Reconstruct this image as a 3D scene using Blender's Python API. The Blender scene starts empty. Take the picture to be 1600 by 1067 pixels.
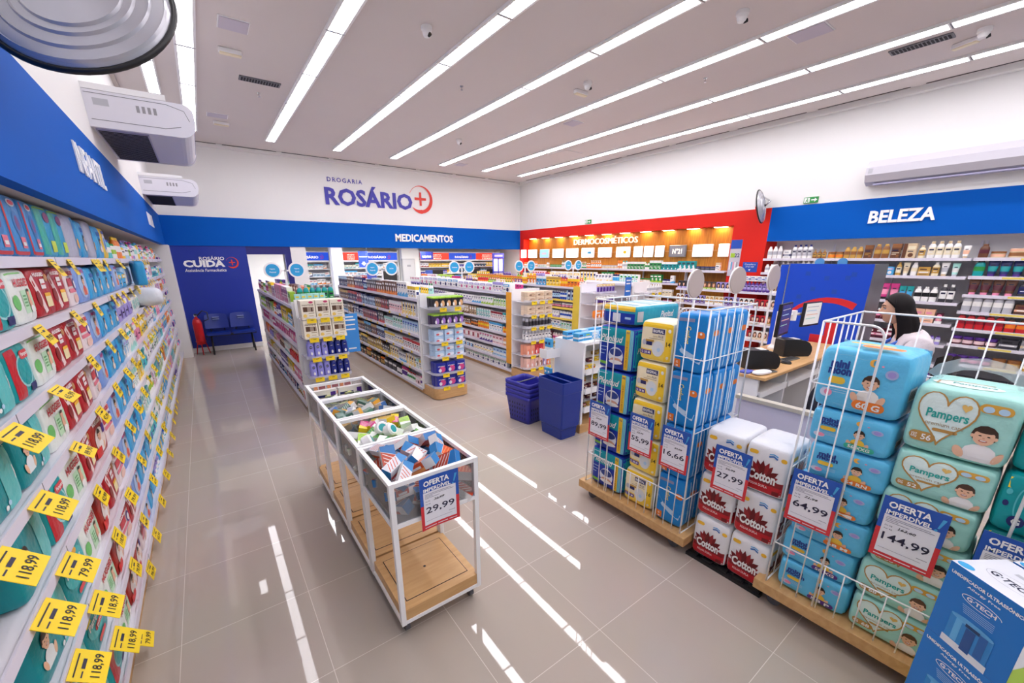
import bpy, bmesh, math, random
from mathutils import Matrix, Vector

SC = bpy.context.scene
COL = SC.collection

# ------------------------------------------------------------------ camera
cam_d = bpy.data.cameras.new('camera')
cam = bpy.data.objects.new('camera', cam_d)
COL.objects.link(cam)
SC.camera = cam
cam_d.sensor_fit = 'HORIZONTAL'
cam_d.sensor_width = 36.0
cam_d.lens = 632.302 / 1600.0 * 36.0
cam_d.shift_x = 0.0059
cam_d.shift_y = 0.0396
cam_d.clip_start = 0.05
cam_d.clip_end = 100
cam.matrix_world = Matrix((
    (0.8099, 0.1744, -0.5601, 0.0),
    (-0.5866, 0.2340, -0.7753, 0.0),
    (-0.0041, 0.9565, 0.2918, 1.89),
    (0, 0, 0, 1)))

# ------------------------------------------------------------------ world, exposure
world = bpy.data.worlds.new('fill_from_open_front')
SC.world = world
world.use_nodes = True
world.node_tree.nodes['Background'].inputs[0].default_value = (0.86, 0.92, 1.0, 1)
world.node_tree.nodes['Background'].inputs[1].default_value = 0.45  # soft ambient fill added through the open, unbuilt shop front
SC.view_settings.view_transform = 'Standard'
SC.view_settings.look = 'None'
SC.view_settings.gamma = 1.0
SC.view_settings.use_curve_mapping = False
SC.view_settings.exposure = 0.0
LIGHT_PANEL = 17.0          # emission strength of the ceiling panels
try:
    SC.cycles.max_bounces = 8
    SC.cycles.diffuse_bounces = 4
    SC.cycles.glossy_bounces = 3
    SC.cycles.transparent_max_bounces = 12
    SC.cycles.transmission_bounces = 4
    SC.cycles.caustics_reflective = False
    SC.cycles.caustics_refractive = False
    SC.cycles.sample_clamp_indirect = 6.0
except Exception:
    pass

# ------------------------------------------------------------------ colours and materials
PAL = dict(white='f3f1ef', cream='f0e4c6', grey='9a989e', silver='bcbcc4', charcoal='3a383f', black='17161a',
           navy='1c2466', blue='1c50b8', skyblue='45a8df', paleblue='b5d6ee', teal='0d9c9f', aqua='55c3c8', mint='a5ddd2',
           green='2b9447', lime='a6cc38', yellow='f4cd24', orange='ef8426', red='c71f2b', crimson='96152b', pink='ee93b3',
           magenta='cb2f80', purple='56308c', lilac='a598da', brown='68402a', gold='c59a48', beige='dbc29c',
           maroon='571c2e', peach='f2bd9e', bronze='8f5c33', palepink='f3d3d6')


def lin(h):
    out = []
    for i in (0, 2, 4):
        c = int(h[i:i + 2], 16) / 255.0
        out.append(c / 12.92 if c <= 0.04045 else ((c + 0.055) / 1.055) ** 2.4)
    return (out[0], out[1], out[2], 1.0)


MATS = {}


def mat(name, col=None, r=0.5, m=0.0, emit=0.0, bump=0.0, bscale=20.0, spec=0.5, alpha=1.0, coat=0.0, attr=None, vary=0.0):
    if name in MATS:
        return MATS[name]
    ma = bpy.data.materials.new(name)
    ma.use_nodes = True
    nt = ma.node_tree
    b = nt.nodes['Principled BSDF']
    MATS[name] = ma
    b.inputs['Roughness'].default_value = r
    b.inputs['Metallic'].default_value = m
    b.inputs['Specular IOR Level'].default_value = spec
    b.inputs['Coat Weight'].default_value = coat
    src = None
    if attr == 'object':
        n = nt.nodes.new('ShaderNodeObjectInfo')
        src = n.outputs['Color']
    elif attr:
        n = nt.nodes.new('ShaderNodeAttribute')
        n.attribute_type = 'OBJECT'
        n.attribute_name = attr
        src = n.outputs['Color']
    else:
        c = lin(PAL.get(col, col))
        b.inputs['Base Color'].default_value = c
        if emit:
            b.inputs['Emission Color'].default_value = c
            b.inputs['Emission Strength'].default_value = emit
        if vary:
            tc = nt.nodes.new('ShaderNodeTexCoord')
            nz = nt.nodes.new('ShaderNodeTexNoise')
            nz.inputs['Scale'].default_value = bscale
            nz.inputs['Detail'].default_value = 4
            nt.links.new(tc.outputs['Object'], nz.inputs['Vector'])
            mx = nt.nodes.new('ShaderNodeMix')
            mx.data_type = 'RGBA'
            nt.links.new(nz.outputs['Fac'], mx.inputs['Factor'])
            mx.inputs['A'].default_value = tuple(x * (1 - vary) for x in c[:3]) + (1,)
            mx.inputs['B'].default_value = tuple(min(1, x * (1 + vary)) for x in c[:3]) + (1,)
            src = mx.outputs['Result']
    if src is not None:
        nt.links.new(src, b.inputs['Base Color'])
    if bump:
        tc = nt.nodes.new('ShaderNodeTexCoord')
        nz = nt.nodes.new('ShaderNodeTexNoise')
        nz.inputs['Scale'].default_value = bscale
        nz.inputs['Detail'].default_value = 3
        nt.links.new(tc.outputs['Object'], nz.inputs['Vector'])
        bp = nt.nodes.new('ShaderNodeBump')
        bp.inputs['Strength'].default_value = bump
        bp.inputs['Distance'].default_value = 0.02
        nt.links.new(nz.outputs['Fac'], bp.inputs['Height'])
        nt.links.new(bp.outputs['Normal'], b.inputs['Normal'])
    if alpha < 1:
        b.inputs['Alpha'].default_value = alpha
    return ma


def C(c, r=0.45, **k):
    """plain paint or print of a palette colour or hex"""
    return mat('print_%s_%d' % (c, int(r * 100)), c, r=r, **k).name


def film(c):
    """glossy wrinkled plastic film"""
    return mat('film_' + c, c, r=0.32, bump=0.28, bscale=24.0, spec=0.35).name


mat('item_body', r=0.35, attr='object')
mat('item_second', r=0.35, attr='c2')
mat('item_third', r=0.35, attr='c3')
mat('white_metal', 'f4f3f4', r=0.35)
mat('wire_white', 'f6f5f6', r=0.3)
mat('chrome', 'c9c9cd', r=0.2, m=1.0)
mat('black_plastic', '17171a', r=0.4)
mat('grey_plastic', '6b6b72', r=0.45)
mat('paper_white', 'f2f1f1', r=0.7)
mat('shelf_white', 'e9e6ee', r=0.4)
mat('rail_white', 'ded9e6', r=0.35)
mat('tag_yellow', 'f7d417', r=0.5)
mat('ink_black', '16151c', r=0.5)
mat('ink_navy', '1b1a3c', r=0.5)
mat('brand_blue', '025bbd', r=0.7, spec=0.12)
mat('panel_blue', '14309c', r=0.35)
mat('brand_red', 'dd2318', r=0.6, spec=0.25)
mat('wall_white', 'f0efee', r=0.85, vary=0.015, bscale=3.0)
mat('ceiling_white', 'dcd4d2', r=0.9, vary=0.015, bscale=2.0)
mat('sign_white', 'ffffff', r=0.5)
mat('lit_letter', 'fff6e6', r=0.5, emit=0.6)
mat('light_panel', 'fdfaff', r=0.5, emit=LIGHT_PANEL)
mat('light_panel_dim', 'fdfaff', r=0.5, emit=LIGHT_PANEL * 0.5)
mat('screen_lit', 'fff8ee', r=0.4, emit=2.2)
mat('spot_lit', 'fffdf8', r=0.4, emit=260.0)
mat('led_strip', 'ffdca8', r=0.4, emit=40.0)
mat('dark_gap', '25242b', r=0.8)
mat('steel', '8d8d94', r=0.35, m=0.85, vary=0.1, bscale=6)


def wood(name, base, dark, scale=3.0, axis=(14, 1, 1), r=0.45):
    ma = bpy.data.materials.new(name)
    ma.use_nodes = True
    nt = ma.node_tree
    b = nt.nodes['Principled BSDF']
    tc = nt.nodes.new('ShaderNodeTexCoord')
    mp = nt.nodes.new('ShaderNodeMapping')
    mp.inputs['Scale'].default_value = axis
    nz = nt.nodes.new('ShaderNodeTexNoise')
    nz.inputs['Scale'].default_value = scale
    nz.inputs['Detail'].default_value = 5
    cr = nt.nodes.new('ShaderNodeValToRGB')
    cr.color_ramp.elements[0].position = 0.35
    cr.color_ramp.elements[0].color = lin(dark)
    cr.color_ramp.elements[1].position = 0.65
    cr.color_ramp.elements[1].color = lin(base)
    nt.links.new(tc.outputs['Object'], mp.inputs['Vector'])
    nt.links.new(mp.outputs['Vector'], nz.inputs['Vector'])
    nt.links.new(nz.outputs['Fac'], cr.inputs['Fac'])
    nt.links.new(cr.outputs['Color'], b.inputs['Base Color'])
    b.inputs['Roughness'].default_value = r
    MATS[name] = ma


wood('wood_light', 'd3a873', 'c79a64', 4.0, (1, 9, 9))
wood('wood_orange', 'c98628', 'a8661a', 3.0, (2, 22, 1))


def acrylic():
    ma = bpy.data.materials.new('acrylic')
    ma.use_nodes = True
    nt = ma.node_tree
    nt.nodes.clear()
    o = nt.nodes.new('ShaderNodeOutputMaterial')
    t = nt.nodes.new('ShaderNodeBsdfTransparent')
    t.inputs[0].default_value = (0.985, 0.985, 0.99, 1)
    g = nt.nodes.new('ShaderNodeBsdfGlossy')
    g.inputs['Roughness'].default_value = 0.05
    d = nt.nodes.new('ShaderNodeBsdfDiffuse')
    d.inputs[0].default_value = (0.95, 0.95, 0.97, 1)
    f = nt.nodes.new('ShaderNodeFresnel')
    f.inputs[0].default_value = 1.4
    m1 = nt.nodes.new('ShaderNodeMixShader')
    m1.inputs[0].default_value = 0.09
    nt.links.new(t.outputs[0], m1.inputs[1])
    nt.links.new(d.outputs[0], m1.inputs[2])
    m2 = nt.nodes.new('ShaderNodeMixShader')
    nt.links.new(f.outputs[0], m2.inputs[0])
    nt.links.new(m1.outputs[0], m2.inputs[1])
    nt.links.new(g.outputs[0], m2.inputs[2])
    nt.links.new(m2.outputs[0], o.inputs[0])
    MATS['acrylic'] = ma


acrylic()


def floor_mat():
    ma = bpy.data.materials.new('porcelain_tile')
    ma.use_nodes = True
    nt = ma.node_tree
    b = nt.nodes['Principled BSDF']
    tc = nt.nodes.new('ShaderNodeTexCoord')
    mp = nt.nodes.new('ShaderNodeMapping')
    mp.inputs['Location'].default_value = (-0.18, -0.468, 0)
    br = nt.nodes.new('ShaderNodeTexBrick')
    br.offset = 0.0
    br.inputs['Scale'].default_value = 1.0
    br.inputs['Brick Width'].default_value = 0.6
    br.inputs['Row Height'].default_value = 0.6
    br.inputs['Mortar Size'].default_value = 0.0016
    br.inputs['Mortar Smooth'].default_value = 0.2
    br.inputs['Color1'].default_value = lin('b9aca1')
    br.inputs['Color2'].default_value = lin('bdb0a5')
    br.inputs['Mortar'].default_value = lin('e4dbd2')
    nz = nt.nodes.new('ShaderNodeTexNoise')
    nz.inputs['Scale'].default_value = 1.3
    nz.inputs['Detail'].default_value = 6
    mx = nt.nodes.new('ShaderNodeMix')
    mx.data_type = 'RGBA'
    mx.blend_type = 'MULTIPLY'
    mx.inputs['Factor'].default_value = 0.12
    nt.links.new(tc.outputs['Object'], mp.inputs['Vector'])
    nt.links.new(mp.outputs['Vector'], br.inputs['Vector'])
    nt.links.new(tc.outputs['Object'], nz.inputs['Vector'])
    nt.links.new(br.outputs['Color'], mx.inputs['A'])
    nt.links.new(nz.outputs['Color'], mx.inputs['B'])
    nt.links.new(mx.outputs['Result'], b.inputs['Base Color'])
    b.inputs['Roughness'].default_value = 0.025
    b.inputs['Specular IOR Level'].default_value = 0.5
    MATS['porcelain_tile'] = ma


floor_mat()

# ------------------------------------------------------------------ mesh builder
GL = {}


def glyphs(s, bold=0.0, shear=0.0, space=1.0):
    k = (s, bold, shear, space)
    if k in GL:
        return GL[k]
    cu = bpy.data.curves.new('lettering', 'FONT')
    cu.body = s
    cu.size = 1.0
    cu.resolution_u = 2
    cu.offset = bold
    cu.shear = shear
    cu.space_character = space
    ob = bpy.data.objects.new('lettering', cu)
    me = ob.to_mesh()
    vs = [(v.co.x, v.co.y) for v in me.vertices]
    fs = [tuple(p.vertices) for p in me.polygons]
    ob.to_mesh_clear()
    bpy.data.objects.remove(ob)
    bpy.data.curves.remove(cu)
    x0 = min(v[0] for v in vs)
    x1 = max(v[0] for v in vs)
    y0 = min(v[1] for v in vs)
    y1 = max(v[1] for v in vs)
    GL[k] = (vs, fs, x0, x1, y0, y1)
    return GL[k]


def plane(o, ux, uy):
    o, ux, uy = Vector(o), Vector(ux), Vector(uy)
    n = ux.cross(uy).normalized()
    return lambda u, v, e=0.0: o + ux * u + uy * v + n * e


class MB:
    def __init__(s):
        s.v, s.f, s.m, s.sm, s.mats = [], [], [], [], []

    def mi(s, n):
        if n not in s.mats:
            s.mats.append(n)
        return s.mats.index(n)

    def add(s, vs, fs, m, smooth=False, T=None):
        o = len(s.v)
        if T is not None:
            vs = [T @ Vector(p) for p in vs]
        s.v.extend([tuple(p) for p in vs])
        i = s.mi(m)
        for f in fs:
            s.f.append(tuple(o + a for a in f))
            s.m.append(i)
            s.sm.append(smooth)
        return s

    def box(s, x0, x1, y0, y1, z0, z1, m, bev=0.0, T=None, seg=1):
        if bev <= 0:
            vs = [(x, y, z) for x in (x0, x1) for y in (y0, y1) for z in (z0, z1)]
            fs = [(0, 1, 3, 2), (4, 6, 7, 5), (0, 4, 5, 1), (2, 3, 7, 6), (0, 2, 6, 4), (1, 5, 7, 3)]
            return s.add(vs, fs, m, False, T)
        bm = bmesh.new()
        bmesh.ops.create_cube(bm, size=1.0)
        for v in bm.verts:
            v.co = Vector(((x0 + x1) / 2 + v.co.x * (x1 - x0), (y0 + y1) / 2 + v.co.y * (y1 - y0), (z0 + z1) / 2 + v.co.z * (z1 - z0)))
        bmesh.ops.bevel(bm, geom=list(bm.edges), offset=bev, segments=seg, affect='EDGES', profile=0.5)
        bm.verts.index_update()
        s.add([v.co[:] for v in bm.verts], [tuple(v.index for v in f.verts) for f in bm.faces], m, seg > 1, T)
        bm.free()
        return s

    def tube(s, pts, r, m, n=8, closed=False, T=None, caps=True):
        P = [Vector(p) for p in pts]
        k = len(P)
        vs, fs = [], []
        up = None
        for i in range(k):
            a = P[i - 1] if (i > 0 or closed) else P[i]
            b = P[(i + 1) % k] if (i < k - 1 or closed) else P[i]
            d = (b - a).normalized()
            if up is None:
                up = Vector((0, 0, 1)) if abs(d.z) < 0.9 else Vector((1, 0, 0))
            sx = d.cross(up)
            if sx.length < 1e-6:
                sx = d.cross(Vector((0, 1, 0)))
            sx.normalize()
            up = sx.cross(d).normalized()
            for j in range(n):
                t = 2 * math.pi * (j + 0.5) / n
                vs.append(P[i] + sx * (r * math.cos(t)) + up * (r * math.sin(t)))
        for i in range(k if closed else k - 1):
            for j in range(n):
                a, b = i * n + j, i * n + (j + 1) % n
                c, d = ((i + 1) % k) * n + (j + 1) % n, ((i + 1) % k) * n + j
                fs.append((a, b, c, d))
        if not closed and caps:
            fs.append(tuple(range(n))[::-1])
            fs.append(tuple((k - 1) * n + j for j in range(n)))
        return s.add(vs, fs, m, n > 4, T)

    def lathe(s, prof, m, n=16, sx=1.0, sy=1.0, T=None, smooth=True, power=2.0):
        """prof: (r, z[, material for the ring up to the next point]); surface around z"""
        rings = []
        for p in prof:
            ring = []
            for j in range(n):
                t = 2 * math.pi * j / n
                c, q = math.cos(t), math.sin(t)
                if power != 2.0:
                    k = (abs(c) ** power + abs(q) ** power) ** (-1.0 / power)
                    c, q = c * k, q * k
                ring.append((p[0] * c * sx, p[0] * q * sy, p[1]))
            rings.append(ring)
        for i in range(len(prof) - 1):
            mm = prof[i][2] if len(prof[i]) > 2 else m
            fs = [(j, (j + 1) % n, n + (j + 1) % n, n + j) for j in range(n)]
            s.add(rings[i] + rings[i + 1], fs, mm, smooth, T)
        if prof[0][0] > 1e-6:
            s.add(rings[0], [tuple(range(n))[::-1]], prof[0][2] if len(prof[0]) > 2 else m, False, T)
        if prof[-1][0] > 1e-6:
            s.add(rings[-1], [tuple(range(n))], prof[-2][2] if len(prof[-2]) > 2 else m, False, T)
        return s

    def poly(s, pts, m, fn, e=0.0):
        s.add([fn(u, v, e) for u, v in pts], [tuple(range(len(pts)))], m)
        return s

    def fan(s, pts, cu, cv, m, fn, e=0.0, rings=5):
        n = len(pts)
        vs = [fn(cu + (u - cu) * (q + 1) / rings, cv + (v - cv) * (q + 1) / rings, e) for q in range(rings) for u, v in pts] + [fn(cu, cv, e)]
        fs = [(q * n + i, q * n + (i + 1) % n, (q + 1) * n + (i + 1) % n, (q + 1) * n + i) for q in range(rings - 1) for i in range(n)]
        return s.add(vs, fs + [((i + 1) % n, i, n * rings) for i in range(n)], m)

    def rect(s, u0, u1, v0, v1, m, fn, e=0.001, nu=1, nv=1):
        vs = [fn(u0 + (u1 - u0) * i / nu, v0 + (v1 - v0) * j / nv, e) for j in range(nv + 1) for i in range(nu + 1)]
        fs = [(j * (nu + 1) + i, j * (nu + 1) + i + 1, (j + 1) * (nu + 1) + i + 1, (j + 1) * (nu + 1) + i) for j in range(nv) for i in range(nu)]
        return s.add(vs, fs, m)

    def ell(s, cu, cv, ru, rv, m, fn, e=0.0015, n=16, a0=0.0, a1=2 * math.pi, rot=0.0):
        pts = []
        k = n if abs(a1 - a0 - 2 * math.pi) < 1e-6 else n + 1
        for j in range(k):
            t = a0 + (a1 - a0) * j / n
            x, y = ru * math.cos(t), rv * math.sin(t)
            pts.append(fn(cu + x * math.cos(rot) - y * math.sin(rot), cv + x * math.sin(rot) + y * math.cos(rot), e))
        pts.append(fn(cu, cv, e))
        fs = [(j, (j + 1) % k, len(pts) - 1) for j in range(k if k == n else k - 1)]
        return s.add(pts, fs, m)

    def band(s, pts, w, m, fn, e=0.0015, closed=False):
        """a flat ribbon of width w (or w(i)) along 2-D points"""
        k = len(pts)
        L, R = [], []
        for i in range(k):
            a = pts[i - 1] if (i > 0 or closed) else pts[i]
            b = pts[(i + 1) % k] if (i < k - 1 or closed) else pts[i]
            dx, dy = b[0] - a[0], b[1] - a[1]
            q = math.hypot(dx, dy) or 1
            ww = (w(i / max(1, k - 1)) if callable(w) else w) / 2
            L.append((pts[i][0] - dy / q * ww, pts[i][1] + dx / q * ww))
            R.append((pts[i][0] + dy / q * ww, pts[i][1] - dx / q * ww))
        vs = [fn(u, v, e) for u, v in L] + [fn(u, v, e) for u, v in R]
        fs = [(k + i, k + (i + 1) % k, (i + 1) % k, i) for i in range(k if closed else k - 1)]
        return s.add(vs, fs, m)

    def text(s, t, m, fn, cu, cv, w=None, h=None, e=0.002, bold=0.0, shear=0.0, rot=0.0, space=1.0, align='c'):
        vs, fs, x0, x1, y0, y1 = glyphs(t, bold, shear, space)
        kx = w / (x1 - x0) if w else None
        ky = h / (y1 - y0) if h else None
        kx = kx or ky
        ky = ky or kx
        ox = {'c': (x0 + x1) / 2, 'l': x0, 'r': x1}[align]
        out = []
        cr, sr = math.cos(rot), math.sin(rot)
        for x, y in vs:
            a, b = (x - ox) * kx, (y - (y0 + y1) / 2) * ky
            out.append(fn(cu + a * cr - b * sr, cv + a * sr + b * cr, e))
        return s.add(out, fs, m)

    def text3(s, t, m, fn, cu, cv, w=None, h=None, d=0.02, bold=0.0, shear=0.0):
        """raised lettering with depth"""
        vs, fs, x0, x1, y0, y1 = glyphs(t, bold, shear)
        kx = w / (x1 - x0) if w else h / (y1 - y0)
        ky = h / (y1 - y0) if h else kx
        q = [((x - (x0 + x1) / 2) * kx + cu, (y - (y0 + y1) / 2) * ky + cv) for x, y in vs]
        n = len(q)
        out = [fn(a, b, d) for a, b in q] + [fn(a, b, 0.0) for a, b in q]
        cnt = {}
        for f in fs:
            for i in range(len(f)):
                a, b = f[i], f[(i + 1) % len(f)]
                cnt[(a, b)] = 1
        side = [(a, n + a, n + b, b) for (a, b) in cnt if (b, a) not in cnt]
        return s.add(out, list(fs) + side, m)

    def mesh(s, name):
        me = bpy.data.meshes.new(name)
        me.from_pydata(s.v, [], s.f)
        for n in s.mats:
            me.materials.append(MATS[n])
        me.polygons.foreach_set('material_index', s.m)
        me.polygons.foreach_set('use_smooth', s.sm)
        me.update()
        return me

    def build(s, name, parent=None, loc=None, rz=0.0):
        o = bpy.data.objects.new(name, s.mesh(name))
        COL.objects.link(o)
        if parent is not None:
            o.parent = parent
        if loc is not None:
            o.location = loc
        if rz:
            o.rotation_euler = (0, 0, rz)
        return o


def tag(o, label, cat, group=None):
    o['label'] = label
    o['category'] = cat
    if group:
        o['group'] = group
    return o


def thing(name, label, cat, loc=(0, 0, 0), rz=0.0, group=None):
    o = bpy.data.objects.new(name, None)
    o.empty_display_size = 0.1
    COL.objects.link(o)
    o.location = loc
    o.rotation_euler = (0, 0, rz)
    return tag(o, label, cat, group)


def struct(o):
    o['kind'] = 'structure'
    return o


def put(mesh, name, loc, rz=0.0, label=None, cat=None, group=None, parent=None, rot=None, scale=None):
    o = bpy.data.objects.new(name, mesh)
    COL.objects.link(o)
    o.location = loc
    o.rotation_euler = rot if rot else (0, 0, rz)
    if scale:
        o.scale = scale
    if parent is not None:
        o.parent = parent
    if label:
        tag(o, label, cat, group)
    return o


def copy_tree(o, label=None, group=None, loc=None):
    c = o.copy()
    COL.objects.link(c)
    if label:
        c['label'] = label
    if group:
        c['group'] = group
    if loc is not None:
        c.location = loc
    for ch in list(o.children):
        d = ch.copy()
        COL.objects.link(d)
        d.parent = c
        for g in list(ch.children):
            h = g.copy()
            COL.objects.link(h)
            h.parent = d
    return c


ORD = ['first', 'second', 'third', 'fourth', 'fifth', 'sixth', 'seventh', 'eighth', 'ninth', 'tenth', 'eleventh', 'twelfth',
       'thirteenth', 'fourteenth', 'fifteenth', 'sixteenth', 'seventeenth', 'eighteenth', 'nineteenth', 'twentieth']
for _t in ('twenty', 'thirty', 'forty', 'fifty', 'sixty', 'seventy', 'eighty'):
    for _u in ORD[:9]:
        ORD.append(_t + '-' + _u)
    ORD.append({'twenty': 'thirtieth', 'thirty': 'fortieth', 'forty': 'fiftieth', 'fifty': 'sixtieth', 'sixty': 'seventieth', 'seventy': 'eightieth', 'eighty': 'ninetieth'}[_t])
# ================================================================== the room
CEIL, WB, XR = 4.07, 10.68, 8.28
FB, FT = 2.165, 2.722        # underside and top of the coloured fascia


def sbox(name, x0, x1, y0, y1, z0, z1, m):
    return struct(MB().box(x0, x1, y0, y1, z0, z1, m).build(name))


sbox('floor', -1.3, 9.4, -4, 13.6, -0.1, 0, 'porcelain_tile')
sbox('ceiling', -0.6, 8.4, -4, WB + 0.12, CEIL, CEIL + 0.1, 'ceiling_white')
# back wall: white above the blue fascia, panel and openings below it
sbox('wall_back', -0.62, 8.4, WB, WB + 0.12, FT, CEIL, 'wall_white')
sbox('wall_back_panel', -0.62, 0.84, WB, WB + 0.12, 0, FB, 'panel_blue')
sbox('trim_1', -0.6, XR, WB - 0.02, WB + 0.12, FB, FT, 'brand_blue')
sbox('baseboard_back', -0.5, 0.84, WB - 0.015, WB, 0, 0.1, 'paper_white')
mat('navy_frame', '1b1c74', r=0.4)
d = struct(MB().box(0.84, 1.7, WB, WB + 0.12, 2.0, FB, 'navy_frame').box(1.58, 1.7, WB, WB + 0.12, 0, 2.0, 'navy_frame').build('door_1'))
sbox('wall_passage', 0.84, 1.75, 12.2, 12.3, 0, FB, 'wall_white')
sbox('pillar_1', 1.7, 2.02, WB, 11.1, 0, FB, 'wall_white')
mat('column_paint', 'dfe2f2', r=0.6)
sbox('pillar_2', 2.83, 3.12, 11.75, 12.0, 0, 2.3, 'column_paint')
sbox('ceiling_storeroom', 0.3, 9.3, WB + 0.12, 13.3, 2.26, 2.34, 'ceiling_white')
sbox('wall_storeroom', 0.8, 9.3, 13.2, 13.3, 0, 2.3, 'wall_white')
sbox('wall_storeroom_left', 0.3, 0.4, WB + 0.12, 13.3, 0, 2.3, 'wall_white')
sbox('wall_storeroom_right', 9.2, 9.3, WB + 0.12, 13.3, 0, 2.3, 'wall_white')
sbox('pillar_3', 5.0, 5.55, 12.3, 13.2, 0, 2.26, 'wall_white')
# left wall
sbox('wall_left', -0.62, -0.5, -4, WB, FT, CEIL, 'wall_white')
sbox('wall_left_recess', -1.15, -1.05, -4, WB, 0, FT, 'wall_white')
sbox('trim_2', -0.56, -0.495, -4, WB - 0.02, FB, FT, 'brand_blue')
mat('soffit', 'cfc5c0', r=0.8)
sbox('ceiling_soffit_left', -1.05, -0.56, -4, WB, FB, FB + 0.05, 'soffit')
sbox('pillar_4', -1.05, -0.44, 10.22, WB, 0, FB, 'wall_white')
# right wall
sbox('wall_right', XR, XR + 0.12, -4, WB + 0.12, FT, CEIL, 'wall_white')
sbox('trim_3', XR - 0.005, XR + 0.06, -4, 3.47, FB, FT, 'brand_blue')
sbox('ceiling_soffit_right', XR + 0.06, 8.72, -4, 3.47, FB, FB + 0.05, 'soffit')
sbox('wall_right_recess', 8.72, 8.82, -4, 3.6, 0, FT, 'wall_white')
sbox('trim_4', XR - 0.005, 8.8, 3.47, WB, 2.475, FT, 'brand_red')
sbox('trim_5', XR - 0.005, 8.72, 3.47, 4.09, 0, 2.475, 'brand_red')
sbox('trim_6', XR - 0.005, 8.8, 10.48, WB, 0, 2.475, 'brand_red')
sbox('wall_right_wood', 8.5, 8.75, 4.09, 10.48, 0, 2.475, 'wood_orange')
# ceiling edge cornice with its shadow slots
t = MB()
t.box(-0.5, XR, WB - 0.1, WB, CEIL - 0.07, CEIL, 'wall_white')
x = -0.3
while x < 8:
    t.box(x, x + 0.95, WB - 0.104, WB - 0.09, CEIL - 0.012, CEIL - 0.003, 'dark_gap')
    x += 1.05
struct(t.build('trim_7'))
t = MB()
t.box(XR - 0.1, XR, -4, WB - 0.1, CEIL - 0.07, CEIL, 'wall_white')
y = 10.2
while y > -3.5:
    t.box(XR - 0.16, XR - 0.145, y - 1.05, y, CEIL - 0.006, CEIL - 0.001, 'dark_gap')
    y -= 1.2
struct(t.build('trim_8'))
sbox('trim_9', -0.5, -0.455, -4, WB - 0.1, CEIL - 0.03, CEIL, 'soffit')

# ------------------------------------------------------------------ ceiling light panels
pm = MB()
pm.box(-0.07, 0.07, -0.585, 0.585, -0.022, -0.004, 'light_panel')
PANEL = pm.mesh('diffuser')
pm = MB()
pm.box(-0.07, 0.07, -0.585, 0.585, -0.022, -0.004, 'light_panel_dim')
PANEL_DIM = pm.mesh('diffuser')
fm = MB()
for a in (-1, 1):
    fm.box(a * 0.082 - 0.012, a * 0.082 + 0.012, -0.6, 0.6, -0.026, 0.0, 'white_metal')
    fm.box(-0.09, 0.09, a * 0.5925 - 0.0075, a * 0.5925 + 0.0075, -0.026, 0.0, 'grey_plastic' if a > 0 else 'white_metal')
FRAME = fm.mesh('panel_frame')
nrow = 0
for k in range(7):
    cx = 0.267 + 1.216 * k
    if k == 6:
        cx = 7.5
    n = 0
    yy = 9.73 - 0.6
    while yy > -3:
        # strip lights well behind the camera are kept: they light the floor and shelves
        t = thing('ceiling_light', 'white strip light panel, %s from back wall in %s ceiling row from left' % (ORD[n], ORD[k]), 'ceiling light',
                  (cx, yy, CEIL), 0, 'ceiling strip lights')
        put(PANEL if k else PANEL_DIM, 'diffuser', (0, 0, 0), parent=t)
        put(FRAME, 'frame', (0, 0, 0), parent=t)
        yy -= 1.2
        n += 1
for n, yy in enumerate((7.35, 6.15)):
    t = thing('ceiling_light', 'narrow strip light above wall air conditioners, %s from back wall' % ORD[n], 'ceiling light', (-0.1, yy, CEIL), 0, 'ceiling strip lights')
    put(PANEL_DIM, 'diffuser', (0, 0, 0), parent=t, scale=(0.8, 1, 1))
    put(FRAME, 'frame', (0, 0, 0), parent=t, scale=(0.8, 1, 1))


# ------------------------------------------------------------------ ceiling fittings
def vent(loc, rz, ln, label):
    t = thing('ceiling_vent', label, 'vent', loc, rz, 'ceiling vents')
    MB().box(-ln / 2, ln / 2, -0.075, 0.075, -0.012, 0, 'grey_plastic').build('frame', t)
    m = MB()
    k = int(ln / 0.032)
    for i in range(k):
        u = -ln / 2 + 0.03 + (ln - 0.06) * i / (k - 1)
        m.box(u - 0.009, u + 0.009, -0.052, 0.052, -0.016, -0.012, 'dark_gap')
    m.build('slats', t)


vent((1.02, 6.75, CEIL), 0.0, 0.46, 'slotted grey ceiling vent near left air conditioners')
vent((6.66, 1.6, CEIL), math.pi / 2, 0.5, 'slotted grey ceiling vent above the hair care wall')


def hatch(loc, sx, sy, label, m='ceiling_panel'):
    t = thing('ceiling_hatch', label, 'ceiling hatch', loc)
    MB().box(-sx, sx, -sy, sy, -0.012, 0, m).build('cover', t)
    MB().box(-sx - .012, sx + .012, -sy - .012, sy + .012, -0.006, 0, 'white_metal').build('frame', t)


mat('ceiling_panel', 'c9c2d0', r=0.7)
hatch((0.66, 5.4, CEIL), 0.12, 0.12, 'pale lilac square hatch nearest the first strip light row')
hatch((0.62, 8.6, CEIL), 0.13, 0.1, 'small square ceiling hatch near back wall at far left')
hatch((5.41, 2.2, CEIL), 0.13, 0.16, 'beige square loudspeaker grille beside the right strip lights')
hatch((5.49, 5.64, CEIL), 0.12, 0.12, 'small square loudspeaker grille in middle of ceiling')
hatch((6.86, 7.25, CEIL), 0.25, 0.27, 'large white square access hatch near right back corner', 'ceiling_white')
hatch((5.51, 9.45, CEIL), 0.12, 0.12, 'small square grille close to the back wall cornice')


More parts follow.
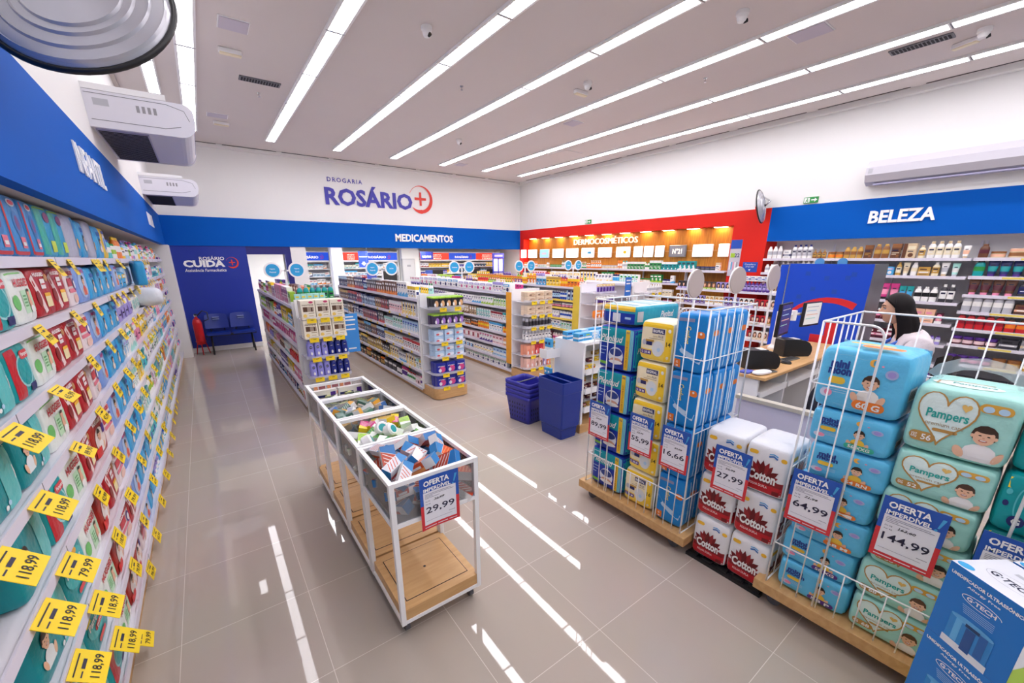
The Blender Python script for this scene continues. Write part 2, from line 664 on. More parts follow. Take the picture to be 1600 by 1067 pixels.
def camera_dome(loc, label, rz):
    t = thing('security_camera', label, 'camera', loc, rz, 'ceiling cameras')
    MB().lathe([(0.055, 0), (0.055, -0.03), (0.045, -0.04)], 'white_metal', 16).build('base', t)
    m = MB()
    m.lathe([(0.045, -0.04), (0.045, -0.055), (0.033, -0.083), (0.0, -0.095)], 'white_metal', 16)
    m.build('ball', t)
    MB().lathe([(0.016, -0.02), (0.016, 0.012), (0.0, 0.013)], 'black_plastic', 10, T=Matrix.Translation((0, -0.04, -0.075)) @ Matrix.Rotation(math.radians(70), 4, 'X')).build('lens', t)


camera_dome((2.2, 4.35, CEIL), 'white security camera between second and third light rows', 0.3)
camera_dome((4.47, 2.42, CEIL), 'white security camera nearest the front between light rows', 0.8)
camera_dome((4.46, 4.34, CEIL), 'white security camera beside beige emergency lamp', 0.9)
camera_dome((4.41, 7.6, CEIL), 'small security camera farthest back on the ceiling', 0.4)
camera_dome((6.75, 1.15, CEIL), 'white security camera beside the right ceiling vent', 0.2)


def emergency_lamp(loc, rz, label):
    t = thing('emergency_lamp', label, 'emergency lamp', loc, rz, 'emergency lamps')
    MB().box(-0.11, 0.11, -0.035, 0.035, -0.045, 0, 'white_metal', 0.008).build('body', t)
    MB().box(-0.1, 0.1, -0.028, 0.028, -0.055, -0.044, C('cream')).build('lamp_cover', t)


emergency_lamp((4.6, 4.6, CEIL), 0, 'beige emergency lamp beside a ceiling camera in the middle')
emergency_lamp((0.66, 6.0, CEIL), 0, 'white emergency lamp beside first hatch at left')
emergency_lamp((0.68, 8.95, CEIL), 0, 'white emergency lamp nearest back wall at left')
emergency_lamp((6.95, 1.3, CEIL), 1.2, 'white emergency lamp beyond right ceiling vent')
for i, (x, y) in enumerate(((1.05, 7.2), (3.2, 5.4), (5.6, 3.4), (1.6, 3.9))):
    t = thing('sprinkler', 'small sprinkler head, %s from the back on the plain ceiling' % ORD[(0, 1, 3, 2)[i]], 'sprinkler', (x, y, CEIL), 0, 'sprinklers')
    MB().lathe([(0.025, 0), (0.02, -0.01)], 'chrome', 10).build('plate', t)
    MB().lathe([(0.006, -0.01), (0.006, -0.04), (0.016, -0.042), (0.016, -0.046)], 'chrome', 8).build('nozzle', t)


# ------------------------------------------------------------------ lettering and logos on walls
def plus_circle(m, fn, cx, cz, R, red, d=0.0):
    pts = []
    for i in range(41):
        a = math.radians(158 - 296 * i / 40)
        pts.append((cx + R * math.cos(a), cz + R * math.sin(a)))
    m.band(pts, lambda q: R * (0.03 + 0.26 * max(0.0, math.sin(math.pi * min(1, max(0, (q - 0.12) / 0.88)) ** 1.5)) + (0.10 if q > 0.8 else 0) * (1 - q) * 5), red, fn, d + 0.004)
    a, b = R * 0.52, R * 0.1
    m.rect(cx - a, cx + a, cz - b, cz + b, red, fn, d + 0.005)
    m.rect(cx - b, cx + b, cz - a, cz + a, red, fn, d + 0.006)


FBK = plane((0, WB - 0.001, 0), (1, 0, 0), (0, 0, 1))
FBF = plane((0, WB - 0.021, 0), (1, 0, 0), (0, 0, 1))
FRW = plane((XR - 0.006, 0, 0), (0, -1, 0), (0, 0, 1))
FWD = plane((8.499, 0, 0), (0, -1, 0), (0, 0, 1))
FLW = plane((-0.494, 0, 0), (0, 1, 0), (0, 0, 1))
mat('logo_purple', '3a35a8', r=0.4)
mat('logo_red', 'e0392c', r=0.4)

t = thing('wall_logo', 'purple ROSÁRIO pharmacy logo with red plus circle on white back wall', 'logo', (0, 0, 0))
MB().text('DROGARIA', 'logo_purple', FBK, 3.075, 3.65, 0.80, 0.095, 0.012, 0.012, space=1.3).build('small_word', t)
MB().text3('ROSÁRIO', 'logo_purple', FBK, 3.66, 3.34, 2.14, 0.47, 0.02, 0.03).build('name_letters', t)
m = MB()
plus_circle(m, FBK, 4.96, 3.39, 0.31, 'logo_red', 0.012)
m.build('plus_circle', t)
tag(MB().text3('MEDICAMENTOS', 'sign_white', FBF, 5.03, 2.42, 1.68, 0.19, 0.02, 0.03).build('wall_lettering'),
    'white MEDICAMENTOS lettering on blue back fascia', 'sign')
tag(MB().text3('BELEZA', 'sign_white', FRW, -1.735, 2.46, 0.72, 0.175, 0.02, 0.03).build('wall_lettering'),
    'white BELEZA lettering on blue right fascia', 'sign')
tag(MB().text3('DERMOCOSMÉTICOS', 'lit_letter', FWD, -7.44, 2.33, 2.1, 0.18, 0.03, 0.0).build('wall_lettering'),
    'white DERMOCOSMÉTICOS lettering on orange wood panel', 'sign')
tag(MB().text3('INFANTIL', 'sign_white', FLW, 4.15, 2.49, 0.9, 0.17, 0.008, 0.02).build('wall_lettering'),
    'white INFANTIL lettering on blue left fascia, nearer of two', 'sign')
tag(MB().text3('INFANTIL', 'sign_white', FLW, 8.35, 2.46, 0.8, 0.17, 0.008, 0.02).build('wall_lettering'),
    'white lettering on blue left fascia near back corner, farther of two', 'sign')
t = thing('wall_logo', 'white ROSÁRIO CUIDA logo with red plus circle on blue panel', 'logo', (0, 0, 0))
MB().text('ROSÁRIO', 'sign_white', FBK, 0.205, 1.925, 0.43, 0.085, 0.004, 0.02).build('small_word', t)
MB().text('CUIDA', 'sign_white', FBK, 0.065, 1.815, 0.70, 0.14, 0.004, 0.05).build('name_letters', t)
MB().text('Assistência Farmacêutica', 'sign_white', FBK, 0.07, 1.685, 0.70, 0.06, 0.004, 0.01, 0.15).build('subtitle', t)
m = MB()
plus_circle(m, FBK, 0.545, 1.835, 0.105, 'logo_red', 0.002)
m.build('plus_circle', t)


# ------------------------------------------------------------------ exit signs
def exit_sign(y, w, label):
    t = thing('exit_sign', label, 'exit sign', (XR - 0.012, y, 2.785), 0, 'exit signs')
    f = plane((-0.0125, 0, 0), (0, -1, 0), (0, 0, 1))
    MB().box(-0.012, 0.01, -w / 2, w / 2, -0.045, 0.045, C('green')).build('plate', t)
    m = MB()
    m.rect(-w * 0.46, -w * 0.08, -0.036, 0.036, 'sign_white', f, 0.001)
    m.rect(w * 0.02, w * 0.3, -0.008, 0.008, 'sign_white', f, 0.001)
    m.poly([(w * 0.26, -0.03), (w * 0.44, 0), (w * 0.26, 0.03)], 'sign_white', f, 0.001)
    m.ell(-w * 0.24, 0.022, 0.009, 0.009, C('green'), f, 0.002)
    m.band([(-w * 0.25, 0.012), (-w * 0.28, -0.01), (-w * 0.36, -0.03)], 0.012, C('green'), f, 0.002)
    m.band([(-w * 0.28, -0.008), (-w * 0.2, -0.014), (-w * 0.18, -0.034)], 0.011, C('green'), f, 0.0022)
    m.band([(-w * 0.36, 0.0), (-w * 0.25, 0.008), (-w * 0.15, -0.002)], 0.008, C('green'), f, 0.0024)
    m.build('pictogram', t)


exit_sign(7.8, 0.2, 'small green exit sign above the red frame')
exit_sign(2.9, 0.2, 'green running man exit sign above blue fascia')


# ------------------------------------------------------------------ air conditioners
def ceiling_ac(y0, y1, z0, z1, label):
    ln = y1 - y0
    t = thing('air_conditioner', label, 'air conditioner', (-0.5, y0, z0), 0, 'left wall air conditioners')
    W, H = 0.66, z1 - z0
    mat('ac_body', 'e3e1ea', r=0.3)
    mat('ac_under', 'a9a6c4', r=0.35)
    m = MB()
    rc = 0.11
    prof = [(0.0, 0.0)] + [(W - rc + rc * math.sin(q), rc - rc * math.cos(q)) for q in [math.pi / 2 * i / 6 for i in range(7)]] + [(W - .07 + .07 * math.cos(q), H - .07 + .07 * math.sin(q)) for q in [math.pi / 2 * i / 5 for i in range(6)]] + [(0.0, H)]
    k = len(prof)
    vs = [(x, 0.03, z) for x, z in prof] + [(x, ln - 0.03, z) for x, z in prof]
    fs = [(i, (i + 1) % k, k + (i + 1) % k, k + i) for i in range(k)] + [tuple(range(k)), tuple(range(k, 2 * k))[::-1]]
    m.add(vs, fs, 'ac_body')
    m.build('body', t)
    for q, (ya, yb) in enumerate(((0.0, 0.03), (ln - 0.03, ln))):
        m = MB()
        pr = [(x * 1.015, z * 1.05 - .007) for x, z in prof]
        vs = [(x, ya, z) for x, z in pr] + [(x, yb, z) for x, z in pr]
        m.add(vs, fs, 'ac_body')
        if q == 0:
            f = plane((0, ya - 0.0005, 0), (1, 0, 0), (0, 0, 1))
            m.band([(0.01, H * 0.93), (W * 0.75, H * 0.93), (W * 0.92, H * 0.8), (W * 0.96, H * 0.5)], 0.004, 'grey_plastic', f, 0.001)
            m.band([(0.02, 0.045), (W * 0.7, 0.045), (W * 0.86, 0.07)], 0.004, 'grey_plastic', f, 0.001)
            m.rect(0.05, 0.14, H * 0.6, H * 0.8, C('silver'), f, 0.001)
            for i in range(4):
                m.rect(0.3 + i * 0.035, 0.32 + i * 0.035, H * 0.55, H * 0.75, C('grey'), f, 0.001)
        m.build('end_cap', t)
    m = MB()
    m.box(0.02, 0.34, 0.08, ln - 0.08, -0.012, 0.001, 'ac_under')
    n = 26
    for i in range(n):
        y = 0.1 + (ln - 0.2) * i / (n - 1)
        m.box(0.03, 0.33, y - 0.011, y + 0.011, -0.015, -0.012, 'dark_gap')
    m.build('intake_grille', t)
    m = MB()
    m.box(W * 0.9, W + 0.004, 0.1, ln - 0.1, 0.1, H * 0.62, 'ac_under')
    m.build('air_outlet', t)
    MB().box(0.0, 0.5, 0.0, 0.6, H + 0.008, H + 0.05, 'white_metal').build('bracket', t)


ceiling_ac(4.72, 6.06, 2.88, 3.12, 'white wall air conditioner nearer the camera above blue fascia')
ceiling_ac(8.15, 9.55, 2.80, 3.03, 'white wall air conditioner farther away near back wall')

t = thing('air_conditioner', 'long white split air conditioner above BELEZA sign', 'air conditioner', (XR, 0, 0))
mat('ac_grey', 'cbc8d2', r=0.35)
m = MB()
y0, y1 = 0.1, 2.2
prof = [(0, 2.90), (-0.10, 2.89), (-0.2, 2.93), (-0.25, 3.02), (-0.24, 3.12), (-0.17, 3.21), (0, 3.22)]
k = len(prof)
vs = [(x, y0, z) for x, z in prof] + [(x, y1, z) for x, z in prof]
m.add(vs, [(i, (i + 1) % k, k + (i + 1) % k, k + i) for i in range(k)] + [tuple(range(k)), tuple(range(k, 2 * k))[::-1]], 'ac_grey')
m.build('body', t)
f = plane((-0.246, 0, 0), (0, -1, 0), (0, 0, 1))
m = MB()
m.band([(-2.12, 3.03), (-2.12, 3.12), (-0.3, 3.12), (-0.3, 3.03)], 0.008, 'grey_plastic', plane((-0.252, 0, 0), (0, -1, 0), (0.02, 0, 1)), 0.004)
m.rect(-2.17, -2.12, 3.04, 3.1, C('silver'), f, 0.006)
m.rect(-0.42, -0.36, 3.02, 3.07, C('pink'), f, 0.008)
m.build('front_panel', t)
m = MB()
m.box(-0.19, -0.08, y0 + 0.1, y1 - 0.1, 2.886, 2.905, 'ac_under')
m.build('outlet_flap', t)


# ------------------------------------------------------------------ security mirrors
def mirror(C0, nrm, R, label, arm_to):
    t = thing('security_mirror', label, 'mirror', C0)
    n = Vector(nrm).normalized()          # the mirror side looks along n; the ribbed back looks along -n
    q = (-n).to_track_quat('Z', 'Y').to_matrix().to_4x4()
    mat('mirror_back', 'c4c3ca', r=0.3, m=0.45, vary=0.12, bscale=5)
    m = MB()
    pr = [(R, -0.02)]
    for rr in (0.93, 0.78, 0.63, 0.52):
        z = 0.05 * (1 - rr * rr)
        pr += [(R * (rr + 0.02), z - 0.004), (R * (rr + 0.005), z + 0.006), (R * (rr - 0.012), z - 0.001)]
    pr += [(R * 0.2, 0.05), (0.0, 0.052)]
    m.lathe(pr, 'mirror_back', 48, T=q)
    m.build('back_shell', t)
    m = MB()
    m.tube([q @ Vector((R * math.cos(a), R * math.sin(a), -0.015)) for a in [2 * math.pi * i / 48 for i in range(48)]], 0.011, 'black_plastic', 8, True)
    m.build('rim', t)
    m = MB()
    m.lathe([(R * 0.985, -0.022), (R * 0.7, -0.055), (R * 0.35, -0.072), (0, -0.078)], 'chrome', 32, T=q)
    m.build('mirror_face', t)
    m = MB()
    m.lathe([(0.026, 0.05), (0.026, 0.056), (0.014, 0.058), (0.014, 0.07), (0, 0.07)], 'black_plastic', 14, T=q)
    a = q @ Vector((0, 0, 0.066))
    b = Vector(arm_to) - Vector(C0)
    m.tube([a, a + (q @ Vector((0, 0, 1)) - q @ Vector((0, 0, 0))) * 0.06 + Vector((0, 0, 0.05)), Vector((b.x + 0.1, b.y, b.z)), b], 0.012, 'chrome', 8)
    m.build('arm', t)


mirror((-0.195, 2.365, 2.785), (0.307, 0.81, -0.495), 0.292, 'large round convex mirror seen from its ribbed back at top left', (-0.5, 2.2, 3.25))
mirror((7.99, 3.53, 2.73), (-0.2, 0.96, -0.2), 0.27, 'round convex mirror on bracket beside red frame at right', (XR, 3.72, 2.95))
# ================================================================== shelf goods: one mesh per kind, coloured per object
BODY, SEC, THI = 'item_body', 'item_second', 'item_third'
INK, PAP = 'ink_navy', 'paper_white'
KIND = {}


def kind(name, base, w, d, h, mesh):
    KIND[name] = (base, w, d, h, mesh)


def fr(d, e=0.0):
    return plane((0, -d / 2 - e, 0), (1, 0, 0), (0, 0, 1))


def side(w):
    return plane((w / 2, 0, 0), (0, 1, 0), (0, 0, 1))


def lside(w):
    return plane((-w / 2, 0, 0), (0, -1, 0), (0, 0, 1))


def carton(v, w, d, h):
    m = MB()
    m.box(-w / 2, w / 2, -d / 2, d / 2, 0, h, BODY)
    f = fr(d)
    e = 0.0008
    if v == 0:
        m.rect(-w / 2, w / 2, h * .72, h, SEC, f, e)
        m.rect(-w * .4, w * .25, h * .5, h * .6, INK, f, e)
        m.rect(-w * .4, w * .4, h * .36, h * .4, THI, f, e)
        m.rect(-w * .4, w * .1, h * .26, h * .3, THI, f, e)
        m.ell(w * .25, h * .18, w * .16, w * .16, SEC, f, e)
        for s in (side(w), lside(w)):
            m.rect(-d / 2, d / 2, h * .72, h, SEC, s, e)
            m.rect(-d * .3, d * .3, h * .3, h * .55, THI, s, e)
    elif v == 1:
        m.poly([(-w / 2, 0), (w / 2, 0), (w / 2, h * .35), (-w / 2, h * .12)], SEC, f, e)
        m.rect(-w * .42, w * .3, h * .7, h * .84, THI, f, e)
        m.rect(-w * .42, w * .05, h * .58, h * .64, INK, f, e)
        m.ell(w * .18, h * .42, w * .22, h * .15, PAP, f, e * 2)
        for s in (side(w), lside(w)):
            m.rect(-d / 2, d / 2, 0, h * .25, SEC, s, e)
    elif v == 2:
        m.rect(-w * .5, w * .5, h * .3, h * .52, SEC, f, e)
        m.rect(-w * .36, w * .36, h * .36, h * .46, PAP, f, e * 2)
        m.rect(-w * .36, w * .2, h * .66, h * .8, THI, f, e)
        m.rect(-w * .36, w * .3, h * .14, h * .18, INK, f, e)
        for s in (side(w), lside(w)):
            m.rect(-d / 2, d / 2, h * .3, h * .52, SEC, s, e)
    else:
        m.rect(-w * .5, -w * .2, 0, h, SEC, f, e)
        m.rect(-w * .12, w * .42, h * .6, h * .82, THI, f, e)
        m.rect(-w * .12, w * .3, h * .44, h * .5, INK, f, e)
        m.ell(w * .15, h * .22, w * .2, h * .14, SEC, f, e)
    return m.mesh('carton')


for i, nm in enumerate(('medicine_box', 'cream_box', 'soap_box', 'supplement_box')):
    kind(nm, nm, .07, .05, .13, carton(i, .07, .05, .13))


def portrait(v):
    w, d, h = .085, .06, .17
    m = MB()
    m.box(-w / 2, w / 2, -d / 2, d / 2, 0, h, BODY)
    f = fr(d)
    m.ell(0, h * .58, w * .40, h * .34, SEC, f, .0006, 14)
    m.rect(-w * .4, w * .4, h * .3, h * .58, SEC, f, .0007)
    m.ell(0, h * .6, w * .21, h * .2, C('f0c3a4'), f, .0012, 14)
    m.rect(-w * .09, w * .09, h * .3, h * .45, C('e6b596'), f, .001)
    m.ell(-w * .08, h * .63, w * .03, h * .012, INK, f, .0016, 8)
    m.ell(w * .08, h * .63, w * .03, h * .012, INK, f, .0016, 8)
    m.ell(0, h * .51, w * .06, h * .015, C('red'), f, .0016, 8)
    m.ell(-w * .02, h * .76, w * .24, h * .06, SEC, f, .0018, 12)
    m.rect(-w / 2, w / 2, 0, h * .26, THI, f, .002)
    m.rect(-w * .35, w * .35, h * .1, h * .16, PAP, f, .0026)
    return m.mesh('hair_dye_box')


kind('hair_dye_box', 'hair_dye_box', .085, .06, .17, portrait(0))


def bottle(v):
    m = MB()
    T = None
    sy = .62
    if v == 0:        # shampoo
        m.lathe([(.026, 0), (.031, .006), (.032, .03), (.0325, .04, SEC), (.0325, .125), (.031, .14), (.022, .158), (.014, .163),
                 (.0155, .164, THI), (.0155, .19, THI), (.0135, .193, THI), (0, .193)], BODY, 14, 1, sy)
        f = fr(.0406, .0002)
        m.rect(-.02, .02, .09, .108, INK, lambda u, vv, e=0: Vector((u, -.0325 * sy * math.sqrt(max(0, 1 - (u / .0325) ** 2)) - .0012, vv)), 0, 4, 1)
        m.rect(-.016, .016, .066, .072, PAP, lambda u, vv, e=0: Vector((u, -.0325 * sy * math.sqrt(max(0, 1 - (u / .0325) ** 2)) - .0012, vv)), 0, 4, 1)
        h = .193
    elif v == 1:      # pump
        m.lathe([(.03, 0), (.034, .008), (.034, .035), (.0345, .04, SEC), (.0345, .11), (.033, .125), (.018, .14), (.014, .142),
                 (.016, .143, THI), (.016, .158, THI), (.006, .16, THI), (.006, .18, THI), (.013, .181, THI), (.013, .19, THI), (0, .191)], BODY, 14, 1, .75)
        m.tube([(0, 0, .186), (0, -.028, .186), (0, -.036, .18)], .0045, THI, 6)
        m.rect(-.02, .02, .08, .095, INK, lambda u, vv, e=0: Vector((u, -.0345 * .75 * math.sqrt(max(0, 1 - (u / .0345) ** 2)) - .0012, vv)), 0, 4, 1)
        h = .191
    elif v == 2:      # lotion: rounded shoulders, flip cap
        m.lathe([(.03, 0), (.034, .01), (.035, .05), (.0355, .06, SEC), (.035, .11), (.033, .13), (.026, .15), (.02, .156),
                 (.02, .157, THI), (.019, .178, THI), (.014, .182, THI), (0, .183)], BODY, 14, 1, .58, power=2.4)
        h = .183
    elif v == 3:      # spray can
        m.lathe([(.022, 0), (.0235, .003), (.0235, .03), (.0238, .032, SEC), (.0238, .1), (.0235, .104), (.021, .116), (.021, .117, THI), (.0205, .145, THI), (.015, .153, THI), (0, .155)], BODY, 14)
        h = .155
    elif v == 4:      # small flask with round label
        m.lathe([(.02, 0), (.022, .004), (.022, .02), (.0223, .022, SEC), (.0223, .055), (.022, .058), (.012, .07), (.0125, .071, THI), (.0125, .092, THI), (0, .093)], BODY, 12)
        h = .093
    return m.mesh('bottle'), h


for i, (nm, w, d) in enumerate((('shampoo_bottle', .065, .041), ('pump_bottle', .069, .052), ('lotion_bottle', .071, .041), ('spray_can', .048, .048), ('medicine_bottle', .045, .045))):
    me, h = bottle(i)
    kind(nm, nm, w, d, h, me)


def tubem():
    m = MB()
    n = 12
    rings = []
    for q in range(6):
        t = q / 5
        z = .028 + .13 * t
        a = .021 + .009 * t
        b = .018 * (1 - t) + .002
        rings.append([(a * math.cos(2 * math.pi * j / n), b * math.sin(2 * math.pi * j / n), z) for j in range(n)])
    for q in range(5):
        m.add(rings[q] + rings[q + 1], [(j, (j + 1) % n, n + (j + 1) % n, n + j) for j in range(n)], (BODY, SEC, SEC, BODY, BODY)[q], True)
    m.add(rings[5], [tuple(range(n))], BODY)
    m.box(-.03, .03, -.002, .002, .158, .168, BODY)
    m.lathe([(.017, 0), (.018, .002), (.0185, .028), (0, .028)], THI, 12)
    m.rect(-.012, .012, .112, .122, INK, plane((0, -.0118, 0), (1, 0, 0), (0, .06, 1)), .0055)
    return m.mesh('cream_tube')


kind('cream_tube', 'cream_tube', .06, .037, .168, tubem())


def jar():
    m = MB()
    m.lathe([(.038, 0), (.04, .004), (.04, .012), (.0405, .014, SEC), (.0405, .04), (.04, .042), (.038, .046), (.041, .047, THI), (.041, .066, THI), (.039, .068, THI), (0, .068)], BODY, 16)
    return m.mesh('cream_jar')


kind('cream_jar', 'cream_jar', .082, .082, .068, jar())


def se(w, d, h, n=9.0, nv=None):
    """front skin of a pillow-shaped pack standing on z = 0, front towards -y"""
    def f(u, v, e=0.0):
        a, b = 2 * u / w, 2 * v / h - 1
        q = (abs(a) ** n + 1 + abs(b) ** n) ** (1 / n)
        return Vector((a / q * w / 2, -d / 2 / q * (1 + 0.0) - e, h / 2 + b / q * h / 2))
    return f


def se_side(w, d, h, n=9.0, sgn=1):
    def f(u, v, e=0.0):
        a, b = 2 * u / d * sgn, 2 * v / h - 1
        q = (abs(a) ** n + 1 + abs(b) ** n) ** (1 / n)
        return Vector((sgn * (w / 2 / q + e), a / q * d / 2, h / 2 + b / q * h / 2))
    return f


def se_top(w, d, h, n=9.0):
    def f(u, v, e=0.0):
        a, b = 2 * u / w, 2 * v / d
        q = (abs(a) ** n + 1 + abs(b) ** n) ** (1 / n)
        return Vector((a / q * w / 2, b / q * d / 2, h / 2 + h / 2 / q + e))
    return f


def pillow(m, w, d, h, mt, n=9.0, N=8, top=None):
    def sup(a, b, c):
        q = (abs(a) ** n + abs(b) ** n + abs(c) ** n) ** (1 / n)
        return (a / q * w / 2, b / q * d / 2, h / 2 + c / q * h / 2)
    g = [math.sin(math.pi / 2 * (-1 + 2 * i / N)) for i in range(N + 1)]
    for ax in range(3):
        for s in (-1, 1):
            vs = []
            for j in range(N + 1):
                for i in range(N + 1):
                    p = [g[i], g[j]]
                    p.insert(ax, s)
                    vs.append(sup(*p))
            fs = []
            for j in range(N):
                for i in range(N):
                    q = (j * (N + 1) + i, j * (N + 1) + i + 1, (j + 1) * (N + 1) + i + 1, (j + 1) * (N + 1) + i)
                    fs.append(q if (s > 0) == (ax != 1) else q[::-1])
            m.add(vs, fs, top if (top and ax == 2 and s > 0) else mt, True)
    return m


def softpack(v):
    w, d, h = .16, .09, .12
    m = MB()
    pillow(m, w, d, h, BODY, 6, 6)
    f = se(w, d, h, 6)
    if v == 0:
        m.rect(-w * .44, w * .44, h * .62, h * .86, SEC, f, .001, 8, 2)
        m.rect(-w * .3, w * .3, h * .68, h * .78, PAP, f, .002, 6, 1)
        m.ell(w * .2, h * .32, w * .15, h * .2, THI, f, .0015)
        m.rect(-w * .4, -w * .05, h * .3, h * .36, INK, f, .0015, 4, 1)
    else:
        m.ell(-w * .15, h * .5, w * .24, h * .32, SEC, f, .001)
        m.rect(-w * .3, w * 0, h * .46, h * .56, PAP, f, .002, 3, 1)
        m.rect(w * .12, w * .42, h * .2, h * .8, THI, f, .001, 3, 4)
    return m.mesh('soft_pack')


kind('wipes_pack', 'wipes_pack', .16, .09, .12, softpack(0))
kind('pad_pack', 'pad_pack', .16, .09, .12, softpack(1))


def blister():
    w, h = .09, .15
    m = MB()
    m.box(-w / 2, w / 2, -.001, .001, 0, h, BODY)
    f = plane((0, -.001, 0), (1, 0, 0), (0, 0, 1))
    m.rect(-w / 2, w / 2, h * .75, h, SEC, f, .0006)
    m.rect(-w * .35, w * .35, h * .82, h * .92, PAP, f, .0012)
    m.box(-w * .3, w * .3, -.022, -.001, h * .12, h * .66, THI, .006)
    return m.mesh('hanging_card')


kind('hanging_card', 'hanging_card', .09, .024, .15, blister())

CAPW = dict(shampoo_bottle='cap', pump_bottle='pump', lotion_bottle='cap', spray_can='cap', medicine_bottle='cap', cream_tube='cap', cream_jar='lid')
USED = {}


def item(kd, c1, c2, c3, loc, rz, w, h, d=None, label=None, cat=None, group=None, tilt=None):
    base, bw, bd, bh, me = KIND[kd]
    o = put(me, base, loc, rz, label, cat or base.replace('_', ' '), group, rot=tilt, scale=(w / bw, (d / bd) if d else w / bw, h / bh))
    o.color = lin(PAL[c1])
    o['c2'] = list(lin(PAL[c2])[:3])
    o['c3'] = list(lin(PAL[c3])[:3])
    return o


COLW = dict(skyblue='sky blue', paleblue='pale blue', palepink='pale pink')


def cw(c):
    return COLW.get(c, c)


def words(kd, c1, c2, c3):
    nm = kd.replace('_', ' ')
    if kd in CAPW:
        return '%s %s with %s %s' % (cw(c1), nm, cw(c3), CAPW[kd])
    if kd == 'hair_dye_box':
        return '%s hair dye box with %s portrait' % (cw(c1), cw(c2))
    return '%s and %s %s' % (cw(c1), cw(c2), nm)


def shelf_run(where, specs, start, rz, z, length, depth_in=0.02, rng=None, maxh=.24, gap=0.004, count0=0):
    """fills a shelf from its viewer's left end. where: words for the place, specs: list of (kind, w, h, n, c1, c2, c3)"""
    ux, uy = math.cos(rz), math.sin(rz)             # viewer's right
    fx, fy = math.sin(rz), -math.cos(rz)            # towards the viewer
    s = 0.0
    k = count0
    while True:
        sp = specs[(k - count0) % len(specs)] if not callable(specs) else specs(k)
        kd, w, h, n, c1, c2, c3 = sp
        base, bw, bd, bh, me = KIND[kd]
        if s + w * 0.9 > length:
            break
        d = bd * w / bw
        h = min(h, maxh)
        q = min(n, max(1, int((length - s) / (w + gap))))
        lab = '%s, %s group on %s' % (words(kd, c1, c2, c3), ORD[k], where)
        grp = '%s group on %s' % (ORD[k], where)
        for i in range(q):
            c = s + w / 2
            j = rng.uniform(-.004, .004) if rng else 0
            o = depth_in + d / 2 + j
            item(kd, c1, c2, c3, (start[0] + ux * c - fx * o, start[1] + uy * c - fy * o, z), rz + (rng.uniform(-.05, .05) if rng else 0), w, h,
                 None, lab, None, grp if q > 1 else None)
            s += w + gap
        s += rng.uniform(0.0, 0.02) if rng else 0
        k += 1
    return k


def maker(rng, kinds, pals, nmin=2, nmax=5, hs=(.12, .2), ws=None):
    """random but seeded product groups from lists of kinds and colour triples"""
    def f(k):
        kd = rng.choice(kinds)
        base, bw, bd, bh, me = KIND[kd]
        h = rng.uniform(*hs)
        if kd == 'cream_jar':
            h = min(h, .08)
        if kd == 'medicine_bottle':
            h = min(h, .12)
        w = bw * min(1.35, max(.8, h / bh))
        if kd in ('soap_box',):
            w = .1
        if ws:
            w = rng.uniform(*ws)
        return (kd, w, h, rng.randint(nmin, nmax)) + tuple(rng.choice(pals))
    return f
# ================================================================== printed price posters and tags
mat('poster_blue', '1f55b5', r=0.45)
mat('poster_red', 'd8303a', r=0.45)
mat('poster_white', 'ecebf3', r=0.45)
mat('line_grey', '8d8b9c', r=0.6)


def poster(loc, rz, was, now, label, head=True, tilt=0.0, curl=0.0, w=0.2, h=0.285, old_pos=0.0):
    t = thing('price_poster', label, 'price sign', loc, rz, 'OFERTA price posters')
    if tilt:
        t.rotation_euler = (0, tilt, rz)
    W, H = w, h

    def f(u, v, e=0.0):
        return Vector((u, -e - curl * (abs(u) / (W / 2)) ** 2 * 0.012, v))
    m = MB()
    m.rect(-W / 2, W / 2, -H / 2, H / 2, 'poster_blue', f, 0, 4, 1)
    m.rect(-W / 2, W / 2, -H / 2, -H * .02, 'poster_red', f, .0004, 4, 1)
    m.rect(-W / 2, W / 2, -H / 2, H / 2, 'paper_white', lambda u, v, e=0: f(-u, v, -.001), 0, 4, 1)
    m.build('card', t)
    m = MB()
    m.rect(-W * .42, W * .42, -H * .41, H * .22, 'poster_white', f, .0012, 4, 1)
    for i, (a, b) in enumerate(((-.38, .3), (-.38, .36), (-.38, -.18), (-.38, .0))):
        m.rect(W * a, W * b, H * (.175 - .024 * i), H * (.183 - .024 * i), 'line_grey', f, .002, 3, 1)
    m.text('De: R$', 'ink_navy', f, -W * .37, H * .045, h=H * .024, e=.002, align='l')
    m.text('Por: R$', 'ink_navy', f, -W * .37, -H * .01, h=H * .024, e=.002, align='l')
    m.text(was, 'ink_black', f, -W * .02 + old_pos, H * .045, h=H * .048, e=.002, shear=.2, bold=.01, w=W * .27)
    m.band([(-W * .16 + old_pos, H * .03), (W * .12 + old_pos, H * .06)], .0015, 'ink_black', f, .003)
    m.text(now, 'ink_navy', f, 0, -H * .14, w=W * .74, h=H * .145, e=.0022, bold=.012)
    m.rect(W * .22, W * .38, -H * .285, -H * .277, 'line_grey', f, .002)
    m.rect(-W * .38, W * .3, -H * .335, -H * .33, 'line_grey', f, .002, 3, 1)
    for i, (a, b) in enumerate(((-.42, -.12), (-.08, .18), (.22, .42))):
        m.rect(W * a, W * b, -H * .462, -H * .448, 'poster_white', f, .002, 2, 1)
    m.build('price_panel', t)
    m = MB()
    m.text('OFERTA', 'sign_white', f, -W * .07, H * .385, W * .66, H * .105, .0022, .035)
    m.text('IMPERDÍVEL', 'sign_white', f, -W * .06, H * .272, W * .7, H * .085, .0022, .03)
    m.poly([(W * .40, H * .42), (W * .46, H * .42), (W * .39, H * .27), (W * .36, H * .27)], C('skyblue'), f, .002)
    m.ell(W * .35, H * .235, W * .025, W * .025, C('skyblue'), f, .002)
    m.build('heading', t)
    return t


TAGM = {}


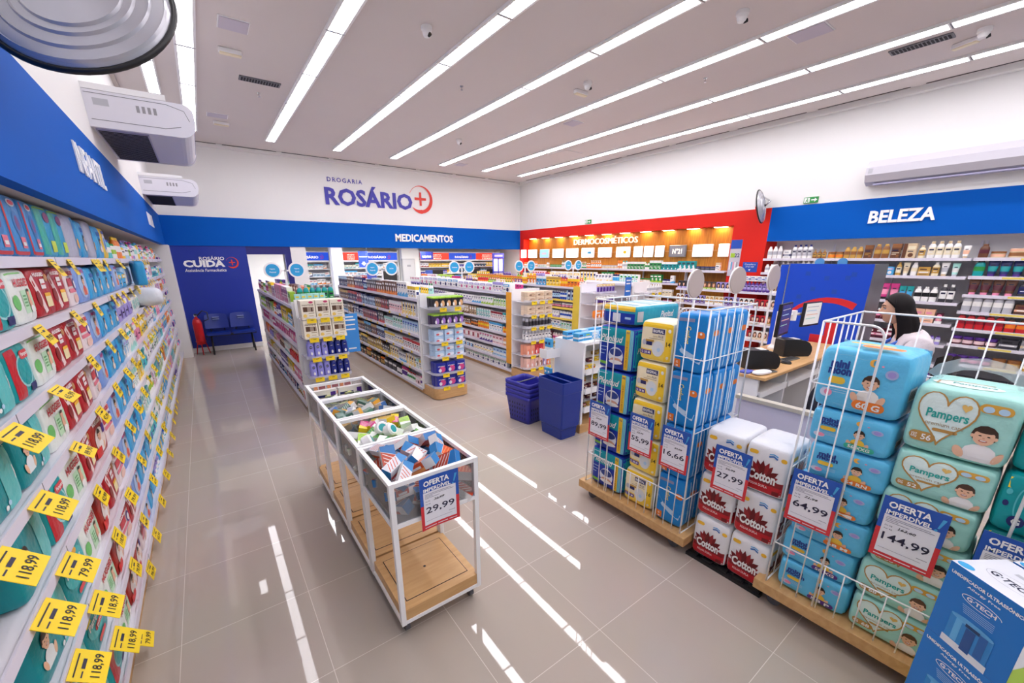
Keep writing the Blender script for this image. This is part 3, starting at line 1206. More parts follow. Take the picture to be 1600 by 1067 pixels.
def tag_mesh(price, big=False):
    if price in TAGM:
        return TAGM[price]
    w, h = .112, .085
    m = MB()
    m.box(-w / 2, w / 2, -.0007, .0007, -h, 0, 'tag_yellow')
    f = plane((0, -.0008, 0), (1, 0, 0), (0, 0, 1))
    if price:
        m.text(price, 'ink_black', f, w * .02, -h * .7, w=w * .74, h=h * .3, e=.0008, bold=.012)
    m.rect(-w * .4, w * .35, -h * .16, -h * .12, 'ink_black', f, .0006)
    m.rect(-w * .12, w * .2, -h * .38, -h * .28, 'ink_navy', f, .0006)
    m.rect(-w * .4, -w * .2, -h * .36, -h * .32, 'ink_navy', f, .0006)
    TAGM[price] = m.mesh('price_tag')
    return TAGM[price]


# ================================================================== pack prints
def child(m, f, cx, cz, s, hair='3a2418', shirt='f4f1f0', e=0.002, n=12):
    """a printed photo of a smiling child, s = head height"""
    sk = C('edbd9c')
    m.ell(cx, cz - s * .98, s * .62, s * .52, C(shirt), f, e, n)
    m.rect(cx - s * .6, cx + s * .6, cz - s * 1.5, cz - s * .98, C(shirt), f, e, 3, 2)
    m.ell(cx - s * .72, cz - s * 1.1, s * .2, s * .36, sk, f, e * 1.15, n, rot=.4)
    m.ell(cx + s * .72, cz - s * 1.1, s * .2, s * .36, sk, f, e * 1.15, n, rot=-.4)
    m.ell(cx, cz + s * .08, s * .47, s * .5, C(hair), f, e * 1.3, n)
    m.ell(cx, cz - s * .06, s * .39, s * .44, sk, f, e * 1.6, n)
    m.ell(cx, cz + s * .3, s * .37, s * .14, C(hair), f, e * 1.8, n)
    for q in (-1, 1):
        m.ell(cx + q * s * .15, cz + s * .02, s * .06, s * .035, C('2a1c18'), f, e * 1.9, 8)
        m.ell(cx + q * s * .41, cz - s * .04, s * .07, s * .1, sk, f, e * 1.5, 8)
    m.ell(cx, cz - s * .1, s * .05, s * .04, C('d99f80'), f, e * 1.9, 8)
    m.ell(cx, cz - s * .25, s * .16, s * .06, C('b8403c'), f, e * 1.9, 8)
    m.ell(cx, cz - s * .235, s * .12, s * .03, C('white'), f, e * 2.1, 8)


def heart(cx, cz, a, b, n=36):
    out = []
    for i in range(n):
        t = 2 * math.pi * i / n
        x = 16 * math.sin(t) ** 3
        y = 13 * math.cos(t) - 5 * math.cos(2 * t) - 2 * math.cos(3 * t) - math.cos(4 * t)
        out.append((cx + x / 17 * a, cz + (y + 2) / 15 * b))
    return out


def pill(m, f, cx, cz, w, h, c, e):
    r = h / 2
    m.rect(cx - w / 2 + r, cx + w / 2 - r, cz - r, cz + r, c, f, e, 4, 2)
    m.ell(cx - w / 2 + r, cz, r, r, c, f, e, 14)
    m.ell(cx + w / 2 - r, cz, r, r, c, f, e, 14)


def wrinkles(m, f, w, h, c, rng, n=5):
    for i in range(n):
        z = h * rng.choice((rng.uniform(.06, .14), rng.uniform(.86, .95)))
        x = rng.uniform(-w * .35, w * .2)
        m.band([(x, z), (x + w * .1, z + h * rng.uniform(-.015, .015)), (x + w * rng.uniform(.15, .25), z)], h * .006, c, f, .0006)


mat('teal_print', '1fa79c', r=0.35)
mat('gold_print', 'b98c46', r=0.3)


def pack_pampers(w, d, h, size, num, hair, crown=False, big=False):
    m = MB()
    pillow(m, w, d, h, film('a6ddd2'), 9, 10)
    f = se(w, d, h)
    z = h
    m.fan(heart(-w * .14, z * .56, w * .3, z * .40), -w * .14, z * .52, film('dff2ee'), f, .0015)
    m.band(heart(-w * .14, z * .56, w * .3, z * .40), .0055, 'gold_print', f, .0022, True)
    m.text('Pampers', 'teal_print', f, -w * .12, z * .60, w=w * .40, h=z * .17, e=.003, bold=.025)
    m.text('premium care', C('a8926c'), f, -w * .12, z * .46, w=w * .36, h=z * .07, e=.003)
    pill(m, f, -w * .1, z * .385, w * .24, z * .045, 'gold_print', .003)
    m.poly(heart(w * .03, z * .76, w * .05, z * .06, 20), C('e8c06a'), f, .003)
    pill(m, f, -w * .3, z * .24, w * .28, z * .15, 'gold_print', .003)
    m.text(size, C('white'), f, -w * .38, z * .24, w=w * .07, h=z * .075, e=.004, bold=.02)
    m.text(num, C('white'), f, -w * .25, z * .24, w=w * .1, h=z * .09, e=.004, bold=.02)
    pill(m, f, w * .28, z * .82, w * .3, z * .13, C('dba640'), .003)
    m.ell(w * .21, z * .81, w * .05, z * .045, C('paleblue'), f, .004)
    m.ell(w * .34, z * .81, w * .05, z * .045, C('paleblue'), f, .004)
    child(m, f, w * .25, z * .44, z * (.26 if big else .3), hair, e=.003)
    wrinkles(m, f, w, h, film('b9e4dc'), random.Random(int(num)), 6)
    s = se_side(w, d, h, 9, -1)
    m.text('Pampers', 'teal_print', s, 0, z * .55, w=d * .5, h=z * .12, e=.002, bold=.02)
    return m.mesh('pack_body')


def pack_minimoon(w, d, h, cnt, badge, shirt, hair, tall=False):
    m = MB()
    pillow(m, w, d, h, film('62c2ec'), 9, 10)
    f = se(w, d, h)
    z = h
    k = 1.0 if tall else 1.15
    m.text('mini', C('1d3f8f'), f, -w * .24, z * .74, w=w * .22, h=z * .13, e=.003, bold=.05)
    m.text('moon', C('1d3f8f'), f, -w * .23, z * .62, w=w * .27, h=z * .1, e=.003, bold=.05)
    pill(m, f, -w * .24, z * .48, w * .2, z * .11, C('f2c73c'), .003)
    m.ell(-w * .34, z * .26, w * .08, z * .07, C('d8dcf0'), f, .003)
    m.ell(-w * .31, z * .27, w * .05, z * .05, C('pink'), f, .004)
    child(m, f, w * .14, z * .52, z * .22 * k, hair, shirt, .003)
    pill(m, f, w * .17, z * .17, w * .36, z * .15, C(badge), .0055)
    m.text(cnt, C('white'), f, w * .17, z * .17, w=w * .26, h=z * .1, e=.0065, bold=.03)
    m.ell(w * .33, z * .7, w * .07, z * .07, C('a9b7e0'), f, .003)
    m.ell(w * .33, z * .7, w * .045, z * .045, C('lilac'), f, .004)
    a = [(w * .13 + w * .035 * math.cos(t), z * .83 + z * .05 * math.sin(t)) for t in [math.pi * (.35 + 1.3 * i / 10) for i in range(11)]]
    m.band(a, lambda q: .012 * math.sin(math.pi * q) + .001, C('f2b24a'), f, .003)
    m.ell(w * .22, z * .8, w * .015, z * .015, C('pink'), f, .003)
    for i in range(3):
        m.rect(-w * .4, -w * .1, z * (.36 - .035 * i), z * (.37 - .035 * i), C('paleblue'), f, .002, 3, 1)
    wrinkles(m, f, w, h, film('8fd0ee'), random.Random(len(cnt)), 6)
    s = se_side(w, d, h, 9, 1)
    m.rect(-d * .3, 0, z * .3, z * .5, C('white'), s, .002, 3, 2)
    for i in range(6):
        m.rect(-d * .28 + d * .045 * i, -d * .26 + d * .045 * i, z * .33, z * .47, 'ink_black', s, .003)
    return m.mesh('pack_body')


def pack_plenitud(w, d, h):
    m = MB()
    pillow(m, w, d, h, film('1236a8'), 9, 10)
    f = se(w, d, h, 9)
    z = h
    m.rect(-w * .485, w * .27, z * .6, z * .985, film('109aa8'), f, .0012, 10, 8)
    m.rect(w * .27, w * .485, z * .02, z * .985, film('3fb6cf'), f, .0012, 5, 12)
    for i in range(4):
        m.rect(w * (.40 + .025 * i), w * (.41 + .025 * i), z * .03, z * .97, film('a9dcec'), f, .002, 1, 10)
    m.rect(w * .27, w * .38, z * .04, z * .97, C('f0c52c'), f, .002, 2, 12)
    m.text('32', C('1a2a70'), f, w * .325, z * .9, w=w * .08, h=z * .05, e=.003, bold=.02)
    m.text('LEVE MAIS PAGUE MENOS', C('c98a1e'), f, w * .325, z * .42, w=z * .6, h=w * .05, e=.003, bold=.02, rot=-math.pi / 2)
    m.text('Plenitud', C('white'), f, -w * .1, z * .72, w=w * .62, h=z * .15, e=.003, bold=.02, shear=.35)
    m.rect(-w * .45, -w * .15, z * .9, z * .92, C('paleblue'), f, .002, 3, 1)
    m.ell(w * .04, z * .34, w * .2, z * .2, C('e9ecf4'), f, .003)
    m.ell(w * .04, z * .42, w * .17, z * .085, C('27408e'), f, .004)
    m.ell(w * .05, z * .24, w * .16, z * .06, C('d9a58c'), f, .004)
    m.ell(w * .05, z * .2, w * .19, z * .045, C('white'), f, .005)
    pill(m, f, w * .2, z * .2, w * .08, z * .1, C('purple'), .004)
    m.rect(-w * .46, -w * .18, z * .1, z * .17, C('7cc243'), f, .002, 3, 1)
    for i in range(3):
        m.rect(-w * .44, -w * (.2 + .04 * i), z * (.5 - .08 * i), z * (.515 - .08 * i), C('paleblue'), f, .002, 3, 1)
    for q in (-1, 1):
        s = se_side(w, d, h, 9, q)
        m.rect(-d * .47, d * .47, z * .03, z * .97, film('1aa0b4'), s, .0012, 8, 8)
        m.text('Plenitud', C('white'), s, 0, z * .5, w=d * .7, h=z * .12, e=.003, bold=.02, shear=.3)
    return m.mesh('pack_body')


def pack_bigfral(w, d, h, n='14'):
    m = MB()
    pillow(m, w, d, h, film('f8ebc8'), 8, 10)
    f = se(w, d, h, 8)
    z = h
    m.rect(-w * .48, w * .27, z * .84, z * .98, film('fcd034'), f, .001, 8, 2)
    m.rect(w * .27, w * .48, z * .02, z * .98, film('fcd034'), f, .001, 3, 10)
    m.rect(-w * .48, w * .27, z * .02, z * .3, film('fbd95a'), f, .001, 8, 4)
    m.rect(-w * .12, w * .24, z * .7, z * .82, C('navy'), f, .002, 5, 2)
    m.text('BIGFRAL', C('white'), f, w * .06, z * .76, w=w * .31, h=z * .075, e=.003, bold=.03)
    m.text('derma', C('a8945c'), f, -w * .02, z * .635, w=w * .13, h=z * .05, e=.003)
    m.text('PLUS', C('3a3550'), f, w * .14, z * .635, w=w * .14, h=z * .055, e=.003, bold=.01)
    m.rect(-w * .2, w * .22, z * .57, z * .578, C('brown'), f, .002, 4, 1)
    m.ell(-w * .34, z * .46, w * .07, z * .07, C('silver'), f, .002)
    m.rect(-w * .28, -w * .1, z * .4, z * .5, C('navy'), f, .002, 3, 2)
    m.rect(-w * .3, -w * .05, z * .49, z * .54, C('gold'), f, .0022, 3, 1)
    m.ell(w * .08, z * .34, w * .17, z * .19, C('dfe3e6'), f, .0025)
    m.ell(w * .11, z * .32, w * .05, z * .05, C('paleblue'), f, .0035)
    m.rect(-w * .45, -w * .1, z * .17, z * .27, C('purple'), f, .0025, 4, 2)
    m.text('G 38 M', C('white'), f, -w * .27, z * .22, w=w * .26, h=z * .06, e=.0035, bold=.02)
    m.text(n, C('4a3a10'), f, w * .375, z * .48, w=w * .13, h=z * .11, e=.003, bold=.02)
    m.ell(w * .375, z * .8, w * .045, z * .045, C('white'), f, .002)
    m.ell(w * .375, z * .15, w * .04, z * .04, C('cream'), f, .002)
    return m.mesh('pack_body')


def pack_confort(w, d, h):
    m = MB()
    pillow(m, w, d, h, film('1486d2'), 9, 10)
    z = h
    f = se(w, d, h, 9)
    m.band([(-w * .46, z * .52), (-w * .2, z * .36), (w * .1, z * .28), (w * .44, z * .22)], lambda q: z * (.05 + .07 * q), film('bcd6ee'), f, .001)
    m.text('Confort', C('e8d77a'), f, -w * .06, z * .63, w=z * .3, h=w * .17, e=.002, bold=.02, rot=-math.pi / 2)
    m.rect(-w * .4, w * .1, z * .86, z * .92, C('8b8fb0'), f, .002, 3, 1)
    pill(m, f, w * .34, z * .66, w * .11, z * .11, C('ee7f2a'), .002)
    m.ell(w * .34, z * .68, w * .035, z * .02, C('white'), f, .003)
    m.rect(-w * .42, -w * .2, z * .04, z * .2, C('ee7f2a'), f, .002, 3, 4)
    m.text('G', C('white'), f, -w * .31, z * .15, h=z * .04, e=.003, bold=.03)
    m.text('M', C('white'), f, -w * .31, z * .08, h=z * .04, e=.003, bold=.03)
    for q in (-1, 1):
        s = se_side(w, d, h, 9, q)
        m.band([(-d * .46, z * .4), (-d * .1, z * .3), (d * .44, z * .24)], lambda t: z * .06, film('4fb0e6'), s, .001)
        pill(m, s, d * .12, z * .68, d * .1, z * .1, C('ee7f2a'), .002)
        for a in (-.42, -.1, .34):
            m.rect(d * a, d * (a + .07), z * .05, z * .95, film('bfe2f6'), s, .001, 1, 8)
    return m.mesh('pack_body')


def pack_cotton(w, d, h):
    """shrink-wrapped pack of toilet rolls"""
    m = MB()
    pillow(m, w, d, h, film('ecebee'), 9, 12)
    z = h
    r = random.Random(5)
    for f, W in ((se(w, d, h, 9), w), (se_side(w, d, h, 9, 1), d), (se_side(w, d, h, 9, -1), d)):
        m.rect(-W * .47, W * .47, z * .04, z * .28, film('c01c28'), f, .0012, 12, 3)
        cx = -W * .05
        for i in range(11):
            a = math.pi * (.02 + .96 * i / 10)
            L = W * .40 if i % 2 else W * .46
            px, pz = cx + math.cos(a) * L * .5, z * .30 + math.sin(a) * z * .2
            pts = []
            for (q, o) in ((0, 0), (.4, .16), (.75, .14), (1, 0), (.75, -.14), (.4, -.16)):
                pts.append((cx + math.cos(a) * L * q - math.sin(a) * o * W * .38, z * .28 + math.sin(a) * z * .42 * q + math.cos(a) * o * z * .38))
            pts = [(min(W * .475, max(-W * .475, u)), v) for u, v in pts]
            m.poly(pts, film(('7d1a20', '96242a', '681218')[i % 3]), f, .0016 + .0005 * (i % 3))
        m.rect(-W * .47, W * .47, z * .24, z * .34, film('8b1a22'), f, .0014, 12, 1)
        m.text('Cotton', C('white'), f, cx + W * .02, z * .38, w=W * .62, h=z * .2, e=.0045, bold=.04)
        m.text('FOLHA DUPLA', C('f4dfe0'), f, -W * .08, z * .19, w=W * .42, h=z * .05, e=.003, bold=.01)
        m.rect(W * .25, W * .4, z * .06, z * .16, film('7b1218'), f, .003)
        pill(m, f, -W * .3, z * .82, W * .22, z * .08, C('f0b92e'), .002)
        m.band([(W * .05, z * .8), (W * .15, z * .83), (W * .24, z * .79)], z * .03, C('2d6fb8'), f, .002)
        m.band([(W * .05, z * .85), (W * .15, z * .87), (W * .24, z * .84)], z * .02, C('skyblue'), f, .002)
        pill(m, f, W * .38, z * .8, W * .14, z * .08, C('f0b92e'), .002)
        m.band([(W * .01, z * .5), (W * .012, z * .96)], .0016, film('cfccd6'), f, .0015)
    return m.mesh('pack_body')


def pack_humidifier(w, d, h):
    m = MB()
    m.box(-w / 2, w / 2, -d / 2, d / 2, 0, h, C('0a74c6', .35))
    f = fr(d)
    z = h
    m.text('UMIDIFICADOR ULTRASSÔNICO', C('white'), f, 0, z * .9, w=w * .9, h=z * .05, e=.001, bold=.04)
    m.text('Allergy Free', C('white'), f, -w * .02, z * .825, w=w * .4, h=z * .035, e=.001, bold=.02)
    m.text('G·TECH', C('white'), f, 0, z * .70, w=w * .36, h=z * .05, e=.001, bold=.03)
    m.band([(w * .24 * math.cos(t), z * .70 + z * .055 * math.sin(t)) for t in [2 * math.pi * i / 30 for i in range(26)]], .002, C('white'), f, .001)
    for i in range(5):
        m.rect(-w * (.2 - .01 * i), w * .2, z * (.6 - .022 * i), z * (.605 - .022 * i), C('paleblue'), f, .001)
    m.rect(-w * .28, w * .26, z * .08, z * .42, C('2a86cc', .25), f, .0008)
    m.ell(-w * .01, z * .42, w * .27, z * .04, C('5aa6dd', .2), f, .0012)
    m.rect(-w * .2, -w * .12, z * .1, z * .4, C('5fb0e4', .2), f, .0014)
    m.rect(w * .1, w * .2, z * .1, z * .4, C('1c5fa6', .2), f, .0014)
    m.rect(-w * .06, w * .06, z * .06, z * .36, C('174f92', .2), f, .0016)
    m.rect(-w * .08, w * .1, z * .37, z * .41, C('123a66', .2), f, .0018)
    m.rect(-w * .3, w * .28, 0, z * .09, C('dfe3ea', .2), f, .0012)
    tp = plane((0, 0, h), (1, 0, 0), (0, 1, 0))
    m.rect(-w / 2, w / 2, -d / 2, d / 2, C('e6e6ee', .35), tp, .0008)
    m.text('G·TECH', 'ink_navy', tp, -w * .02, -d * .1, w=w * .5, h=d * .13, e=.0016, bold=.02)
    m.band([(w * .32 * math.cos(t), -d * .1 + d * .16 * math.sin(t)) for t in [2 * math.pi * i / 30 for i in range(31)]], .0015, C('silver'), tp, .0014)
    m.rect(-w * .2, w * .35, d * .18, d * .26, C('silver'), tp, .0014)
    m.ell(-w * .38, -d * .4, w * .1, d * .08, C('skyblue'), tp, .0014)
    for s, W in ((side(w), d), (lside(w), d)):
        m.rect(-W / 2, W / 2, 0, z, C('eef0f2', .35), s, .0006)
        m.poly([(-W / 2, 0), (W / 2, 0), (W / 2, z * .5), (-W / 2, z * .3)], C('b6d63a'), s, .0012)
        m.text('G·TECH', C('0f6ab8'), s, 0, z * .8, w=W * .6, h=z * .06, e=.002, bold=.02)
    return m.mesh('box_body')


# ================================================================== promotional cages
def caster(parent, x, y, z, r=0.035, face=1):
    k = thing_part('caster', parent, (x, y, z))
    MB().box(-.024, .024, -.03, .03, -.008, 0, 'chrome').tube([(-.016, 0, -.006), (-.016, .016, -.05)], .004, 'chrome', 6).tube([(.016, 0, -.006), (.016, .016, -.05)], .004, 'chrome', 6).build('fork', k)
    MB().lathe([(r * .5, -.012), (r, -.012), (r, .012), (r * .5, .012)], C('57565e'), 18, T=Matrix.Translation((0, .014, -.008 - (z - .008 - r) if z > r else -.04)) @ Matrix.Rotation(math.pi / 2, 4, 'Y')).build('wheel', k)
    return k


def thing_part(name, parent, loc):
    o = bpy.data.objects.new(name, None)
    COL.objects.link(o)
    o.parent = parent
    o.location = loc
    return o


def grid_panel(p0, du, W, H, nb, zs, m, r=0.0032, rr=0.005):
    """upright wires and cross wires of one cage panel; p0 bottom corner, du unit direction"""
    p0, du = Vector(p0), Vector(du)
    up = Vector((0, 0, 1))
    for i in range(nb + 1):
        a = p0 + du * (W * i / nb)
        m.tube([a, a + up * H], rr if i in (0, nb) else r, 'wire_white', 6)
    for z in zs:
        m.tube([p0 + up * z, p0 + du * W + up * z], rr if z in (0, H) else r, 'wire_white', 6)


def cage(x0, x1, y0, y1, label, zb=.15, zt=1.61, bx=(.03, .05), strip=.22):
    """wire cage on a wooden board; open front towards -x with a low rail and two side strips"""
    t = thing('wire_cage', label, 'display cage', ((x0 + x1) / 2, (y0 + y1) / 2, 0), 0, 'white wire promotion cages')
    cx, cy = (x0 + x1) / 2, (y0 + y1) / 2
    X0, X1, Y0, Y1 = x0 - cx, x1 - cx, y0 - cy, y1 - cy
    H = zt - zb
    MB().box(X0 - bx[0], X1 + .03, Y0 - bx[1], Y1 + bx[1], zb - .065, zb, 'wood_light', .003).build('base_board', t)
    for a in (X0 + .04, X1 - .04):
        for b in (Y0 + .04, Y1 - .06):
            caster(t, a, b, zb - .065)
    m = MB()
    grid_panel((X1, Y0, zb), (0, 1, 0), Y1 - Y0, H, 8, (0, .25, .71, 1.17, H), m)
    m.build('back_panel', t)
    for yy in (Y0, Y1):
        m = MB()
        grid_panel((X0, yy, zb), (1, 0, 0), X1 - X0, H, 6, (0, .25, .71, 1.17, H), m)
        m.build('side_panel', t)
    m = MB()
    n = 12
    for i in range(1, n):
        y = Y0 + (Y1 - Y0) * i / n
        hgt = H if (y < Y0 + strip - .01 or y > Y1 - strip + .01) else .26
        if hgt == .26:
            m.tube([(X0, y, zb), (X0, y, zb + hgt)], .0032, 'wire_white', 6)
    m.tube([(X0, Y0, zb + .26), (X0, Y1, zb + .26)], .004, 'wire_white', 6)
    m.build('front_rail', t)
    for sg, ya in ((1, Y0), (-1, Y1)):
        m = MB()
        yb = ya + sg * strip
        c = .05
        pts = [(X0, ya, zb + H)] + [(X0, yb - sg * c, zb + H)] + [(X0, yb - sg * (c - c * math.sin(q)), zb + H - c + c * math.cos(q)) for q in (.4, .8, 1.2)] + [(X0, yb, zb + H - c), (X0, yb, zb)]
        m.tube(pts, .005, 'wire_white', 6)
        for q in (1, 2):
            yy = ya + sg * strip * q / 3
            m.tube([(X0, yy, zb), (X0, yy, zb + H)], .0032, 'wire_white', 6)
        m.tube([(X0, ya, zb + 1.17), (X0, yb, zb + 1.17)], .0032, 'wire_white', 6)
        m.build('front_strip', t)
    return t


cage(2.25, 2.80, 1.165, 2.0, 'white wire cage of adult diaper packs nearest the blue baskets', strip=.19)
cage(2.27, 2.84, -.285, .648, 'white wire cage of blue and mint baby diaper packs, nearest the camera', strip=.22)

RX = -math.pi / 2      # things that face the aisle (towards -x)


def pack(mesh, loc, rz, label, group=None, rot=None, name='diaper_pack', cat='diaper pack', handle=None, seal=None):
    t = put(mesh, name, loc, rz, label, cat, group, rot=rot)
    return t


# adult diapers in the far cage
PM = pack_plenitud(.315, .26, .318)
for k in range(4):
    pack(PM, (2.275 + .13, 1.83, .155 + .321 * k), RX + .02 * (k % 2), 'teal and navy Plenitud pack, %s from the bottom of its stack in the cage' % ORD[k], 'Plenitud packs')
PM2 = pack_plenitud(.50, .30, .13)
m = MB()
pillow(m, .31, .50, .14, film('2a9fb8'), 7, 10, film('d7ecf4'))
f = se(.31, .50, .14)
m.rect(-.15, .15, .01, .085, film('1236a8'), f, .0012, 8, 3)
m.rect(-.15, .15, .10, .135, C('f0c52c'), f, .0012, 8, 2)
m.rect(-.04, .03, .02, .08, C('e9ecf4'), f, .002, 3, 3)
m.rect(.07, .12, .045, .06, C('paleblue'), f, .002)
for q in (-1, 1):
    s = se_side(.31, .50, .14, 9, q)
    m.text('Plenitud', C('white'), s, .08 * q, .07, w=.14, h=.045, e=.003, bold=.02, shear=.3)
    m.rect(-.2 * q - .03, -.2 * q + .03, .03, .1, C('silver'), s, .002, 2, 2)
f = se_top(.31, .50, .14)
for i in range(7):
    m.rect(-.13, .13, -.21 + i * .065, -.185 + i * .065, film(('8fc6dc', 'eef6fa', '4fb0c8')[i % 3]), f, .0015, 5, 1)
pack(m.mesh('pack_body'), (2.29 + .25, 1.825, 1.445), RX - .06, 'blue Plenitud pack lying flat on top of the stack', None)
BM = pack_bigfral(.245, .24, .268)
BM2 = pack_bigfral(.245, .24, .268, '16')
for k in range(5):
    pack(BM2 if k == 0 else BM, (2.285 + .12, 1.527 + (.012, -.006, .008, 0, -.01)[k], .155 + .271 * k), RX + (.03, -.02, .04, -.03, .02)[k],
         'cream and yellow BIGFRAL pack, %s from the bottom of its stack' % ORD[k], 'BIGFRAL packs')
CM = pack_confort(.2, .165, .355)
for k in range(4):
    for j in range(3):
        pack(CM, (2.27 + .085 + .168 * j, 1.283, .155 + .357 * k), RX + (.02, -.02, .015, 0)[k],
             'blue Confort pack, %s layer up, %s from the aisle in the wire cage' % (ORD[k], ORD[j]), 'Confort packs')

# baby diapers in the near cage
spec = [('58 P', 'purple', 'f0c240', '2c1c16'), ('58 XG', 'purple', 'f0c240', '2c1c16'), ('68 M', 'ee7f2a', 'f0c240', '3a2418'), ('M', 'ee7f2a', 'f0c240', '3a2418'),
        ('54 RN', 'ee7f2a', 'f0c240', '2c1c16'), ('56 XXG', '35b59a', 'f0c240', '2c1c16')]
nm = ('lowest in its stack', 'second from the bottom', 'third from the bottom', 'behind the 64,99 poster', 'just above the 64,99 poster', 'directly under the top pack')
for k, s in enumerate(spec):
    me = pack_minimoon(.312, .30, .173, *s)
    pack(me, (2.295 + .15 + (0, .006, -.004, .004, 0, .006)[k], .462 + (0, .008, -.006, .004, -.01, .006)[k], .153 + .1735 * k), RX + (.02, -.02, .03, -.02, .03, -.03)[k],
         'light blue mini moon diaper pack, %s' % nm[k], 'mini moon packs')
me = pack_minimoon(.325, .30, .30, '60 G', 'ee7f2a', 'f3efe8', '4a3020', True)
t = pack(me, (2.31 + .15, .475, 1.197), RX - .06, 'tall light blue mini moon diaper pack on top of its stack, marked 60 G')
m = MB()
f = plane((0, 0, .285), (1, 0, 0), (0, -.55, .35))
m.rect(-.16, .16, .0, .035, film('9ccfe8'), plane((0, .1, .265), (1, 0, 0), (0, -.3, .9)), 0, 10, 2)
for i in range(12):
    m.rect(-.16 + i * .0267, -.149 + i * .0267, .0, .038, film('cfe6f4'), plane((0, .1, .266), (1, 0, 0), (0, -.3, .9)), .001)
m.build('crimped_seal', t)
m = MB()
pill(m, se_top(.34, .30, .315), 0, -.08, .16, .03, C('f2c73c'), .002)
pill(m, se_top(.34, .30, .315), .05, -.12, .15, .03, C('ee7f2a'), .002)
m.build('top_label', t)
P = [('G', '68', '5a3d2a'), ('G', '68', '5a3d2a'), ('XG', '58', '1c1412'), ('XG', '58', '241813'), ('XXG', '52', '4a3020')]
nm = ('lowest in its stack, marked G 68', 'second from bottom, marked G 68', 'behind the 144,99 poster', 'just above the 144,99 poster', 'directly under the top pack, marked XXG 52')
for k, s in enumerate(P):
    me = pack_pampers(.292, .31, .19, *s)
    pack(me, (2.29 + .155, .152 + (0, .006, -.008, .004, 0)[k], .153 + .191 * k), RX + (.015, -.02, .02, -.01, .03)[k], 'mint Pampers premium care pack, %s' % nm[k], 'premium care packs')
me = pack_pampers(.297, .31, .285, 'XXG', '56', '3a2418', False, True)
t = pack(me, (2.30 + .155, .148, 1.11), RX - .02, 'large mint Pampers pack on top of its stack, marked XXG 56')
mat('clear_film', 'dfe6ea', r=0.15, alpha=0.45)
m = MB()
pts = [(-.13, .29), (-.11, .325), (-.06, .355), (0, .365), (.06, .355), (.11, .325), (.13, .29)]
m.band([(u, v) for u, v in pts], .05, 'clear_film', plane((0, .02, 0), (1, 0, 0), (0, 0, 1)), 0)
m.build('carry_handle', t)
m = MB()
f = se_top(.31, .31, .285)
m.ell(-.02, -.05, .1, .05, C('e3f1ee'), f, .0015, 18)
m.text('Pampers', 'teal_print', f, 0, -.045, w=.12, h=.035, e=.003, bold=.02)
m.band([(-.1, -.09), (-.1, -.03), (-.04, .0), (.05, .0)], .008, 'gold_print', f, .002)
m.build('top_label', t)


def pack_comfort(w, d, h, num):
    m = MB()
    pillow(m, w, d, h, film('0d9c9f'), 9, 10)
    f = se(w, d, h)
    z = h
    m.band([(-w * .47, z * .86), (-w * .1, z * .92), (w * .46, z * .74)], lambda q: z * .2, C('f4d51f'), f, .002)
    m.text('+ MAIS', C('red'), f, w * .12, z * .87, w=w * .34, h=z * .09, e=.004, bold=.03)
    m.text('Pampers', C('white'), f, w * .02, z * .56, w=w * .48, h=z * .19, e=.003, bold=.03)
    m.text('confort sec', C('white'), f, w * .04, z * .4, w=w * .36, h=z * .08, e=.003, bold=.02)
    m.band([(-w * .28 + w * .05 * math.cos(t), z * .55 + z * .25 * math.sin(t)) for t in [math.pi * (.45 + .9 * i / 12) for i in range(13)]], .004, C('aqua'), f, .002)
    m.ell(-w * .27, z * .24, w * .08, z * .1, C('navy'), f, .003)
    m.text('G', C('white'), f, -w * .27, z * .24, h=z * .1, e=.004, bold=.03)
    m.text(num, C('white'), f, -w * .08, z * .22, w=w * .16, h=z * .12, e=.003, bold=.03)
    m.ell(-w * .42, z * .7, w * .035, z * .05, C('aqua'), f, .002)
    m.ell(-w * .42, z * .5, w * .035, z * .05, C('navy'), f, .002)
    s = se_side(w, d, h, 9, -1)
    m.ell(0, z * .6, d * .07, z * .1, C('aqua'), s, .002)
    m.ell(0, z * .4, d * .05, z * .07, C('navy'), s, .002)
    return m.mesh('pack_body')


for k in range(5):
    me = pack_comfort(.272, .3, .244, '60')
    pack(me, (2.30 + .15 + (.01, 0, .012, 0, .02)[k], -.14 + (0, .006, 0, .004, 0)[k], .153 + .243 * k), RX + (.0, .03, -.02, .02, -.02)[k],
         'teal Pampers pack with yellow band, %s' % ('lowest of its stack', 'second up behind the box of the humidifier', 'third up behind the poster', 'second from the top', 'topmost of its stack at the right edge')[k], 'teal comfort packs')

# toilet paper stacks on a low black pallet between the cages
m = MB()
for i in range(5):
    m.box(2.29, 2.66, .675 + .095 * i, .735 + .095 * i, .018, .032, 'black_plastic')
for i in range(3):
    m.box(2.285 + .16 * i, 2.325 + .16 * i, .665, 1.125, 0, .02, 'black_plastic')
tag(m.build('pallet'), 'low black plastic pallet under the toilet paper packs', 'pallet')
TM = pack_cotton(.222, .32, .295)
for j, y in enumerate((1.002, .776)):
    for k in range(3):
        pack(TM, (2.30 + .16 + .004 * ((k + j) % 2), y + .003 * (k - 1), .033 + .296 * k), RX + (.02, -.015, .01)[(k + j) % 3],
             'red and white Cotton toilet paper pack, %s of the %s stack' % (('lowest', 'middle', 'topmost')[k], ('far', 'near')[j]), 'Cotton toilet paper packs', name='toilet_paper_pack', cat='toilet paper')

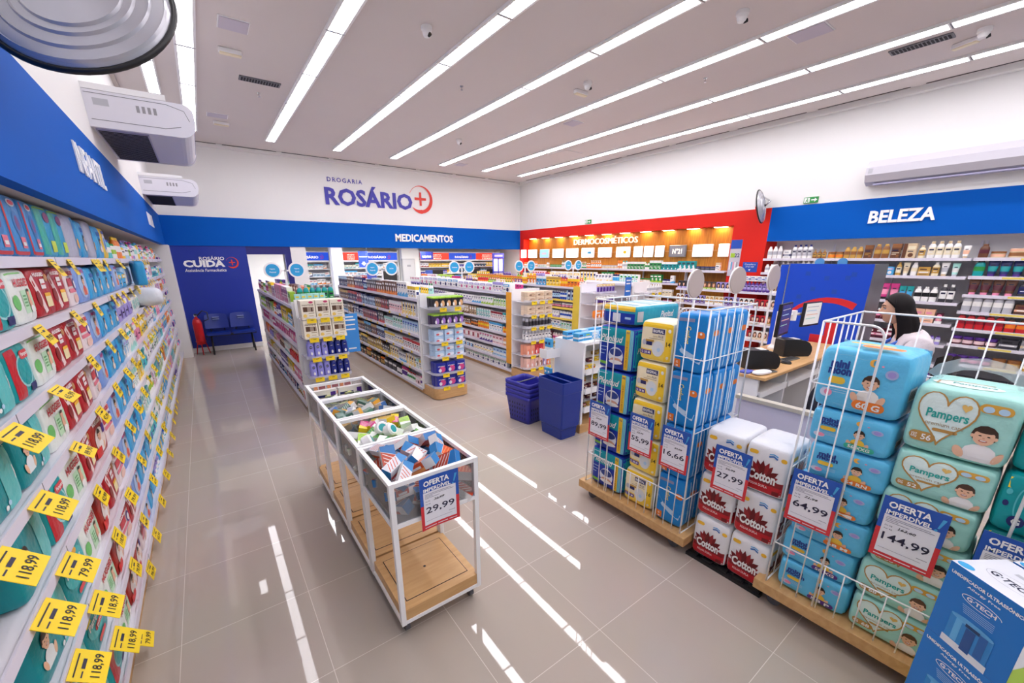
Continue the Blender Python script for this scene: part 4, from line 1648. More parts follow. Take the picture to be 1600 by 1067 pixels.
# stacked humidifier boxes at the right edge
yaw = math.atan2(-.816, -.578)
ex = Vector((math.cos(yaw), math.sin(yaw), 0))
ey = Vector((-ex.y, ex.x, 0))
HM = pack_humidifier(.23, .19, .285)
c0 = Vector((1.893, .036, 0)) + ex * .115 + ey * .095
for k in range(3):
    put(HM, 'humidifier_box', (c0.x, c0.y, .052 + .286 * k - .006), yaw + (0, .0, 0)[k], 'blue and white humidifier box, %s of the stack at the right edge' % ('lowest', 'middle', 'topmost')[k], 'box', 'humidifier boxes')
c1 = c0 + ey * .2 + ex * .01
for k in range(3):
    put(HM, 'humidifier_box', (c1.x, c1.y, .046 + .286 * k + .0), yaw, 'humidifier box, %s of the stack behind the front one' % ('lowest', 'middle', 'topmost')[k], 'box', 'humidifier boxes')
c2 = c0 + ex * .24 + ey * .01
for k in range(3):
    put(HM, 'humidifier_box', (c2.x, c2.y, .046 + .286 * k - .06 * (k == 2)), yaw, 'humidifier box, %s of the stack cut off by the frame edge' % ('lowest', 'middle', 'topmost')[k], 'box', 'humidifier boxes') if k < 2 else None
m = MB()
m.box(-.27, .6, -.36, .36, 0, .022, C('red'))
m.box(-.272, .602, -.362, .362, .022, .046, C('e2bd3a'))
tag(m.build('floor_platform', None, (c0.x + ey.x * .12, c0.y + ey.y * .12, 0), yaw), 'low red and yellow platform under the humidifier boxes', 'platform')

# posters on cages and stacks
poster((2.236, 1.893, .715), RX, '204,90', '89,99', 'price poster 89,99 on the Plenitud packs')
poster((2.236, 1.523, .73), RX, '75,99', '55,99', 'price poster 55,99 on the yellow BIGFRAL packs', w=.19)
poster((2.236, 1.268, .722), RX, '49,98', '16,66', 'price poster 16,66 on the blue Confort packs', w=.195, old_pos=.03)
poster((2.258, .924, .71), RX, '33,99', '27,99', 'price poster 27,99 on the toilet paper packs', curl=.3)
poster((2.255, .53, .728), RX, '71,99', '64,99', 'price poster 64,99 on the mini moon packs', w=.2, h=.29)
poster((2.255, .182, .745), RX, '163,60', '144,99', 'price poster 144,99 on the mint Pampers packs', w=.205, h=.3)
poster((2.255, -.105, .745), RX, '119,90', '99,99', 'price poster partly hidden by the blue humidifier box', w=.2, h=.29)
# ================================================================== white bin carts in the aisle
def bar(m, a, b, s=.011, mt='white_metal'):
    (x0, y0, z0), (x1, y1, z1) = a, b
    m.box(min(x0, x1) - s, max(x0, x1) + s, min(y0, y1) - s, max(y0, y1) + s, min(z0, z1) - s, max(z0, z1) + s, mt)


def cart(y0, y1, label):
    x0, x1 = .513, .988
    t = thing('bin_cart', label, 'display cart', (0, 0, 0), 0, 'white bin carts in the aisle')
    ox, oy = (x0 + x1) / 2, (y0 + y1) / 2
    t.location = (ox, oy, 0)
    a, b = (x1 - x0) / 2 - .012, (y1 - y0) / 2 - .014
    m = MB()
    for nm, zz in (('bin_frame', (.895, .675)), ('base_frame', (.1,))):
        m = MB()
        for z in zz:
            for s in (-1, 1):
                bar(m, (-a, s * b, z), (a, s * b, z))
                bar(m, (s * a, -b, z), (s * a, b, z))
        if nm == 'bin_frame':
            for sx in (-1, 1):
                for sy in (-1, 1):
                    bar(m, (sx * a, sy * b, .675), (sx * a, sy * b, .895), .0115)
        m.build(nm, t)
    for sx in (-1, 1):
        for sy in (-1, 1):
            m = MB()
            bar(m, (sx * a, sy * b, .1), (sx * a, sy * b, .895), .0125)
            m.build('leg', t)
            caster(t, sx * (a - .03), sy * (b - .035), .088, .028)
    MB().box(-a, a, -b - .008, b + .008, .11, .175, 'wood_light').box(-a + .04, a - .04, -b + .045, b - .045, .1748, .1762, 'dark_gap').box(-a + .044, a - .044, -b + .049, b - .049, .175, .177, 'wood_light').lathe([(.008, .177), (.008, .1775)], 'dark_gap', 10).build('base_shelf', t)
    MB().box(-a, a, -b, b, .662, .67, 'white_metal').build('bin_floor', t)
    for nm, q in (('front', (-a, a, -b - .002, -b + .002)), ('back', (-a, a, b - .002, b + .002)), ('s', (-a - .002, -a + .002, -b, b)), ('s', (a - .002, a + .002, -b, b))):
        MB().box(*q, .686, .884, 'acrylic').build('acrylic_panel', t)
    return t


CY = [(1.62, 2.095), (2.10, 2.575), (2.58, 3.045), (3.05, 3.515)]
CL = ['white bin cart nearest the camera, full of orange and blue boxes', 'second white bin cart, filled with green and white packs',
      'third white bin cart, filled with dark green cartons', 'last white bin cart, holding a few slim green boxes']
for (a, b), l in zip(CY, CL):
    cart(a, b, l)


def pointed(w, d, h, a, b, c):
    """a carton with a slanted two-colour print"""
    m = MB()
    m.box(-w / 2, w / 2, -d / 2, d / 2, 0, h, C('white', .3))
    for f, W, H in ((plane((0, 0, h), (1, 0, 0), (0, 1, 0)), w, d), (plane((0, 0, 0), (1, 0, 0), (0, -1, 0)), w, d)):
        m.poly([(-W / 2, -H / 2), (W * .1, -H / 2), (W * .3, H / 2), (-W / 2, H / 2)], C(a, .3), f, .0008)
        m.poly([(W * .12, -H / 2), (W / 2, -H / 2), (W / 2, H / 2), (W * .32, H / 2)], C(b, .3), f, .0008)
        for i in range(4):
            m.band([(-W * .45 + i * W * .14, -H * .4), (-W * .2 + i * W * .14, H * .4)], W * .03, C(c, .3), f, .0012)
    f = plane((0, -d / 2, 0), (1, 0, 0), (0, 0, 1))
    m.rect(-w / 2, w * .1, 0, h, C(a, .3), f, .0008)
    m.rect(-w / 2, w * .1, 0, h * .35, C(c, .3), f, .0011)
    m.rect(-w * .4, 0, h * .4, h * .65, C('white', .3), f, .0014)
    for f in (side(w), lside(w)):
        m.rect(-d / 2, d / 2, 0, h, C(b, .3), f, .0008)
    return m.mesh('carton')


def heap(kinds, x0, x1, y0, y1, nx, ny, z0, dz, layers, rng, name, label, group, cat='box', tilt=.7, skip=0.0):
    """loosely tumbled boxes: one per cell and layer, each turned its own way"""
    for L in range(layers):
        off = .5 if L % 2 else 0
        for i in range(nx):
            for j in range(ny):
                if rng.random() < skip:
                    continue
                me, dims = rng.choice(kinds)
                x = x0 + (x1 - x0) * (i + .5) / nx + rng.uniform(-.012, .012)
                y = y0 + (y1 - y0) * (j + .5) / ny + rng.uniform(-.012, .012)
                z = z0 + dz * L + rng.uniform(0, dz * .25)
                put(me, name, (x, y, z), label=label, cat=cat, group=group,
                    rot=(rng.uniform(-tilt, tilt), rng.uniform(-tilt, tilt), rng.uniform(0, 6.28)))


rng = random.Random(11)
K1 = [(pointed(.15, .066, .05, 'd8562a', '2f86c8', 'f0a060'), 0), (pointed(.145, .075, .042, 'c9482a', '2878bc', 'f4efe8'), 0), (pointed(.13, .055, .055, 'e8e6ea', '2f86c8', 'd8562a'), 0)]
heap(K1, .54, .96, 1.65, 2.07, 4, 4, .69, .08, 2, rng, 'medicine_carton', 'orange and blue carton lying loose in the nearest bin cart', 'loose cartons in the nearest bin cart', tilt=.5)
heap(K1, .56, .94, 1.68, 2.05, 3, 4, .865, .04, 1, rng, 'medicine_carton', 'orange and blue carton lying loose in the nearest bin cart', 'loose cartons in the nearest bin cart', tilt=.9)
K2 = [(pointed(.12, .06, .04, 'f1f1ee', 'a6cf3e', '3f9a58'), 0), (pointed(.11, .065, .045, 'b2d94a', 'eef2ea', '2b9447'), 0), (pointed(.12, .06, .04, '3d8f4e', 'eef2ea', 'a6cf3e'), 0)]
heap(K2, .55, .95, 2.13, 2.54, 4, 5, .70, .06, 2, rng, 'medicine_carton', 'green and white carton lying loose in the second bin cart', 'loose packs in the second bin cart', tilt=.5)
heap(K2, .55, .95, 2.13, 2.42, 4, 3, .83, .04, 1, rng, 'medicine_carton', 'green and white carton lying loose in the second bin cart', 'loose packs in the second bin cart', tilt=.6)
K2b = [(pointed(.13, .07, .05, 'f0d22c', 'e8c020', 'd84f8c'), 0), (pointed(.1, .05, .035, 'd84f8c', 'f0d22c', 'f4f0f0'), 0)]
heap(K2b, .62, .92, 2.46, 2.55, 4, 1, .83, .03, 1, rng, 'medicine_carton', 'yellow and pink carton at the back of the second bin cart', 'yellow and pink cartons in the second bin cart', tilt=.4)
m = MB()
m.lathe([(.032, -.03), (.04, -.02), (.04, .02), (.032, .03)], C('white', .3), 16)
m.lathe([(.024, .0305), (.0, .031)], C('teal', .3), 16)
RD = m.mesh('round_pack')
for i, (x, y, z) in enumerate(((.72, 2.3, .90), (.755, 2.25, .895), (.6, 2.19, .885))):
    put(RD, 'round_soap_pack', (x, y, z), label='white round soap pack with teal centre in the second bin cart', cat='soap', group='round soap packs', rot=(1.0, .3 * i, .5 * i))
K3 = [(pointed(.1, .06, .05, '3d6f5a', '4a8266', 'dfe8e2'), 0), (pointed(.11, .055, .05, '456f62', 'e3a42c', 'cfd8d2'), 0), (pointed(.1, .05, .045, 'dfe6ea', '4a78b8', '8a7cc0'), 0)]
heap(K3, .55, .95, 2.62, 3.0, 4, 4, .70, .055, 3, rng, 'medicine_carton', 'dark green carton lying loose in the third bin cart', 'loose cartons in the third bin cart', tilt=.5, skip=.1)
K4 = [(pointed(.17, .035, .022, '5c7a3c', '3d4a34', 'd6d24a'), 0), (pointed(.16, .04, .022, 'c8cf3a', '44543a', 'e8e8d8'), 0)]
heap(K4, .58, .92, 3.1, 3.46, 2, 5, .70, .045, 3, rng, 'medicine_carton', 'slim green carton lying loose in the last bin cart', 'loose cartons in the last bin cart', tilt=.3)
m = MB()
m.box(-.1, .1, -.02, .02, 0, .14, C('eee8e4', .3))
f = fr(.04)
m.rect(-.09, .02, .08, .1, C('navy'), f, .001)
m.rect(-.09, .06, .04, .06, C('orange'), f, .001)
m.rect(.05, .09, .02, .12, C('purple'), f, .001)
BX = m.mesh('carton')
for i in range(2):
    put(BX, 'supplement_carton', (.64 + .215 * i, 3.475, .715), label='white carton standing at the back of the last bin cart', cat='box', group='white cartons in the last bin cart')
poster((.757, 1.612, .752), 0.0, '36,99', '29,99', 'price poster 29,99 hanging on the nearest bin cart', tilt=.0, curl=.5, w=.21, h=.285)


# ================================================================== shopping baskets
mat('basket_blue', '10318f', r=0.35)
mat('basket_violet', '2f2f9c', r=0.4)


def basket(loc, rz, w, d, h, k, label, mt, taper=.84, group=None, handle=False):
    t = thing('shopping_basket', label, 'basket', loc, rz, group)
    m = MB()
    hw, hd, T = w / 2, d / 2, .006

    def ring(sx, sy, z, r=.035, n=5):
        out = []
        for cxs, cys, a0 in ((1, 1, 0), (-1, 1, 90), (-1, -1, 180), (1, -1, 270)):
            for i in range(n):
                a = math.radians(a0 + 90 * i / (n - 1))
                out.append((cxs * (sx - r) + r * math.cos(a), cys * (sy - r) + r * math.sin(a), z))
        return out
    R = [ring(hw * taper, hd * taper, 0), ring(hw * (taper + .01), hd * (taper + .01), h * .12), ring(hw * .955, hd * .955, h * .86), ring(hw, hd, h * .88), ring(hw, hd, h), ring(hw - .012, hd - .012, h),
         ring(hw * .95 - T, hd * .95 - T, h * .86), ring(hw * taper - T, hd * taper - T, .008)]
    n = len(R[0])
    vs = [p for r in R for p in r]
    fs = [(q * n + i, q * n + (i + 1) % n, (q + 1) * n + (i + 1) % n, (q + 1) * n + i) for q in range(len(R) - 1) for i in range(n)]
    fs += [tuple(range(n))[::-1], tuple((len(R) - 1) * n + i for i in range(n))]
    m.add(vs, fs, mt, True)
    m.build('shell', t)
    m = MB()
    for f, W in ((plane((0, -hd * .87, 0), (1, 0, 0), (0, -.0, 1)), w * .6), (plane((-hw * .87, 0, 0), (0, -1, 0), (0, 0, 1)), d * .6)):
        for i in range(7):
            u = -W / 2 + W * i / 6
            m.rect(u - .006, u + .006, h * .16, h * .24, 'dark_gap', f, .006 + .0)
    m.build('slots', t)
    if handle:
        m = MB()
        m.tube([(-hw * .9, 0, h), (-hw * .7, 0, h - .012), (hw * .7, 0, h - .012), (hw * .9, 0, h)], .008, 'grey_plastic', 8)
        m.build('handle', t)
    return t


# tall stack of trolley baskets (front) and the nested hand baskets behind it
t = thing('shopping_basket', 'tall dark blue basket stack standing in front, beside the cage', 'basket', (2.945, 3.07, 0), .0)
m = MB()
hw, hd, h = .145, .2, .65


def sq(a, b, z, r=.012):
    return [(-a + r, -b, z), (a - r, -b, z), (a, -b + r, z), (a, b - r, z), (a - r, b, z), (-a + r, b, z), (-a, b - r, z), (-a, -b + r, z)]


R = [sq(hw * .76, hd * .8, .0), sq(hw * .84, hd * .86, .12), sq(hw * .93, hd * .94, .135), sq(hw * .985, hd * .985, h * .8), sq(hw, hd, h * .81), sq(hw, hd, h), sq(hw - .01, hd - .01, h), sq(hw * .93, hd * .93, h * .75), sq(hw * .8, hd * .8, .2)]
vs = [p for r in R for p in r]
fs = [(q * 8 + i, q * 8 + (i + 1) % 8, (q + 1) * 8 + (i + 1) % 8, (q + 1) * 8 + i) for q in range(len(R) - 1) for i in range(8)] + [tuple(range(8))[::-1], tuple(64 + i for i in range(8))]
m.add(vs, fs, 'basket_blue')
m.build('shell', t)
m = MB()
for i in range(3):
    z = .03 + .032 * i
    m.box(-hw * .76, hw * .76, -hd * (.80 + .014 * i) - .004, -hd * .7, z, z + .01, 'basket_blue')
    m.box(-hw * (.74 + .02 * i) - .004, -hw * .6, -hd * .78, hd * .78, z, z + .01, 'basket_blue')
m.build('base_ribs', t)
m = MB()
m.tube([(0, -hd * .9, h - .015), (0, hd * .9, h - .015)], .012, 'basket_blue', 8)
m.tube([(-hw * .5, hd * .6, h - .1), (hw * .5, hd * .6, h - .1)], .01, 'basket_blue', 8)
m.build('handle', t)
for k in range(4):
    basket((2.93, 3.63, .055 * k), .12, .34 + .003 * k, .42, .34, k, 'violet blue hand basket, %s in the nested stack' % ('lowest', 'second from the bottom', 'third from the bottom', 'topmost')[k],
           'basket_violet', .8, 'nested hand baskets', k == 3)
# ================================================================== left wall: baby goods
LZ = [1.90, 1.645, 1.40, 1.145, .885, .62, .37, .14]
LN = ['top', 'second', 'third', 'fourth', 'fifth', 'sixth', 'seventh', 'bottom']
LF = -.585          # front edge of the shelves
LY0, LY1 = .9, 10.2
t = thing('baby_goods_shelving', 'long white wall shelving of baby goods under INFANTIL fascia', 'shelving', (LF, LY0, 0))
t.location = (LF, LY0, 0)
for i, z in enumerate(LZ):
    s = MB().box(-.455, 0, 0, LY1 - LY0, z - .022, z, 'shelf_white').build('shelf', t)
    m = MB()
    m.box(-.001, .006, 0, LY1 - LY0, z - .036, z + .006, 'rail_white')
    for q in range(9):
        m.box(.0055, .0068, q * 1.05, q * 1.05 + .004, z - .036, z + .006, 'grey_plastic')
    m.build('price_rail', s)
MB().box(-.455, -.02, 0, LY1 - LY0, 0, .1, 'wood_light').build('plinth', t)
for q in range(10):
    y = q * 1.03
    m = MB()
    m.box(-.45, -.42, y - .015, y + .015, .1, 2.16, 'shelf_white')
    for z in range(40):
        m.box(-.4205, -.419, y - .006, y + .006, .14 + z * .05, .16 + z * .05, 'dark_gap')
    m.build('upright', t)

L90 = math.pi / 2        # facing the aisle (towards +x)


def simple_pack(w, d, h, body, fnc, n=8):
    m = MB()
    pillow(m, w, d, h, film(body), n, 8)
    f = se(w, d, h, n)
    fnc(m, f, w, h)
    return m.mesh('pack_body')


def huggies(m, f, w, z):
    m.ell(-w * .36, z * .42, w * .12, z * .14, C('6fc06a'), f, .0015)
    m.rect(-w * .1, w * .44, z * .2, z * .62, C('bfe3c0'), f, .0012, 6, 4)
    m.text('HUGGIES', C('red'), f, w * .02, z * .76, w=w * .62, h=z * .15, e=.002, bold=.03)
    m.ell(w * .2, z * .55, w * .06, z * .07, C('e6b090'), f, .003)
    m.ell(w * .2, z * .61, w * .06, z * .03, C('3a2418'), f, .0035)
    m.ell(w * .2, z * .38, w * .07, z * .13, C('e6b090'), f, .003)
    m.ell(w * .21, z * .26, w * .09, z * .07, C('white'), f, .004)
    for i in range(4):
        m.rect(-w * .06, w * .08, z * (.5 - .06 * i), z * (.53 - .06 * i), C('5aa862'), f, .002, 2, 1)
    m.rect(-w * .47, w * .2, z * .93, z * .97, C('7cc46a'), f, .0012, 5, 1)


def hug_red(m, f, w, z):
    m.rect(-w * .05, w * .18, z * .58, z * .78, C('f0ebea'), f, .002, 3, 2)
    m.rect(-w * .03, w * .16, z * .66, z * .69, C('red'), f, .003)
    m.rect(w * .0, w * .3, z * .2, z * .42, C('f2e2b0'), f, .002, 3, 2)
    m.rect(w * .0, w * .3, z * .42, z * .49, C('f0b92c'), f, .002, 3, 1)
    m.band([(-w * .4, z * .85), (-w * .25, z * .5), (-w * .1, z * .1)], .035, C('e9d7d4'), f, .0015)
    m.ell(-w * .3, z * .4, w * .1, z * .16, C('8a2420'), f, .0018)
    m.ell(w * .3, z * .8, w * .1, z * .08, C('c89058'), f, .002)
    m.text('HUGGIES', C('white'), f, -w * .05, z * .88, w=w * .5, h=z * .09, e=.003, bold=.04)


def hug_red2(m, f, w, z):
    m.ell(0, z * .42, w * .34, z * .3, C('e8d9d4'), f, .0015)
    child(m, f, -w * .05, z * .55, z * .28, '3a2418', 'f0ebe8', .002)
    m.rect(-w * .46, -w * .1, z * .04, z * .3, C('d8201f'), f, .004, 3, 2)
    m.text('HUGGIES', C('white'), f, 0, z * .86, w=w * .55, h=z * .1, e=.003, bold=.04)
    m.rect(w * .2, w * .42, z * .5, z * .72, C('purple'), f, .003, 3, 2)


def hug_white(m, f, w, z):
    m.text('HUGGIES', C('red'), f, 0, z * .84, w=w * .66, h=z * .12, e=.003, bold=.05)
    m.rect(-w * .4, w * .05, z * .52, z * .72, C('c83a48'), f, .002, 3, 2)
    m.ell(w * .24, z * .55, w * .13, z * .16, C('purple'), f, .002)
    m.ell(w * .24, z * .55, w * .08, z * .1, C('white'), f, .003)
    m.rect(-w * .4, w * .3, z * .36, z * .46, C('e2788a'), f, .002, 4, 2)
    m.ell(w * .1, z * .2, w * .25, z * .12, C('f0c6b8'), f, .002)


def pants(m, f, w, z):
    m.ell(0, z * .62, w * .42, z * .3, film('36b4b6'), f, .0012)
    m.text('Pampers', C('white'), f, -w * .05, z * .68, w=w * .62, h=z * .17, e=.003, bold=.03)
    pill(m, f, w * .06, z * .5, w * .44, z * .12, C('d8484e'), .003)
    m.text('pants', C('white'), f, w * .06, z * .5, w=w * .3, h=z * .08, e=.004, bold=.03)
    pill(m, f, w * .02, z * .22, w * .36, z * .1, C('d8484e'), .003)
    m.rect(-w * .42, -w * .22, z * .78, z * .86, C('f2d12a'), f, .003)
    m.ell(w * .1, z * .86, w * .08, z * .06, C('e0a63c'), f, .003)


def teal_child(m, f, w, z):
    m.rect(w * .12, w * .46, z * .06, z * .94, film('5fc4c4'), f, .0012, 4, 6)
    m.band([(w * .46, z * .96), (w * .42, z * .5), (w * .46, z * .04)], .014, C('white'), f, .002)
    child(m, f, -w * .24, z * .62, z * .26, '2c1c16', 'e9eef0', .002)
    m.ell(w * .05, z * .16, w * .03, z * .04, C('white'), f, .002)
    m.ell(w * .12, z * .2, w * .03, z * .04, C('paleblue'), f, .002)


def teal_red(m, f, w, z):
    m.rect(-w * .47, -w * .1, z * .04, z * .96, film('c4202c'), f, .0012, 4, 8)
    m.ell(w * .06, z * .5, w * .3, z * .3, C('9fd6d8'), f, .0015)
    m.ell(w * .06, z * .5, w * .26, z * .26, film('14a0a4'), f, .002)
    pill(m, f, w * .22, z * .78, w * .4, z * .16, C('d8484e'), .0025)
    m.text('Pampers', C('white'), f, w * .22, z * .78, w=w * .3, h=z * .09, e=.004, bold=.03)
    m.rect(w * .1, w * .36, z * .08, z * .24, C('navy'), f, .003, 3, 2)


def blue_kids(m, f, w, z):
    m.rect(-w * .48, -w * .42, z * .03, z * .97, C('c8303a'), f, .0012, 1, 8)
    m.rect(-w * .48, w * .48, z * .02, z * .1, C('c8303a'), f, .0014, 8, 1)
    m.ell(w * .02, z * .88, w * .22, z * .07, C('f0f2f6'), f, .002)
    m.ell(w * .02, z * .88, w * .17, z * .045, C('d8404a'), f, .003)
    m.ell(w * .04, z * .55, w * .2, z * .2, C('3a7cc0'), f, .0015)
    m.ell(w * .05, z * .56, w * .1, z * .12, C('7c4a86'), f, .002)
    m.rect(-w * .02, w * .24, z * .16, z * .34, C('e6788c'), f, .002, 2, 2)
    m.rect(w * .02, w * .2, z * .2, z * .26, C('white'), f, .003)


def green_kids(m, f, w, z):
    m.rect(-w * .47, -w * .1, z * .05, z * .95, film('46b4a0'), f, .0012, 3, 6)
    m.ell(w * .18, z * .78, w * .2, z * .1, C('8a3c6c'), f, .002)
    m.rect(w * .05, w * .4, z * .12, z * .34, C('c8dc3c'), f, .002, 2, 2)
    m.rect(-w * .48, w * .48, z * .93, z * .98, C('a6d03c'), f, .0014, 6, 1)


def grey_plain(m, f, w, z):
    m.rect(w * .2, w * .47, z * .04, z * .96, film('3d9ad8'), f, .0012, 3, 6)
    m.ell(w * .32, z * .35, w * .1, z * .12, C('f0b050'), f, .002)


def sky(m, f, w, z):
    m.band([(-w * .4, z * .9), (-w * .1, z * .5), (-w * .2, z * .1)], .012, C('8fd0f0'), f, .0012)
    m.ell(w * .14, z * .3, w * .12, z * .1, C('f0a060'), f, .002)
    m.rect(-w * .1, w * .35, z * .7, z * .82, C('2a5fb0'), f, .002, 3, 1)
    child(m, f, w * .12, z * .52, z * .2, '3a2418', 'f0ece8', .0025)


def lilac_kids(m, f, w, z):
    m.ell(0, z * .5, w * .34, z * .36, C('a9c4ea'), f, .0012)
    child(m, f, w * .04, z * .6, z * .26, '4a3020', 'd8584c', .002)
    m.text('PANTS', C('c8307f'), f, w * .1, z * .86, w=w * .4, h=z * .1, e=.003, bold=.04)


def yellow_bag(m, f, w, z):
    m.ell(0, z * .5, w * .3, z * .3, C('white'), f, .0015)
    m.ell(0, z * .5, w * .22, z * .2, C('3a7cc0'), f, .002)
    m.rect(-w * .3, w * .3, z * .8, z * .9, C('2a4aa0'), f, .002, 3, 1)


LP = dict(teal=('teal Pampers diaper pack with a child', '0f8f96', teal_child, .33), tealred=('teal and red Pampers pack', '1aa3a6', teal_red, .24),
          pants=('teal Pampers pants diaper pack', '0b9298', pants, .27),
          white=('white and green HUGGIES pack', 'eaf0ea', huggies, .27), red=('red HUGGIES pack with white window', 'b3202a', hug_red, .25), red2=('red HUGGIES pack with a child', 'a8281f', hug_red2, .25),
          redwhite=('white and red HUGGIES pack', 'ecdfe0', hug_white, .24), bluekids=('blue and red diaper pack', '3f8fd0', blue_kids, .2), green=('green and blue diaper pack', '38a0c8', green_kids, .22),
          grey=('grey diaper pack with blue side', 'b5b6c6', grey_plain, .3), lilac=('light blue diaper pack', '7f9fdc', lilac_kids, .27), sky=('sky blue diaper pack', '3aa3da', sky, .23),
          yellow=('yellow baby goods pack', 'e8c22c', yellow_bag, .2))
LM = {}
# per shelf from the camera outwards
ROWS = [
    (2.15, 'bluekids bluekids bluekids bluekids green green grey sky grey sky yellow'),
    (1.83, 'tealred tealred white red red redwhite lilac sky sky sky sky lilac'),
    (1.74, 'teal tealred white red red redwhite lilac sky sky sky'),
    (1.55, 'teal teal white red red redwhite lilac sky sky sky'),
    (1.62, 'teal tealred white red red2 redwhite lilac sky sky sky'),
    (1.55, 'teal pants white red2 red redwhite lilac sky sky sky'),
    (1.62, 'pants pants white red2 redwhite red lilac sky sky sky'),
    (1.36, 'teal pants tealred white red2 red2 redwhite lilac sky sky')]
rng = random.Random(4)
LEND = []
TAGP = ['118,99', '79,99', '96,99', '65,99', '54,90', '89,90', '42,99']
for i, (y, s) in enumerate(ROWS):
    top = (2.165 if i == 0 else LZ[i - 1] - .03) - LZ[i]
    cnt = {}
    for k, nm in enumerate(s.split()):
        lab, body, fn, w = LP[nm]
        h = min(top - .012, .27 if i == 0 else .225)
        if nm in ('sky', 'yellow'):
            h *= .94
        key = (nm, round(h, 3))
        if key not in LM:
            LM[key] = simple_pack(w, .16 if nm != 'teal' else .2, h, body, fn)
        cnt[nm] = cnt.get(nm, 0) + 1
        lean = rng.uniform(-.05, .02)
        o = put(LM[key], 'diaper_pack', (LF - .012 - (.08 if nm != 'teal' else .1), y + w / 2, LZ[i]), L90 + rng.uniform(-.05, .05),
                '%s, %s of its kind on %s left wall shelf' % (lab, ORD[cnt[nm] - 1], LN[i]), 'diaper pack', 'diaper packs on the left wall')
        y += w + .012
        # a second pack behind keeps the shelf from looking empty
    LEND.append(y)

for nm in ('118,99', '79,99', '96,99', '65,99', '54,90', '89,90', '42,99', ''):
    tag_mesh(nm)


def price_tag(loc, rz, price, label, group, tilt=-.9, s=1.0):
    return put(TAGM[price], 'price_tag', loc, 0, label, 'price tag', group, rot=(tilt, 0, rz), scale=(s, s, s))


SPEC = {0: [2.9, 3.25, 3.9, 4.05, 4.3, 4.9], 1: [2.42, 3.0, 3.55, 4.2, 4.45, 4.75, 5.2, 5.6], 2: [1.83, 2.35, 3.05, 3.6, 4.15, 4.5, 4.9, 5.25],
        3: [1.5, 1.85, 2.35, 2.9, 3.45, 3.9, 4.3, 4.7, 5.2, 5.6], 4: [1.60, 1.86, 2.45, 2.95, 3.45, 3.9, 4.35, 4.8, 5.3], 5: [1.66, 1.98, 2.5, 2.95, 3.5, 4.0, 4.5, 5.0],
        6: [1.72, 2.05, 2.6, 3.1, 3.7, 4.3, 4.9, 5.5], 7: [1.9, 2.3, 2.9, 3.3, 3.8, 4.3, 4.8, 5.3]}
for i, ys in SPEC.items():
    for k, y in enumerate(ys):
        p = '118,99' if y < 2.3 and not (i == 4 and k == 1) else TAGP[(k + i) % 7]
        if (i, k) == (4, 1):
            p = '79,99'
        price_tag((LF + .008, y, LZ[i] - .004), L90 + rng.uniform(-.06, .06), p, 'yellow price tag %s, %s along %s left wall shelf rail' % (p, ORD[k], LN[i]), 'yellow tags on the left wall', rng.uniform(-.45, -.22) if y > 2.4 else -.8, 1.0 if y > 2.2 else 1.25)

# baby care goods farther along the shelves
rng = random.Random(21)
BK = [['lotion_bottle', 'shampoo_bottle', 'pump_bottle'], ['wipes_pack', 'shampoo_bottle', 'lotion_bottle', 'pad_pack'], ['wipes_pack', 'pad_pack', 'supplement_box'], ['wipes_pack', 'pad_pack', 'cream_box'],
      ['wipes_pack', 'medicine_box', 'pad_pack'], ['wipes_pack', 'supplement_box', 'lotion_bottle'], ['wipes_pack', 'pad_pack', 'shampoo_bottle'], ['wipes_pack', 'pad_pack', 'cream_jar']]
BP = [('white', 'skyblue', 'yellow'), ('paleblue', 'white', 'lilac'), ('yellow', 'white', 'skyblue'), ('white', 'pink', 'lilac'), ('skyblue', 'yellow', 'white'), ('lilac', 'white', 'purple'), ('white', 'lime', 'green'),
      ('orange', 'white', 'yellow'), ('white', 'mint', 'teal'), ('pink', 'white', 'magenta'), ('aqua', 'white', 'blue')]
for i, z in enumerate(LZ):
    f = maker(rng, BK[i], BP, 2, 4, (.13, .2), None)
    shelf_run('%s baby care shelf' % LN[i], f, (LF, LEND[i] + .05), L90, z, 9.45 - LEND[i], .02, rng, .2)
    for k in range(9):
        y = LEND[i] + .25 + k * .3 + rng.uniform(-.05, .05)
        if y < 8.2 and y > 5.7:
            price_tag((LF + .008, y, z - .004), L90, '', 'yellow price tag, %s beyond the diapers on %s left wall shelf' % (ORD[k], LN[i]), 'small yellow tags on the left wall', rng.uniform(-.4, -.2), .8)
# hanging cards and pacifiers near the back corner
for i in range(9):
    z = .32 + .19 * i
    for j in range(4):
        item('hanging_card', *(('white', 'lilac', 'pink'), ('cream', 'white', 'skyblue'), ('white', 'aqua', 'purple'))[(i + j) % 3], (LF - .03, 9.62 + .13 * j, z), L90, .1, .15, None,
             'hanging baby goods card, %s column, %s row up, far end of left wall' % (ORD[j], ORD[i]), 'baby goods card', 'hanging cards at the far end')

# a white fabric cap bag and a blue pack lying across the third shelf
m = MB()
pillow(m, .42, .3, .2, film('dfe3ea'), 3.2, 10)
f = se(.42, .3, .2, 3.2)
for i in range(7):
    m.band([(-.15 + .045 * i, .03), (-.12 + .04 * i, .17)], .006, C('c3c8d6'), f, .001)
m.build('pack_body')
o = tag(bpy.data.objects['pack_body'], 'large white ribbed diaper bag jutting from second left wall shelf', 'diaper pack')
o.name = 'diaper_bag'
o.location = (LF + .03, 6.05, 1.40)
o.rotation_euler = (0, .1, L90 + .1)
o = put(LM[[k for k in LM if k[0] == 'sky'][0]], 'diaper_pack', (LF + .06, 5.6, 1.646), L90 + .25, 'plain blue diaper pack jutting out above the white ribbed bag', 'diaper pack', scale=(1.2, .5, 1))
# ================================================================== gondolas (free-standing shelf rows)
R90 = -math.pi / 2       # facing -x


